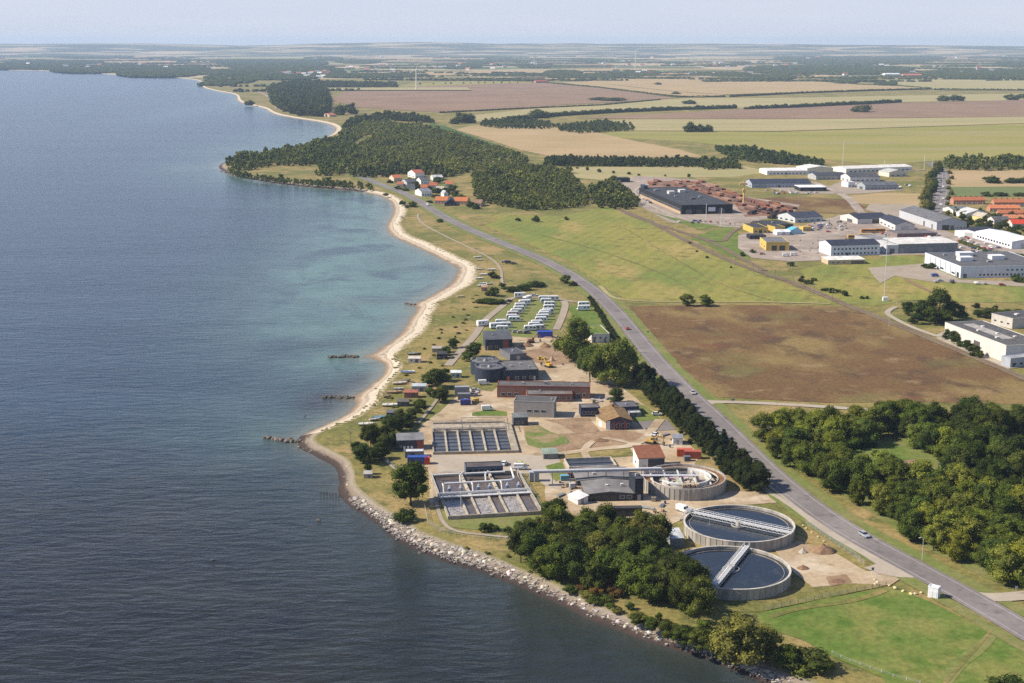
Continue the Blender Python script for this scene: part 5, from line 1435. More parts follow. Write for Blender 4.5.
bd('dark blue roofed long store with white gable end beyond the stock yard', 'warehouse', (751.8, 188), (811, 187.6), hpx=4.6, dpx=2.8, wall=(.34, .37, .42), rc=(.035, .042, .065), roof='gx', rh=3.2, windows=(('f', 16, 1.2, 2.4, .4), ('l', 2, 1.2, 2.6, .4)), doors=(('f', .44, .48, 3, DGREY),), name='warehouse')
bd('black fronted open store with bright white roof', 'warehouse', (800.5, 191.6), (826.5, 191.4), hpx=4, dpx=2.4, wall=(.03, .03, .035), rc=(.74, .73, .70), roof='slab', doors=(('f', .1, .4, 3, BLACK), ('f', .5, .9, 3, BLACK)), name='warehouse')  # black front panels stand for the shaded interior of the open store
bd('long white low workshop behind the dark blue roofed store', 'workshop', (767, 175), (808, 174.6), hpx=4, dpx=2.6, wall=WHITE, rc=(.66, .65, .62), roof='gx', rh=2, windows=(('f', 10, 1, 2.4, .5),), doors=(('f', .45, .5, 3, GREY),), name='workshop')
bd('tall pale yellow and blue workshop at the end of the white one', 'workshop', (807, 174.6), (833, 174), hpx=6, dpx=2.4, wall=(.70, .66, .50), rc=(.6, .6, .56), roof='gy', rh=2.4, windows=(('f', 4, 1, 2.4, .5),), doors=(('f', .1, .3, 4, (.25, .42, .6)),), name='workshop')
bd('dark roofed house with pale gable between workshop and crossing road', 'house', (816, 180), (846, 179.4), hpx=4, dpx=2, wall=(.38, .38, .38), rc=(.055, .06, .075), roof='gx', rh=2.6, windows=(('f', 6, 1, 2.2, .5),), name='house')
bd('white gabled building with wide dark roof beyond the crossing road', 'building', (850, 182), (880, 181.4), hpx=4.6, dpx=2.2, wall=(.62, .61, .58), rc=(.075, .075, .085), roof='gx', rh=3.4, windows=(('f', 6, 1, 2.4, .5), ('l', 2, 1, 2.4, .4)))
bd('grey front store with pale gable in the far row of sheds', 'warehouse', (865, 190.2), (898, 189.6), hpx=4.6, dpx=2.0, wall=(.32, .34, .36), rc=(.11, .12, .135), roof='gx', rh=2.8, windows=(('f', 8, 1, 2.2, .5),), doors=(('l', .3, .7, 3, DGREY),), name='warehouse')
bd('little white office block with shed roof at the crossing road', 'office', (848, 187.5), (855, 187.3), hpx=5, dpx=1.4, wall=WHITE, rc=LGREY, windows=(('f', 2, 1, 2.4, .5),), name='office')
bd('long white flat range at the far edge of the estate', 'workshop', (846, 173), (912, 170.6), hpx=4, dpx=2.4, wall=(.72, .70, .64), rc=(.62, .6, .55), roof='gx', rh=2.0, windows=(('f', 14, 1, 2.4, .5),), name='workshop')
bd('cream pitched house at the highway end of the far range', 'house', (889, 177), (907, 176.4), hpx=4.4, dpx=1.8, wall=(.62, .58, .48), rc=(.42, .42, .40), roof='gy', rh=3, windows=(('f', 3, 1, 2.4, .5),), name='house')
bd('blue grey roofed house with pale gable by the open storage lot', 'house', (795, 223), (822.5, 221.5), hpx=5, dpx=4, wall=(.48, .50, .52), rc=(.045, .052, .075), roof='gx', rh=3.2, windows=(('l', 3, 1, 2.4, .5), ('f', 4, 1, 2.4, .5)), name='house')
bd('black roofed depot with yellow front wall', 'depot', (753, 233.5), (768, 233.2), hpx=5.5, dpx=4.5, wall=YELLOW, rc=(.05, .05, .055), windows=(('f', 3, 1, 2.4, .5),), doors=(('f', .4, .6, 3, BLACK),), name='depot')
bd('black flat roofed depot hall behind the yellow front', 'depot', (767, 230.5), (793, 229.5), hpx=5, dpx=4.5, wall=(.05, .05, .05), rc=(.045, .046, .052), doors=(('f', .3, .6, 3, BLACK),), vents=((.5, .5, 2, 2, 1, GREY),), name='depot')
bd('yellow gabled workshop behind the coloured storage tents', 'workshop', (775, 232.8), (785, 232.4), hpx=5.5, dpx=2.4, wall=YELLOW, rc=(.06, .06, .065), windows=(('f', 2, 1, 2.4, .5),), name='workshop')
bd('yellow container office at the end of the storage tents', 'office', (803, 231.5), (811, 231.2), hpx=4.2, dpx=1.2, wall=YELLOW, rc=(.55, .4, .12), windows=(('f', 3, 1, 2.2, .5),), name='office')
bd('white storage tent beside the yellow depot', 'tent', (777, 235.5), (790, 235.2), hpx=3.4, dpx=1.6, wall=WHITE, rc=(.72, .73, .74), roof='gx', rh=1.4, doors=(('f', .4, .6, 2.4, LGREY),), name='tent')
bd('turquoise storage tent next to the white one', 'tent', (791, 234.5), (802, 234.2), hpx=4, dpx=1.6, wall=(.35, .55, .66), rc=(.10, .38, .48), roof='gy', rh=2, doors=(('f', .4, .6, 2.4, LGREY),), name='tent')
bd('black carport with parked goods below the yellow depot', 'carport', (750, 239.6), (766, 239.4), hpx=3.6, dpx=2, wall=(.03, .03, .03), rc=(.05, .05, .055), doors=(('f', .1, .5, 2.2, BLACK),), name='carport')
bd('yellow garage with two dark gates and grey flat roof', 'garage', (766, 251), (789, 251), hpx=8.5, dpx=5.4, wall=YELLOW, rc=(.16, .16, .165), doors=(('f', .24, .46, 4.2, BLACK), ('f', .58, .82, 4.2, BLACK)), windows=(('l', 2, 2, 3, .4),), name='garage')
t, W, D, H = bd('white two storey office block with navy pitched roof and rows of windows', 'office', (830.7, 256.2), (879.5, 254.8), hpx=10.5, dpx=4.6, wall=(.66, .69, .74), rc=(.032, .038, .06), roof='gx', rh=2.6, windows=(('f', 12, 1.0, 2.5, .5), ('f', 12, 4.4, 5.9, .5)), doors=(('f', .32, .36, 2.4, DGREY),), name='office')
bd('low cream shed with white roof below the two storey office', 'shed', (828, 264.8), (865, 264), hpx=4.4, dpx=3.0, wall=(.50, .40, .27), rc=(.68, .65, .58), roof='mf', rh=.6, doors=(('f', .62, .98, 2.4, (.13, .09, .06)),), windows=(('f', 3, 1, 2, .4, .05, .5),), name='shed')
bd('grey hall with broad pale roof and dark long front', 'hall', (898, 253.8), (957.5, 252.2), hpx=9.4, dpx=5.4, wall=(.21, .225, .24), rc=(.60, .585, .54), roof='mf', rh=.9, windows=(('f', 8, 4.6, 5.4, .5),), doors=(('f', .04, .1, 4, GREY), ('f', .5, .58, 4, GREY)), name='hall')
bd('pale grey side hall adjoining the broad roofed hall', 'hall', (886, 254.0), (898, 253.8), hpx=8.4, dpx=6.0, wall=(.50, .51, .52), rc=(.56, .55, .52), doors=(('f', .3, .7, 4, DGREY),), name='hall')
bd('large slate roofed warehouse with long pale side wall', 'warehouse', (936.5, 230.4), (964, 229.4), hpx=8.2, C=(899, 217.5), axis='d', wall=(.44, .455, .475), rc=(.135, .135, .14), roof='gy', rh=3.4, doors=(('f', .18, .42, 4.4, BLACK), ('f', .46, .58, 4, DGREY), ('l', .3, .34, 4.4, DGREY), ('l', .1, .13, 4, DGREY)), windows=(('f', 3, 1.5, 2.6, .5, .64, .98),), name='warehouse')
bd('navy roofed hall with dark gateway and pale gable', 'hall', (857.5, 224.2), (890, 223.0), hpx=5.0, dpx=4.6, wall=(.55, .54, .50), rc=(.035, .04, .06), roof='gx', rh=3, doors=(('f', .45, .72, 4, BLACK), ('l', .3, .6, 3, DGREY)), name='hall')
bd('navy roofed hall with white side wall in front of the slate warehouse', 'hall', (895, 231), (911, 230), hpx=6.2, C=(879, 223.5), axis='d', wall=(.60, .58, .54), rc=(.038, .043, .062), roof='gy', rh=2.6, windows=(('l', 4, 1, 2.4, .5),), doors=(('f', .3, .7, 4, LGREY),), name='hall')
bd('low brown roofed row of garages before the slate warehouse', 'garage', (897, 237.6), (937.5, 236.6), hpx=3.6, dpx=3.6, wall=(.22, .17, .16), rc=(.145, .13, .13), doors=tuple(('f', .04 + .12 * k, .12 + .12 * k, 2.6, (.16, .09, .08)) for k in range(8)), name='garage')
bd('grey flat roofed annex behind the two storey office', 'annex', (875, 244.5), (893, 243.4), hpx=4.6, dpx=5, wall=(.36, .36, .36), rc=(.22, .21, .21), windows=(('f', 4, 1, 2.4, .5),), name='annex')
bd('white hall with bright white roof beside the town belt', 'hall', (1011.5, 249.2), (1036, 247.4), hpx=7.4, C=(975, 238.6), axis='d', wall=(.62, .64, .68), rc=(.76, .76, .75), roof='gy', rh=1.8, windows=(('l', 12, 1.6, 3.2, .6),), doors=(('f', .3, .5, 4, LGREY),), name='hall')
bd('white hall with navy roof behind the bright white roofed one', 'hall', (980, 239), (1000, 236), hpx=6.0, C=(970, 235), axis='f', wall=(.66, .66, .66), rc=(.03, .036, .055), roof='gx', rh=1.6, windows=(('f', 4, 1.6, 3, .5),), doors=(('l', .3, .6, 4, LGREY),), name='hall')
t, W, D, H = bd('long white factory with dark flat roof and roof plant boxes', 'factory', (960.3, 278.2), (1040, 274.2), hpx=11.2, C=(924.5, 263.5), axis='d', wall=(.60, .635, .69), rc=(.105, .105, .11), windows=(('f', 18, 1.4, 2.8, .55, .2, .98), ('f', 9, 4.6, 5.8, .5, .5, .98), ('l', 3, 1, 2.4, .3)), doors=(('l', .04, .1, 3.4, BLACK), ('f', .03, .07, 3, DGREY)), vents=((.22, .42, 9, 7, 2.6, WHITE), (.36, .75, 10, 7, 2.6, WHITE), (.62, .5, 9, 7, 2.6, WHITE), (.45, .3, 3, 3, 1, GREY), (.15, .8, 2, 2, 1, GREY)), name='factory')
for k in range(6): part('wall_fin', MB().box(-.45, -.01, D * (.12 + .14 * k), D * (.13 + .14 * k), 0, H - .2), METAL, t, (.6, .6, .6))
t, W, D, H = bd('big cream walled store with stained dark roof at the railway', 'warehouse', (1005, 363), (1040, 359), hpx=17, C=(944, 338.5), axis='d', wall=(.60, .57, .51), rc=(.10, .097, .095), rm=RUSTY, doors=(('l', .40, .5, 5.5, (.12, .10, .09)), ('f', .3, .5, 3.5, GREY)), windows=(('f', 2, 1.4, 2.6, .5, .55, .98),), vents=((.25, .3, 1.5, 1.5, .5, OFFW), (.25, .6, 1.5, 1.5, .5, OFFW), (.5, .45, 1.5, 1.5, .5, OFFW), (.6, .75, 1.5, 1.5, .5, OFFW), (.7, .3, 1.5, 1.5, .5, OFFW)), name='warehouse')  # tall dark panel on the side wall stands for a shaded recess
part('roof_patch', MB().box(W * .32, W * .6, D * .25, D * .9, H + .12, H + .16), RUSTY, t, (.34, .32, .29))
bd('grey porch building on the road side of the big cream store', 'annex', (1010, 368), (1032, 365.5), hpx=9, dpx=3, wall=(.36, .38, .41), rc=(.30, .31, .33), windows=(('f', 3, 1, 2.4, .5),), doors=(('f', .1, .2, 2.2, DGREY),), name='annex')
bd('dark roofed rear block of the big cream store', 'warehouse', (1012, 329), (1060, 324), hpx=10, dpx=6, wall=(.5, .47, .42), rc=(.075, .075, .08), windows=(('l', 3, 2, 3, .4),), vents=((.3, .5, 2, 2, .6, OFFW), (.6, .5, 2, 2, .6, OFFW)), name='warehouse')
# --- housing estate
def terrace(A, B, label, hpx, rc, n, wall=(.42, .22, .15), D=10):
    t, W, D, H = bd(label, 'terrace', A, B, hpx=hpx * .8, D=D, wall=wall, rc=rc, rm=TILE, roof='gx', rh=2.8, windows=(('f', n * 2, .9, 2.2, .5),), doors=tuple(('f', (k + .45) / n, (k + .6) / n, 2.1, WHITE) for k in range(n)), name='terraced_house', panes=False)
    for k in range(n): part('chimney', MB().box(W * (k + .5) / n - .4, W * (k + .5) / n + .4, D / 2 - .4, D / 2 + .4, H + 2.4, H + 4.2), BRICK, t)
terrace((953.5, 204.5), (985, 204.3), 'farthest row of brick terraced houses with orange roof by the highway', 5, ORANGE, 6)
terrace((994, 206.5), (1034, 206.6), 'second far row of orange roofed terraced houses deeper in the estate', 5, ORANGE, 7)
terrace((990, 211.6), (1020, 211.6), 'orange roofed terrace just below the second far row', 4, (.55, .20, .09), 5)
terrace((999, 216.6), (1034, 216.8), 'middle orange roofed terrace facing the white villa', 4, ORANGE, 6)
terrace((1005, 222), (1036, 222.2), 'short terrace with pale brick and orange roof', 4.4, (.5, .2, .1), 4, (.5, .38, .28))
bd('bright red roofed bungalow in front of the terraces', 'bungalow', (1012, 229), (1036, 229), hpx=5, dpx=2, wall=(.62, .58, .5), rc=(.52, .06, .035), rm=TILE, roof='gx', rh=3, windows=(('f', 4, 1, 2.2, .4), ('l', 2, 1, 2.2, .4)), name='bungalow')
bd('white villa with pale grey hipped roof among garden trees', 'villa', (966, 218.5), (990, 218), hpx=4.6, dpx=3, wall=WHITE, rc=(.50, .50, .49), roof='gy', rh=3.4, windows=(('f', 4, 1, 2.2, .4),), name='villa')
bd('grey roofed bungalow beside the highway trees', 'bungalow', (953, 213.5), (970, 213), hpx=3.4, dpx=2.4, wall=OFFW, rc=(.16, .17, .18), roof='gx', rh=2.2, windows=(('f', 4, 1, 2, .4),), name='bungalow')
bd('yellow gabled house below the white villa', 'house', (982, 221.5), (992, 221), hpx=4.4, dpx=2, wall=(.62, .52, .22), rc=(.4, .35, .28), roof='gy', rh=3, windows=(('f', 2, 1, 2.2, .4),), name='house')
bd('dark roofed house between villa and red bungalow', 'house', (994, 224.5), (1010, 224.4), hpx=4, dpx=2.2, wall=OFFW, rc=(.1, .1, .105), roof='gx', rh=2.6, windows=(('f', 3, 1, 2, .4),), name='house')
# --- far away
bd('barn with glowing red roof alone on the far brown field', 'barn', (536, 83), (548, 82.8), hpx=1.6, D=16, wall=(.4, .2, .15), rc=(.45, .10, .06), rm=TILE, roof='gx', rh=5, name='barn', doors=(('f', .4, .6, 3, DGREY),))
bd('white roofed greenhouse range on the far ridge road', 'greenhouse', (885, 75.6), (900, 75.5), hpx=1.5, D=30, wall=WHITE, rc=(.75, .78, .82), roof='gx', rh=4, name='greenhouse')
bd('red roofed farm block on the far ridge road', 'farm', (903, 77), (922, 76.9), hpx=1.8, D=22, wall=(.5, .35, .26), rc=(.50, .15, .08), rm=TILE, roof='gx', rh=6, name='farmhouse')
t, W, D, H = bd('white church tower with red pointed roof rising from the far wood', 'church', (976.5, 71.6), (979.5, 71.6), h=24, D=11, wall=(.6, .45, .38), rc=(.45, .14, .08), rm=TILE, roof='gy', rh=10, name='church')
part('nave', MB().box(W, W + 22, 0, 10, 0, 10), WALL, t, WHITE)
for px, py, w, c, l in ((470, 55.6, 16, WHITE, 'long white shed far off near the horizon woods'), (855, 78.5, 14, OFFW, 'small pale house on the far ridge road'), (695, 74.2, 20, WHITE, 'white greenhouse block in the far middle distance'), (712, 74.0, 16, LGREY, 'grey shed next to the far white greenhouse block'), (492, 78.3, 8, WHITE, 'white cottage at the pale strip of far trees'), (960, 72.8, 18, OFFW, 'pale farm buildings below the far church tower'), (858, 67.2, 12, WHITE, 'white manor glimpsed in the far wood'), (990, 72.3, 16, OFFW, 'cream house right of the far church wood'.replace('right of', 'east of')), (70, 69.2, 14, WHITE, 'white beach house on the far shore'), (150, 71.2, 10, OFFW, 'cream beach house below the far shore wood'), (228, 79.6, 12, (.6, .4, .3), 'brick house at the entrance of the far seaside village'), (246, 78.6, 12, WHITE, 'white house in the far seaside village'), (212, 82.5, 10, OFFW, 'pale house by the landing of the far seaside village'), (262, 77.6, 12, OFFW, 'cream farmhouse behind the far seaside village'), (300, 70.3, 14, WHITE, 'white farm between the woods behind the bay'), (604, 66.2, 14, WHITE, 'white farm by the far green field')):
    p = ppm(px, py)
    bd(l, 'house', (px, py), (px + w * p / 1.0 * 1.0, py), h=5, D=12, wall=c, rc=(.3, .14, .09) if w < 14 else (.5, .5, .5), roof='gx', rh=4, name='farmhouse')

# ------------------------------------------------------------------ round clarifier tanks
def tank_water():
    m = glass('tank_water', (0.02, 0.025, 0.03), 0.06)
    nt, bs = nodes_of(m)
    v = coords(nt)
    c = mixcol(nt, noise_fac(nt, v, .12, 6, .52, .72, .7, 1.5), (0.016, 0.020, 0.025), (0.05, 0.052, 0.048))
    nt.links.new(c, bs.inputs['Base Color'])
    bump(nt, bs, noise_fac(nt, v, 1.2, 3, 0, 1), .06, .1)
    return m
WATERD = tank_water()
def railing(mb, pts, h=1.1, every=2.5, r=.05):
    for a, b in zip(pts, pts[1:]):
        a, b = Vector(a), Vector(b); n = max(1, int((b - a).length / every))
        for k in range(n + 1):
            p = a.lerp(b, k / n); mb.tube(p, p + Vector((0, 0, h)), r, 4)
        for z in (h, h * .55): mb.tube(a + Vector((0, 0, z)), b + Vector((0, 0, z)), r, 4)
def clarifier(cpx, wpx, zr, label, ang, half, slope):
    """centre of the rim in the photograph, rim width, rim height"""
    p = G(cpx[0], cpx[1], ZL + zr); s = ppm(cpx[0], cpx[1], ZL + zr); r = wpx / 2 / s
    t = thing('clarifier_tank', label, 'tank', (p.x, p.y, ZL))
    part('tank_wall', MB().ring(r - .45, r, -.3, zr, 96), CONC, t, (.36, .335, .29))
    rim = part('rim', MB().ring(r - .5, r + .08, zr, zr + .14, 96), CONC, t, (.50, .47, .41))
    for k in range(56):
        a = k * 2 * math.pi / 56
        c, si = math.cos(a), math.sin(a)
        part('wall_rib', MB().tube((c * (r + .02), si * (r + .02), -.2), (c * (r + .02), si * (r + .02), zr - .05), .10, 4), CONC, t, (.30, .28, .24))
    part('water', MB().disc(r - .47, zr - .8, 96), WATERD, t)
    part('overflow_channel', MB().ring(r - 2.0, r - 1.86, zr - 1.1, zr - .62, 96), CONC, t, (.30, .28, .25))
    part('centre_column', MB().tube((0, 0, 0), (0, 0, zr + .6), 1.1, 20), CONC, t, (.45, .43, .38))
    part('centre_ring', MB().ring(2.3, 2.5, zr - 1.2, zr - .45, 40), METAL, t, (.42, .40, .36))
    b = thing('bridge', None, None, (0, 0, 0)); b.parent = t; b.rotation_euler = (0, 0, ang)
    x0 = -r - 1.0; x1 = r + .6 if not half else 2.2
    part('deck', MB().box(x0, x1, -.75, .75, zr + .3, zr + .55), METAL, b, (.60, .60, .58))
    for sy in (-.8, .8):
        g = MB(); railing(g, [(x0, sy, zr + .55), (x1, sy, zr + .55)], 1.1, 1.8, .055); part('railing', g, METAL, b, (.66, .66, .65))
        g = MB()
        n = int((x1 - x0) / 1.6)
        for k in range(n):
            a0 = x0 + (x1 - x0) * k / n; a1 = x0 + (x1 - x0) * (k + 1) / n
            g.tube((a0, sy, zr + .3), ((a0 + a1) / 2, sy, zr - .45), .06, 4); g.tube(((a0 + a1) / 2, sy, zr - .45), (a1, sy, zr + .3), .06, 4)
        g.tube((x0 + 1, sy, zr - .45), (x1 - 1, sy, zr - .45), .07, 5)
        part('truss', g, METAL, b, (.6, .6, .58))
    part('scraper_arm', MB().box(-r + 2.4, (r - 2.4 if not half else 2), 1.6, 1.9, zr - 1.0, zr - .55), METAL, b, (.28, .25, .22))
    part('drive_unit', MB().box(x0 + .2, x0 + 1.8, -.9, .9, zr + .56, zr + 1.3), METAL, b, (.35, .36, .38))
    st = MB()
    for k in range(9): st.box(x0 - .5 - .42 * k, x0 - .05 - .42 * k, -.55, .55, zr + .2 - .5 * k - .12, zr + .2 - .5 * k)
    st.tube((x0, -.6, zr + 1.2), (x0 - 3.8, -.6, -.3 + 1.0), .05, 4); st.tube((x0, .6, zr + 1.2), (x0 - 3.8, .6, -.3 + 1.0), .05, 4)
    part('stair', st, METAL, b, (.5, .5, .5))
    return t, p, r
# bridge angles are measured on the ground
pa, pb = G(690, 509, ZL + 4), G(790, 530, ZL + 4)
a1 = math.atan2(pb.y - pa.y, pb.x - pa.x)
clarifier((739, 523), 110, 3.4, 'filled round clarifier tank whose white bridge spans the whole width', a1, False, 0)
pa, pb = G(714, 585, ZL + 4), G(745, 547, ZL + 4)
a2 = math.atan2(pb.y - pa.y, pb.x - pa.x)
clarifier((731, 567), 118, 3.4, 'filled round clarifier tank close to the grove with short grey bridge', a2, False, 0)

# emptied tank under repair
def emptied():
    p = G(684, 476, ZL + 4.4); s = ppm(684, 476, ZL + 4.4); r = 41.5 / s; zr = 4.4
    t = thing('emptied_tank', 'emptied round concrete tank with rusty gutter and walkways under repair', 'tank', (p.x, p.y, ZL), 0)
    part('tank_wall', MB().ring(r - .4, r, -.3, zr, 80), CONC, t, (.36, .335, .29))
    for k in range(52):
        a = k * 2 * math.pi / 52; c, si = math.cos(a), math.sin(a)
        part('wall_rib', MB().box(-.18, .18, -.1, .12, -.2, zr - .1), CONC, t, (.42, .39, .34), (c * (r + .05), si * (r + .05), 0)).rotation_euler = (0, 0, a - math.pi / 2)
    part('rusty_gutter', MB().ring(r - 2.6, r - .42, zr - .9, zr - .7, 80), RUSTY, t, (.20, .105, .05))
    part('gutter_lip', MB().ring(r - 2.75, r - 2.6, zr - .9, zr - .35, 80), CONC, t, (.56, .52, .45))
    part('inner_wall', MB().ring(r - 5.6, r - 5.2, -.2, zr - .35, 64, math.radians(-150), math.radians(75)), CONC, t, (.6, .57, .52))
    part('inner_rail', MB().ring(r - 5.5, r - 5.1, zr - .33, zr + .2, 64, math.radians(-150), math.radians(75)), METAL, t, (.72, .71, .68))
    part('tank_floor', MB().disc(r - .42, .25, 64), CONC, t, (.36, .325, .27))
    part('sludge_bed', MB().disc(r - 6, 2.3, 48), RUSTY, t, (.34, .30, .24))
    g = random.Random(3)
    for k in range(30):
        a, d = g.uniform(0, 6.28), g.uniform(1, r - 7)
        part('rubble_piece', MB().box(-.8, .8, -.5, .5, 0, g.uniform(.4, 1.0)), CONC, t, (.5 * g.uniform(.7, 1.2), .46 * g.uniform(.7, 1.2), .4), (d * math.cos(a), d * math.sin(a), 2.25)).rotation_euler = (0, 0, g.uniform(0, 3))
    for k in range(5):
        x = -r + 3 + k * 5
        part('cross_beam', MB().box(x, x + .5, -r * .55, r * .55, zr - .75, zr - .3), CONC, t, (.55, .52, .47))
    q = MB().box(-r - 1, r * .35, -.7, .7, zr + .1, zr + .35); part('walkway', q, METAL, t, (.6, .6, .6))
    g2 = MB(); railing(g2, [(-r - 1, -.7, zr + .35), (r * .35, -.7, zr + .35)], 1.1, 2); railing(g2, [(-r - 1, .7, zr + .35), (r * .35, .7, zr + .35)], 1.1, 2); part('railing', g2, METAL, t, (.66, .66, .66))
    sc_ = MB()
    for k in range(4):
        sc_.box(-2 + 1.6 * k, -1 + 1.6 * k, -r + 2.5, -r + 5, zr - .5, zr + .6 + .3 * (k % 2))
    part('scaffold', sc_, RUSTY, t, (.42, .33, .22))
emptied()

# ------------------------------------------------------------------ rectangular basins
def foam(name, a, b, scale):
    m = bpy.data.materials.new(name)
    nt, bs = nodes_of(m)
    v = coords(nt)
    c = mixcol(nt, noise_fac(nt, v, scale, 5, .42, .6, .7, 1.2), a, b)
    nt.links.new(c, bs.inputs['Base Color']); bs.inputs['Roughness'].default_value = .35
    return m
FOAM = foam('foaming_sludge', (.13, .105, .09), (.46, .43, .39), 1.1)
SLUDGE = foam('brown_sludge_water', (.085, .065, .055), (.13, .105, .09), .4)
COVERB = foam('blue_grey_water', (.062, .068, .078), (.10, .106, .115), .25)
def basins_upper():
    A, B = (433, 455), (519, 453)
    a, rz, W, D = frame_of(A, B, dpx=31)
    t = thing('settling_basin', 'set of six long settling basins with beige walkways between blue grey water', 'basin', a, rz)
    H = 1.1
    yd = D * .70
    part('basin_wall', MB().box(0, W, 0, .5, -.3, H).box(0, W, D - .5, D, -.3, H).box(0, .5, .5, D - .5, -.3, H).box(W - 2.6, W, .5, D - .5, -.3, H), CONC, t, (.34, .29, .215))
    lane = (W - 3.1) / 6
    for k in range(6):
        x0 = .5 + lane * k
        part('water', MB().box(x0 + (.0 if k == 0 else .35), x0 + lane - .35, .5, yd, 0, H - .7), COVERB, t)
        for j in range(1, 6): part('scraper_beam', MB().box(x0 + (.02 if k == 0 else .37), x0 + lane - .37, yd * j / 6, yd * j / 6 + .22, H - .62, H - .42), METAL, t, (.06, .065, .075))
        if k: part('walkway', MB().box(x0 - .35, x0 + .35, .5, yd, -.2, H + .05), CONC, t, (.40, .35, .27))
    part('inlet_deck', MB().box(.5, W - 2.6, yd, D - .5, -.2, H + .1), CONC, t, (.36, .31, .235))
    for k, (y, z) in enumerate(((yd + 1.2, 1.0), (D - 1.5, 1.4), (yd + 3.4, .6))):
        part('inlet_channel', MB().box(1, W - 3, y, y + .8, H + .1, H + .1 + z * .5), CONC, t, (.36, .31, .25))
    for y in (yd + .3, D - .4):
        g = MB(); railing(g, [(.5, y, H + .1), (W - 2.6, y, H + .1)], 1.3, 3, .07); part('railing', g, METAL, t, (.25, .24, .22))
    gan = MB()
    for x in (W * .38, W * .95):
        gan.tube((x, D * .93, H), (x, D * .93, H + 3), .12, 6); gan.tube((x, yd + 1, H), (x, yd + 1, H + 3), .12, 6); gan.tube((x, yd + 1, H + 3), (x, D * .93, H + 3), .12, 6)
    gan.tube((W * .38, D * .93, H + 3), (W * .95, D * .93, H + 3), .14, 6)
    part('gantry', gan, METAL, t, (.2, .19, .18))
    for k in range(6):
        part('valve', MB().box(.9 + lane * k, 1.7 + lane * k, yd + .2, yd + .9, H + .1, H + 1.1), METAL, t, (.3, .28, .25))
basins_upper()
PIPEC = (.66, .65, .62)
def basins_lower():
    A, B = (448, 520), (542, 514.5)
    a, rz, W, D = frame_of(A, B, dpx=46)
    t = thing('aeration_basin', 'aeration basin block with white pipes above and foaming lanes in front', 'basin', a, rz)
    H = 1.3; ym = D * .43
    part('basin_wall', MB().box(0, W, 0, .5, -.3, H).box(-.6, W, D - .5, D, -.3, H).box(0, .5, .5, ym, -.3, H).box(-.6, 0, ym, D - .5, -.3, H).box(W - .6, W, .5, D - .5, -.3, H).box(0, W - .6, ym - .3, ym + .3, -.2, H), CONC, t, (.34, .29, .22))
    wide = [1.25, .75, 1.2, .75, 1.25, .9]; sm = sum(wide); x = .5; Wn = W - 1.1
    for k, wv in enumerate(wide):
        w = Wn * wv / sm
        part('foam_water' if k % 2 == 0 else 'sludge_water', MB().box(x + (.3 if k else 0), x + w - .3, .5, ym - .3, 0, H - .6), FOAM if k % 2 == 0 else SLUDGE, t)
        if k: part('lane_wall', MB().box(x - .3, x + .3, .5, ym - .3, -.2, H + .04), CONC, t, (.38, .335, .255))
        x += w
    for k in range(3):
        x0 = .3 + k * (W - .9) / 3; x1 = .3 + (k + 1) * (W - .9) / 3
        part('sludge_water', MB().box(x0 + .4, x1 - .4, ym + .3, D - .5, -.2, H - 1.0), SLUDGE, t)
        if k: part('lane_wall', MB().box(x0 - .4, x0 + .4, ym + .3, D - .5, -.2, H + .02), CONC, t, (.47, .42, .33))
        for j in range(2):
            part('aerator', MB().tube((x0 + 3.5 + 4 * j, ym + 6, H - 1.4), (x0 + 3.5 + 4 * j, ym + 6, H + 2.1), .3, 8), METAL, t, (.58, .6, .63))
            part('aerator_motor', MB().box(x0 + 2.9 + 4 * j, x0 + 4.1 + 4 * j, ym + 5.4, ym + 6.6, H + .3, H + 1.3), METAL, t, (.30, .36, .45))
        part('drop_pipe', MB().path([(x0 + 1.5, ym + 9, H + 2), (x0 + 1.5, ym + 6.6, H + 1.8), (x0 + 1.5, ym + 5, H - .8)], .28, 8), METAL, t, PIPEC)
    part('cross_walkway', MB().box(-.6, W, ym - .9, ym + .9, H + .07, H + .28), METAL, t, (.55, .55, .54))
    for y in (ym - .9, ym + .9):
        g = MB(); railing(g, [(-.6, y, H + .28), (W, y, H + .28)], 1.1, 2.2, .06); part('railing', g, METAL, t, (.62, .62, .62))
    g = MB(); railing(g, [(-.3, ym, H), (-.3, D - .3, H), (W * .3, D - .3, H)], 1.1, 2.5, .06); railing(g, [(W - .3, .3, H), (W - .3, D - .3, H)], 1.1, 2.5, .06); part('railing', g, METAL, t, (.6, .6, .6))
    part('air_pipe', MB().path([(2.5, ym + 9, H + 2), (W * .82, ym + 9, H + 2), (W * .87, ym + 11, H + 2), (W * .9, D - 3, H + 2), (W + 1, D - 3, H + 2)], .36, 10), METAL, t, PIPEC)
    part('air_pipe', MB().path([(.5, D - 4, H + 1.2), (W * .3, D - 4, H + 1.2)], .36, 10), METAL, t, PIPEC)
    part('air_pipe', MB().path([(W * .36, D - 5, H + 1.4), (W * .82, D - 5, H + 1.4)], .36, 10), METAL, t, PIPEC)
    for x in (W * .34, W * .63): part('air_pipe', MB().path([(x, D - 4, H + 1.6), (x - 1.5, D - 7, H + 1.6), (x - 1.5, D - 8.5, H - .8)], .34, 8), METAL, t, PIPEC)
    part('front_pipe', MB().path([(0, ym + 1.6, H + 1.0), (W, ym + 1.6, H + 1.0)], .3, 8), METAL, t, PIPEC)
basins_lower()
bd('blue glazed control house with dark roof on the aeration basins', 'building', (466, 477.5), (503, 476), hpx=9.5, dpx=5, wall=(.09, .11, .14), rc=(.10, .085, .08), windows=(('f', 6, 1.0, 3.2, .85),), wcol=(.25, .3, .36))
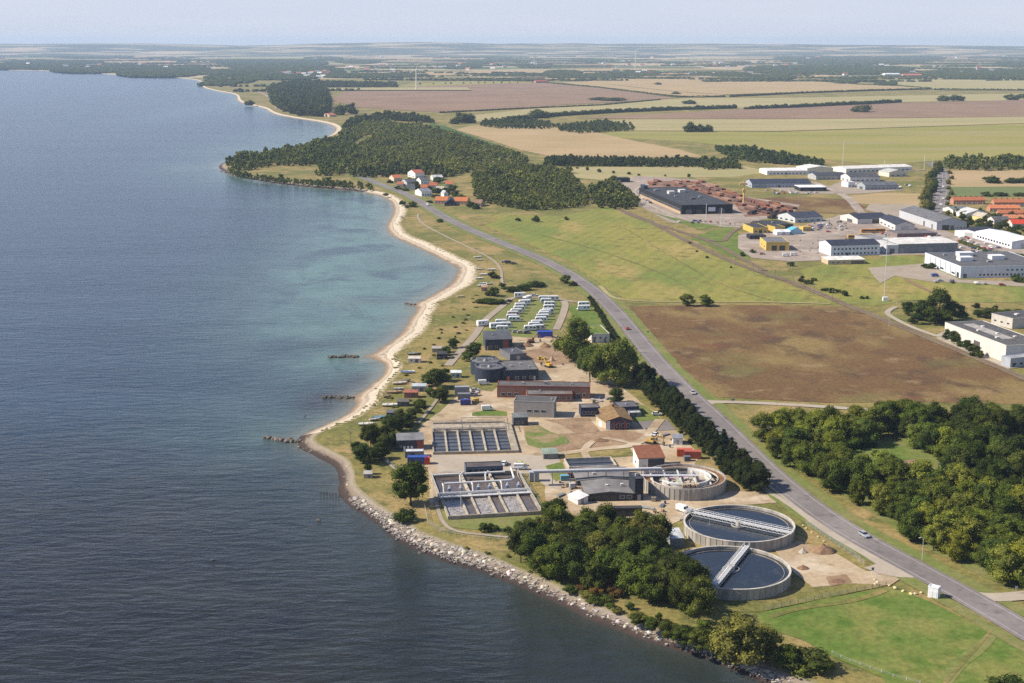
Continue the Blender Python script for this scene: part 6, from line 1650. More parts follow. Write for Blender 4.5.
def dark_basin():
    a, rz, W, D = frame_of((569, 470), (617, 468), dpx=9)
    t = thing('dark_basin', 'sunken dark rectangular basin behind the grey felt roofed hall', 'basin', a, rz)
    part('basin_wall', MB().box(0, W, 0, .4, -.3, 1.2).box(0, W, D - .4, D, -.3, 1.2).box(0, .4, .4, D - .4, -.3, 1.2).box(W - .4, W, .4, D - .4, -.3, 1.2), CONC, t, (.44, .39, .31))
    part('water', MB().box(.4, W - .4, .4, D - .4, 0, .5), glass('basin_lining', (.055, .06, .07), .3), t)
    part('baffle', MB().box(.4, W - .4, D * .5, D * .5 + .3, .1, .8), METAL, t, (.12, .12, .13))
dark_basin()
# pipe bridge across the yard
def pipe_bridge():
    p0, p1 = G(533, 486), G(661, 483)
    t = thing('pipe_bridge', 'silver pipe bridge crossing the yard above the grey hall to the emptied tank', 'pipe bridge', (p0.x, p0.y, ZL), math.atan2(p1.y - p0.y, p1.x - p0.x))
    L = (p1 - p0).length; z = 5.6
    part('pipe', MB().tube((0, 0, z), (L, 0, z), .42, 12), METAL, t, (.60, .61, .62))
    part('pipe', MB().tube((0, .9, z - .1), (L, .9, z - .1), .22, 10), METAL, t, (.5, .5, .5))
    part('deck', MB().box(0, L, -.5, 1.5, z - .75, z - .55), METAL, t, (.34, .35, .36))
    for k in range(8):
        x = .6 + (L - 1.2) * k / 7
        part('post', MB().tube((x, .5, 0), (x, .5, z - .7), .16, 6), METAL, t, (.4, .4, .4))
pipe_bridge()
# ------------------------------------------------------------------ shore stones
def rock_mesh(seed):
    import bmesh
    bm = bmesh.new()
    bmesh.ops.create_icosphere(bm, subdivisions=2, radius=1)
    g = random.Random(seed)
    o = Vector((g.uniform(-9, 9), g.uniform(-9, 9), g.uniform(-9, 9)))
    planes = [(Vector((g.gauss(0, 1), g.gauss(0, 1), g.gauss(0, 1))).normalized(), g.uniform(.6, .85)) for _ in range(7)]
    for v in bm.verts:
        v.co *= 1 + .22 * pnoise(v.co * 1.3 + o)
        for n, d in planes:
            k = v.co.dot(n)
            if k > d: v.co -= n * (k - d)
        v.co.z *= .72
    me = bpy.data.meshes.new('boulder'); bm.to_mesh(me); bm.free()
    me.materials.append(STONE)
    return me
SOIL0 = painted('dry_tufts', .95, .4, .3, spec=.1)
STONE = painted('field_stone', .9, .25, 1.2, spec=.2)
ROCKS = [rock_mesh(k) for k in range(6)]
rk = random.Random(12)
def boulder(x, y, z, s, c, label, group):
    o = link('boulder', rk.choice(ROCKS), None, vary(c, .25), (x, y, z))
    o.scale = (s * rk.uniform(.8, 1.25), s * rk.uniform(.8, 1.25), s * rk.uniform(.7, 1.1)); o.rotation_euler = (rk.uniform(-.3, .3), rk.uniform(-.3, .3), rk.uniform(0, 6.28))
    return tag(o, label, 'boulder', group)
PALE = (.50, .45, .38)
cand2 = [i for i in range(iend - 4, len(line) - 1) if 436 < tpx[i] < 505]
for i in cand2:
    if rk.random() < .55:
        t_ = rk.uniform(.0, .7); p = line[i].lerp(inner[i], t_); boulder(p.x, p.y, .1 + 2.2 * t_, rk.uniform(.35, .8), (.16, .13, .105) if rk.random() < .6 else (.36, .31, .26), 'weed stained stone on the brown pebble shore near the beach point', 'stones of the pebble shore')
vs, qs = [], []; o_ = 0
gk = 0
while gk < 2600:
    i = rk.randrange(ip1, iend)
    gk += 1
    off = rk.gauss(0, 1.9); n = norm_in(line, i, 6)
    p = inner[i] + n * off
    s = rk.uniform(.25, .75); V = CSV1 * np.array([s * 1.5, s * 1.3, s * .55]) + np.array([p.x, p.y, ZL - .1 - max(0, -off) * .12])
    vs.append(V); qs.append(CSQ1 + o_); o_ += len(V)
ob = link('dune_grass', np_mesh('dune_grass', np.concatenate(vs), np.concatenate(qs), SOIL0), None, (.22, .20, .075)); ob['kind'] = 'stuff'; ob['label'] = 'straw coloured dune grass fringing the beach'
# dense where the photograph shows a bank of rocks (below the basins), thinner farther on
n_b = 0
cand = [i for i in range(iend + 2, len(line) - 1) if 500 < tpx[i] < 690]
rk.shuffle(cand)
small_v = []
for i in cand * 6:
    y = tpx[i]
    dens = 1.0 if 525 < y < 590 else .55
    if rk.random() > dens: continue
    t = rk.uniform(.30, .86) if 525 < y < 590 else rk.uniform(.34, .62)
    p = line[i].lerp(inner[i], t); z = -.5 + (ZL + .5) * (t * .76 + .24) * .9
    big = n_b < 290 and rk.random() < .5
    if big:
        boulder(p.x + rk.uniform(-1, 1), p.y + rk.uniform(-1, 1), z, rk.uniform(.55, 1.15), PALE, 'pale angular boulder in the rock bank along the works shore', 'boulders of the works shore'); n_b += 1
# lesser rubble of the bank: one mass
vs, qs = [], []; o_ = 0
for _ in range(5200):
    i = rk.choice(cand); y = tpx[i]
    if y > 600 and rk.random() < .45: continue
    t = rk.uniform(.16, .95) if 522 < y < 592 else rk.uniform(.18, .72)
    p = line[i].lerp(inner[i], t); z = -.5 + (ZL + .5) * (t * .76 + .24) * .92
    s = rk.uniform(.16, .5)
    V = CSV1 * np.array([s * rk.uniform(.8, 1.4), s * rk.uniform(.8, 1.4), s]) + np.array([p.x + rk.uniform(-1.5, 1.5), p.y + rk.uniform(-1.5, 1.5), z])
    vs.append(V); qs.append(CSQ1 + o_); o_ += len(V)
ob = link('rubble', np_mesh('rubble', np.concatenate(vs), np.concatenate(qs), STONE), None, (.42, .37, .31)); ob['kind'] = 'stuff'; ob['label'] = 'pale rubble filling the rock bank along the works shore'
def stone_line(pts, step, s, c, label, group, z=0, spread=1.0):
    for p in resample([G(x, y, 0) for x, y in pts], step):
        boulder(p.x + rk.uniform(-spread, spread), p.y + rk.uniform(-spread, spread), z + rk.uniform(-.1, .3), s * rk.uniform(.7, 1.3), c, label, group)
stone_line([(268, 438), (283, 440.5), (297, 442)], 0.6, 1.2, (.15, .125, .10), 'dark weedy stone of the short groyne at the beach point', 'stones of the groyne', .2, 1.3)
stone_line([(302, 447), (320, 455), (334, 461)], 2.6, .6, (.2, .17, .14), 'brown stone on the shore behind the groyne', 'stones behind the groyne', .1, 1.5)
stone_line([(330, 357), (340, 357), (350, 356.5), (358, 357)], 0.7, 1.15, (.10, .085, .07), 'dark stone of the low spit across the small bay', 'stones of the bay spit', .1, 1.6)
stone_line([(326, 397), (338, 397.5), (353, 398)], 0.8, 1.05, (.10, .085, .07), 'dark stone of the lower spit nearer the beach point', 'stones of the lower spit', .1, 1.3)
stone_line([(405, 303.5), (414, 305)], 0.8, 1.0, (.12, .10, .085), 'dark stone of the tiny spit in the big bay', 'stones of the tiny spit', .1, .7)
stone_line([(222, 171), (232, 175), (246, 178.5)], 4, 1.1, (.22, .19, .16), 'dark stone at the tip of the headland', 'stones at the headland tip', .2, 2)
for k in range(7):
    p = G(321 + 3 * k, 494 + .6 * k, 0)
    o = link('pile', MB().tube((0, 0, -1), (0, 0, .9 + .3 * (k % 3)), .16, 7).mesh('pile', BARK), None, (.07, .055, .045), p)
    tag(o, 'stub of a weathered wooden pile in the shallow water off the works', 'pile', 'old pier piles')
for px, py in ((319, 520), (213, 560), (420, 553), (305, 416)):
    p = G(px, py, 0); boulder(p.x, p.y, -.1, .8, (.12, .1, .085), {319: 'lone dark stone in the water off the pile stubs', 213: 'lone wet stone far out in the dark water', 420: 'wet stone in the water below the rock bank', 305: 'dark stone in the shallows near the beach point'}[px], None)
for x, y in ((875, 580.5), (877, 582.8), (889, 586), (895, 588.6), (903, 592), (910.5, 594.6), (915.5, 594.3), (921, 593.2), (806, 529), (812, 533), (818, 537.5), (803, 526), (824, 542), (875, 585)):
    p = G(x, y); s = .55 if y > 560 else .45
    boulder(p.x, p.y, ZL + .25, s, (.62, .55, .30), 'whitewashed yellow stone marking the edge of the road verge', 'whitewashed kerb stones')

# ------------------------------------------------------------------ soil heaps
def heap(px, py, wpx, hpx, c, label, name='soil_heap'):
    p = G(px, py); s = ppm(px, py); r = wpx / s / 2; h = hm(py, hpx, px)
    n = 26; vs, fs = [], []
    for j in range(7):
        q = j / 6
        for k in range(n):
            a = 2 * math.pi * k / n
            rr = r * (1 - q) * (1 + .22 * pnoise(Vector((math.cos(a) * 1.5, math.sin(a) * 1.5, px))))
            zz = h * (q ** .8) * (1 + .2 * pnoise(Vector((a, q * 4, py))))
            vs.append((rr * math.cos(a), rr * .8 * math.sin(a), zz if j else -.1))
    for j in range(6):
        for k in range(n):
            fs.append((j * n + k, j * n + (k + 1) % n, (j + 1) * n + (k + 1) % n, (j + 1) * n + k))
    mb = MB(); mb.add(vs, fs)
    o = link(name, mb.mesh(name, SOIL), None, c, p)
    return tag(o, label, 'heap')
SOIL = painted('loose_soil', .95, .35, .8, spec=.1)
heap(823, 552, 29, 8, (.235, .15, .09), 'large brown soil heap beside the round tanks')
heap(803, 553, 10, 5, (.42, .37, .30), 'small pale rubble heap next to the large soil heap')
heap(803, 569, 15, 4, (.24, .15, .09), 'low brown soil heap nearest the round tank wall')
heap(838, 582, 20, 2.5, (.20, .12, .075), 'flat dark soil heap at the edge of the sand')
heap(527, 346, 14, 4, (.22, .135, .08), 'brown soil heap behind the navy block')
heap(545, 347, 13, 4.5, (.25, .155, .09), 'reddish soil heap under the big leafy tree')
heap(548, 337, 16, 3.5, (.32, .22, .14), 'pale soil heap below the blue caravan tent')
heap(552, 361, 6, 5, (.45, .34, .21), 'little sand cone in the earthworks yard')
heap(600, 441, 18, 3, (.20, .125, .075), 'dark long soil heap in front of the ochre roofed house')
heap(574, 449, 14, 2, (.25, .16, .1), 'low soil heap at the rim of the lawn triangle')
heap(608, 356, 9, 3, (.2, .13, .085), 'soil heap at the foot of the big leafy tree')

# ------------------------------------------------------------------ vehicles
def wheel(parent, x, y, r=.33, w=.22):
    o = part('wheel', MB().tube((0, -w / 2, 0), (0, w / 2, 0), r, 14), RUBBER, parent, None, (x, y, r))
    part('rim', MB().tube((0, -w / 2 - .01, 0), (0, w / 2 + .01, 0), r * .55, 10), METAL, o, (.5, .5, .52))
    return o
def make_car(estate=False):
    t = thing('parked_car', 'x', 'car')
    lo = [(-2.15, .35), (2.1, .35), (2.15, .62), (1.95, .82), (1.0, .95), (-1.95, .98), (-2.15, .8)]
    b = MB(); b.side(lo, -.86, .86)
    top = [(.95, .94), (.25, 1.42), (-1.25 if not estate else -1.7, 1.44), (-1.9 if not estate else -2.0, .98)]
    b.side([(.15, 1.40), (.22, 1.46), (-1.25 if not estate else -1.75, 1.48), (-1.3 if not estate else -1.8, 1.40)], -.66, .66)
    part('body', b, GLOSS, t, (.5, .5, .5))
    part('window', MB().side(top, -.74, .74), GLASS, t)
    for x in (-1.35, 1.35):
        for y in (-.80, .80): wheel(t, x, y)
    for y in (-.6, .6):
        part('headlight', MB().box(2.08, 2.17, y - .18, y + .18, .6, .76), METAL, t, (.8, .8, .78))
        part('tail_light', MB().box(-2.17, -2.08, y - .18, y + .18, .66, .84), METAL, t, (.35, .02, .02))
    return remember(t)
def make_van():
    t = thing('parked_van', 'x', 'van')
    b = MB(); b.side([(-2.6, .4), (2.5, .4), (2.6, .8), (2.35, 1.15), (1.75, 1.3), (1.2, 2.1), (.9, 2.25), (-2.55, 2.25), (-2.65, 2.0)], -.95, .95)
    part('body', b, GLOSS, t, WHITE)
    part('window', MB().side([(1.80, 1.33), (1.28, 2.04), (1.14, 2.02), (1.14, 1.35)], -.96, .96), GLASS, t)
    part('windscreen', MB().add([(1.86, -.8, 1.3), (1.86, .8, 1.3), (1.29, .75, 2.08), (1.29, -.75, 2.08)], [(0, 1, 2, 3)]) or MB().box(1.2, 1.3, -.7, .7, 1.4, 2.0), GLASS, t)
    for x in (-1.6, 1.65):
        for y in (-.88, .88): wheel(t, x, y, .35, .24)
    for y in (-.7, .7): part('headlight', MB().box(2.5, 2.62, y - .18, y + .18, .75, .95), METAL, t, (.8, .8, .78))
    return remember(t)
def make_caravan():
    t = thing('caravan', 'x', 'caravan')
    b = MB(); b.side([(-2.9, .5), (2.7, .5), (3.0, 1.1), (2.8, 2.1), (2.45, 2.55), (-2.5, 2.6), (-2.9, 2.3), (-3.0, 1.2)], -1.1, 1.1)
    part('body', b, METAL, t, (.76, .76, .74))
    part('roof', MB().box(-2.4, 2.4, -1.0, 1.0, 2.585, 2.66), METAL, t, (.72, .72, .70))
    part('stripe', MB().box(-2.85, 2.75, -1.115, 1.115, .85, 1.0), METAL, t, (.30, .33, .38))
    for s in (-1, 1):
        for x0, x1 in ((-2.5, -1.5), (-.9, .2), (1.3, 2.4)):
            part('window', MB().box(x0, x1, s * 1.105 - .015, s * 1.105 + .015, 1.35, 2.0), GLASS, t)
    part('door', MB().box(.45, 1.05, -1.125, -1.10, .6, 2.25), METAL, t, (.66, .66, .64))
    part('end_window', MB().box(2.86, 2.93, -.75, .75, 1.35, 1.95), GLASS, t)
    wheel(t, -.15, -1.0); wheel(t, -.15, 1.0)
    part('drawbar', MB().tube((2.8, -.6, .45), (4.1, 0, .45), .06, 5).tube((2.8, .6, .45), (4.1, 0, .45), .06, 5).tube((4.0, 0, 0), (4.0, 0, .5), .05, 5), METAL, t, (.3, .3, .3))
    return remember(t)
def make_motorhome():
    t = thing('motorhome', 'x', 'motorhome')
    b = MB(); b.side([(-3.3, .45), (2.2, .45), (3.2, .5), (3.25, .95), (2.75, 1.25), (2.3, 1.9), (2.7, 2.1), (2.6, 2.75), (-3.3, 2.8)], -1.1, 1.1)
    part('body', b, METAL, t, (.76, .76, .74))
    part('windscreen', MB().side([(2.76, 1.28), (2.32, 1.87), (2.1, 1.85), (2.1, 1.3)], -1.115, 1.115), GLASS, t)
    for s in (-1, 1):
        for x0, x1 in ((-2.9, -2.0), (-1.2, -.2)): part('window', MB().box(x0, x1, s * 1.105 - .015, s * 1.105 + .015, 1.45, 2.1), GLASS, t)
    part('door', MB().box(.2, .85, -1.125, -1.1, .55, 2.3), METAL, t, (.66, .66, .64))
    for x in (-1.8, 2.1):
        for y in (-.98, .98): wheel(t, x, y, .36, .24)
    return remember(t)
CAR, EST, VAN, CARAV, MOTO = make_car(), make_car(True), make_van(), make_caravan(), make_motorhome()
def at(px, py, z=ZL + .12): return G(px, py, z)
def roaddir(px, py):
    p = G(px, py); k = min(range(len(mainw) - 1), key=lambda i: (mainw[i] - p).length)
    d = mainw[k + 1] - mainw[k]; return math.atan2(d.y, d.x)
CARS = [
 (EST, 866, 533.5, 'r', (.36, .38, .41), 'silver estate car driving on the main road past the wood', 'car', ZL + .33),
 (CAR, 692, 396, 'r', (.42, .42, .41), 'silver car on the main road at the side road junction', 'car', ZL + .33),
 (CAR, 626.5, 328.5, 'rr', (.55, .07, .03), 'bright red car on the main road above the heath', 'car', ZL + .33),
 (VAN, 424, 205.5, 'r', WHITE, 'white van on the coast road just before the farm', 'van', ZL + .33),
 (CAR, 440, 220.2, 1.2, (.03, .03, .035), 'black car parked on the grass below the coast road', 'car', ZL + .1),
 (CAR, 504, 262.6, .1, (.5, .5, .5), 'pale car parked at the end of the coast path', 'car', ZL + .1),
 (VAN, 508.5, 263.4, .1, (.04, .04, .05), 'dark van in the row parked by the coast path', 'van', ZL + .1),
 (CAR, 514, 264, .2, (.04, .05, .06), 'dark car at the inland end of the coast path row', 'car', ZL + .1),
 (VAN, 487.5, 410.2, .15, WHITE, 'white van parked on the grass strip in front of the settling basins', 'van', ZL + .2),
 (VAN, 484, 384.5, .1, WHITE, 'white van parked at the foot of the navy digester tanks', 'van', ZL + .2),
 (CAR, 504.5, 464.5, 1.2, WHITE, 'white car parked next to the blue glazed control house', 'car', ZL + .2),
 (CAR, 521, 465.3, .05, (.62, .56, .12), 'yellow car parked on the concrete beside the basins', 'car', ZL + .2),
 (VAN, 521, 469.2, .03, WHITE, 'white van parked closest to the pipe elbow on the basins', 'van', ZL + .2),
 (CAR, 656, 436, -.5, WHITE, 'white car parked on the sand beyond the rust roofed house', 'car', ZL + .2),
 (CAR, 657, 415, .0, WHITE, 'white car parked against the pine belt by the ochre roofed house', 'car', ZL + .2),
 (CAR, 542, 359.2, .3, (.6, .45, .03), 'yellow car in the middle of the earthworks yard', 'car', ZL + .2),
 (VAN, 683, 511.5, -.9, WHITE, 'white van parked at the stair of the farther clarifier', 'van', ZL + .2),
 (CAR, 473, 395.5, .4, (.35, .36, .38), 'grey car by the stacked containers on the seaward yard', 'car', ZL + .2),
 (CAR, 475, 391, .4, (.5, .5, .5), 'pale car behind the stacked containers on the seaward yard', 'car', ZL + .2),
 (CAR, 509, 301.5, .8, (.04, .045, .05), 'black car at the bend of the caravan park road', 'car', ZL + .3),
 (CAR, 534.5, 295.8, .05, WHITE, 'white car by the entrance path of the caravan park', 'car', ZL + .2),
 (CAR, 516, 332.5, .2, (.4, .4, .4), 'grey car parked behind the charcoal hall', 'car', ZL + .2),
 (CAR, 521, 333, .2, (.55, .5, .4), 'beige car parked behind the charcoal hall', 'car', ZL + .2),
 (CAR, 527, 333.4, .2, (.1, .1, .12), 'dark car parked behind the charcoal hall', 'car', ZL + .2),
 (CAR, 1002, 285.5, .0, (.4, .03, .03), 'red car passing the front of the long white factory', 'car', ZL + .4),
 (VAN, 935, 276.5, .2, (.05, .09, .3), 'blue lorry van at the corner of the long white factory', 'van', ZL + .4),
 (VAN, 794, 255.5, .0, WHITE, 'white van in front of the yellow garage', 'van', ZL + .4),
 (VAN, 786, 256.2, .0, WHITE, 'second white van in front of the yellow garage gates', 'van', ZL + .4),
 (CAR, 762, 254.3, .3, (.45, .2, .1), 'rust coloured car beside the yellow garage', 'car', ZL + .4),
]
for proto, px, py, rz, c, lab, cat, z in CARS:
    a = roaddir(px, py) if rz == 'r' else roaddir(px, py) + math.pi if rz == 'rr' else rz
    off = Vector((0, 0, 0))
    if rz in ('r', 'rr'):
        p = G(px, py, z); k = min(range(len(mainw) - 1), key=lambda i: (mainw[i] - p).length)
        d = (mainw[k + 1] - mainw[k]).normalized(); nrm = Vector((-d.y, d.x, 0)) * (1.9 if rz == 'r' else -1.9)
        loc = Vector((mainw[k].x, mainw[k].y, z)) - nrm * -1
    else: loc = G(px, py, z)
    clone(proto, loc, a, lab, None, {'body': c})
# cars in the industrial lots: small in the picture
def lot_car_mesh():
    m = MB(); m.side([(-2.1, .3), (2.1, .3), (2.1, .75), (1.0, .95), (.3, 1.42), (-1.3, 1.42), (-2.0, .95)], -.85, .85); return m.mesh('parked_car', GLOSS)
LOT = lot_car_mesh()
lot = random.Random(8)
for zone, n, lab in (([(957, 241), (975, 240), (1004, 250), (985, 254), (962, 253)], 22, 'car parked on the lot between pale roofed hall and white hall'),
                     ([(912, 232), (935, 234), (975, 236), (968, 241), (945, 240), (925, 238)], 14, 'car parked outside the slate roofed warehouse'),
                     ([(772, 193.5), (798, 193), (798, 194.6), (775, 195)], 7, 'car parked before the dark blue roofed store'),
                     ([(805, 226), (840, 222), (850, 230), (825, 233), (812, 231)], 22, 'car or trailer stored on the lot by the blue grey roofed house'),
                     ([(672, 222), (700, 221), (715, 222.5), (690, 224)], 9, 'car parked in front of the black works hall'),
                     ([(640, 197), (652, 203), (655, 206), (642, 200)], 5, 'car parked along the side of the black works hall'),
                     ([(868, 235), (890, 232), (893, 237), (872, 238)], 8, 'car parked between the navy roofed halls')):
    for x, y in scatter(zone, 3.6, n, seed=len(lab)):
        o = link('parked_car', LOT, None, lot.choice([(.5, .5, .5), WHITE, (.04, .04, .05), (.35, .04, .03), (.05, .08, .2), (.3, .3, .32), (.3, .26, .2)]), (x, y, ZL + .35)); o.rotation_euler = (0, 0, lot.choice([.1, 1.6]) + lot.uniform(-.1, .1))
        tag(o, lab, 'car', lab.replace('car', 'cars', 1))
def bus(px, py, rz, label, c):
    t = thing('bus', label, 'bus', G(px, py, ZL + .35), rz)
    part('body', MB().side([(-6, .4), (5.9, .4), (6, 1), (5.8, 3), (-5.9, 3.05), (-6, 2.8)], -1.25, 1.25), METAL, t, c)
    for s in (-1, 1): part('window', MB().box(-5.5, 5.4, s * 1.26 - .02, s * 1.26 + .02, 1.4, 2.4), GLASS, t)
    for x in (-3.6, 3.8):
        for y in (-1.12, 1.12): wheel(t, x, y, .48, .28)
bus(855, 238.6, .0, 'yellow bus parked behind the two storey office', (.6, .36, .04))
bus(866, 237.6, .05, 'yellow bus standing before the grey flat annex', (.6, .36, .04))
bus(868, 232.6, .0, 'orange bus parked below the navy roofed hall gateway', (.55, .25, .03))
bus(878, 232.2, .0, 'orange bus nearest the white side wall of the navy roofed hall', (.55, .25, .03))
for k in range(6):
    p = G(941 + (k % 2) * 2.2, 205 - k * 6.0, ZL + .5)
    o = link('parked_car', LOT, None, lot.choice([WHITE, (.3, .3, .32), (.05, .05, .06)]), p); o.rotation_euler = (0, 0, 1.5); o.name = 'car'
    tag(o, 'car driving on the tree lined highway', 'car', 'cars on the highway')
# caravans and motorhomes
CV = [(520.5, 297.6, MOTO, .1, 'motorhome parked first behind the caravan park entrance bush', (.7, .7, .7)), (527, 301, MOTO, 1.0, 'motorhome turned askew at the head of the seaward caravan row', None),
 (520.5, 308, CARAV, .12, 'seaward row: caravan at the upper end', None), (519, 311, CARAV, .12, 'seaward row: second caravan from its upper end', None), (516.5, 313.8, CARAV, .12, 'seaward row: long white caravan in its middle', None), (513, 316.3, CARAV, .12, 'seaward row: caravan with a reddish awning', (.62, .45, .42)), (512, 319.4, CARAV, .05, 'seaward row: caravan below the reddish awning', None),
 (501.5, 324.6, CARAV, .05, 'caravan at the upper end of the trio near the charcoal hall', None), (496.5, 328.3, MOTO, .3, 'motorhome in the trio near the charcoal hall', None), (502.5, 331, CARAV, .04, 'caravan standing right behind the charcoal hall', None), (483.5, 325.8, MOTO, .45, 'white motorhome parked alone on the gravel camp road', None),
 (544, 300.6, CARAV, .03, 'one of two caravans end to end at the top, the seaward one', None), (553.5, 300.6, CARAV, .03, 'one of two caravans end to end at the top, beside the gravel loop', None),
 (549.8, 306.3, CARAV, .06, 'middle row: caravan just below the end to end pair', None), (549, 309.6, CARAV, .06, 'middle row: second caravan below the end to end pair', None), (548, 313.2, CARAV, .06, 'middle row: third caravan below the end to end pair', None), (544, 316.6, CARAV, .06, 'middle row: caravan at the widest point of the row', None), (542, 319.6, MOTO, .06, 'middle row: motorhome among the caravans', None), (541, 322, CARAV, .06, 'middle row: caravan just below the motorhome', None),
 (537, 325.4, CARAV, .1, 'middle row: caravan third from the blue tent', None), (538.5, 330, CARAV, .1, 'middle row: grey caravan next to the blue tent', (.45, .45, .46)), (530, 330.6, CARAV, .1, 'middle row: lowest caravan on the seaward side of the blue tent', None),
 (583.8, 306.6, CARAV, .08, 'upper of the two caravans by the roadside hedge', None), (583.2, 310.4, MOTO, .08, 'lower of the two vehicles by the roadside hedge, a motorhome', None), (546, 303.2, CARAV, .06, 'caravan squeezed under the end to end pair', None), (514.5, 321.5, CARAV, .05, 'seaward row: lowest caravan before the gap', None), (505.5, 327.5, CARAV, .05, 'seaward trio neighbour: caravan just inland of the trio', None), (534.5, 327.6, CARAV, .1, 'middle row: caravan wedged between the lowest two', None), (545.5, 314.9, CARAV, .06, 'middle row: caravan close above the widest point', None), (524, 305, MOTO, .3, 'motorhome crossing the grass between the two rows', None)]
for px, py, proto, rz, lab, c in CV:
    clone(proto, G(px, py, ZL + .12), rz + (math.pi if (int(px * 3) % 3 == 0) else 0), lab, 'caravans and motorhomes of the park', {'body': c} if c else None, (1.15, 1.15, 1.15))
for p in (CAR, EST, VAN, CARAV, MOTO): drop(p)
# containers
def container(px, py, L, Wd, H, rz, c, label, cat='container', name='container'):
    t = thing(name, label, cat, G(px, py, ZL + .15), rz)
    b = MB().box(-L / 2, L / 2, -Wd / 2, Wd / 2, .1, H)
    part('body', b, METAL, t, c)
    g = MB()
    n = int(L / .45)
    for k in range(n):
        x = -L / 2 + L * (k + .5) / n
        g.box(x - .09, x + .09, -Wd / 2 - .05, Wd / 2 + .05, .25, H - .15)
    part('corrugation', g, METAL, t, tuple(v * .85 for v in c))
    part('lid', MB().box(-L / 2 - .03, L / 2 + .03, -Wd / 2 - .03, Wd / 2 + .03, H + .003, H + .08), METAL, t, tuple(min(.9, v * 1.15) for v in c))
    part('door', MB().box(L / 2 + .003, L / 2 + .06, -Wd / 2 + .1, Wd / 2 - .1, .2, H - .1), METAL, t, tuple(v * .9 for v in c))
    return t
container(417.5, 463.2, 7.4, 2.6, 2.7, .02, BLUE, 'blue container below the dark seaward hut')
container(427, 463.5, 2.0, 2.2, 2.6, .1, (.45, .03, .03), 'red bin box beside the blue container')
container(464, 399, 5.5, 2.5, 2.6, .05, (.2, .2, .21), 'grey container of the stack on the seaward yard')
container(462, 395.5, 6.5, 2.5, 4.2, .05, (.28, .285, .30), 'tall pale grey container stack on the seaward yard')
container(465.5, 404.5, 4.5, 2.2, 2.2, .1, (.025, .03, .2), 'dark blue skip in front of the grey containers')
container(475, 402, 3.2, 1.8, 1.6, .6, (.5, .33, .03), 'yellow skip machine next to the dark blue skip')
container(684.5, 455.5, 6.0, 2.6, 2.7, -.05, (.45, .11, .05), 'orange container at the sandy yard, seaward one of the pair')
container(692.5, 457.6, 6.4, 2.6, 2.7, -.12, (.38, .085, .05), 'orange container of the pair, closer to the pine belt')
container(687, 460.5, 2.4, 2, 1.7, .1, (.12, .14, .15), 'dark machine box before the orange containers')
container(545, 337, 8.0, 3.4, 3.2, .03, (.015, .05, .36), 'bright blue tent house beside the caravans')
container(564.5, 480, 3, 2, 1.8, .1, (.12, .3, .36), 'turquoise box under the pipe bridge')
container(569, 477.5, 2, 2, 2.0, .3, (.28, .09, .05), 'rusty box beside the turquoise one')
container(534, 480.5, 3.4, 2.4, 3.4, .05, (.35, .37, .4), 'grey pump box at the end of the air pipes')
container(572, 488, 1.8, 1.6, 1.8, .2, (.42, .43, .45), 'grey switch box at the corner of the felt roofed hall')
# digging machines
def digger(px, py, rz, label, c=(.6, .38, .03)):
    t = thing('excavator', label, 'excavator', G(px, py, ZL + .15), rz)
    for y in (-1, 1): part('crawler', MB().side([(-1.6, 0), (1.6, 0), (1.9, .4), (1.6, .8), (-1.6, .8), (-1.9, .4)], y - .3, y + .3), RUBBER, t)
    part('engine_house', MB().box(-1.9, .3, -1.1, 1.1, .9, 2.0), METAL, t, c)
    cb = part('cab', MB().side([(.3, .9), (1.4, .9), (1.5, 1.7), (1.2, 2.8), (.3, 2.8)], -1.1, 0), METAL, t, c)
    part('window', MB().box(.45, 1.36, -1.12, .02, 1.8, 2.6), GLASS, cb)
    part('boom', MB().tube((1, .5, 1.4), (3.2, .5, 4.2), .28, 6).tube((3.2, .5, 4.2), (5.0, .5, 3.6), .24, 6), METAL, t, c)
    part('dipper', MB().tube((5.0, .5, 3.6), (5.2, .5, 1.4), .2, 6), METAL, t, c)
    part('bucket', MB().side([(4.7, .3), (5.6, .2), (5.8, 1.1), (5.2, 1.5)], .0, 1.0), METAL, t, (.12, .10, .09))
digger(548.5, 367, 2.2, 'yellow excavator in the middle of the sandy earthworks')
digger(651, 443.5, -.6, 'yellow brown excavator behind the rust roofed house', (.5, .32, .08))
digger(531, 342.5, .3, 'small digger on the brown soil behind the navy block', (.28, .14, .06))
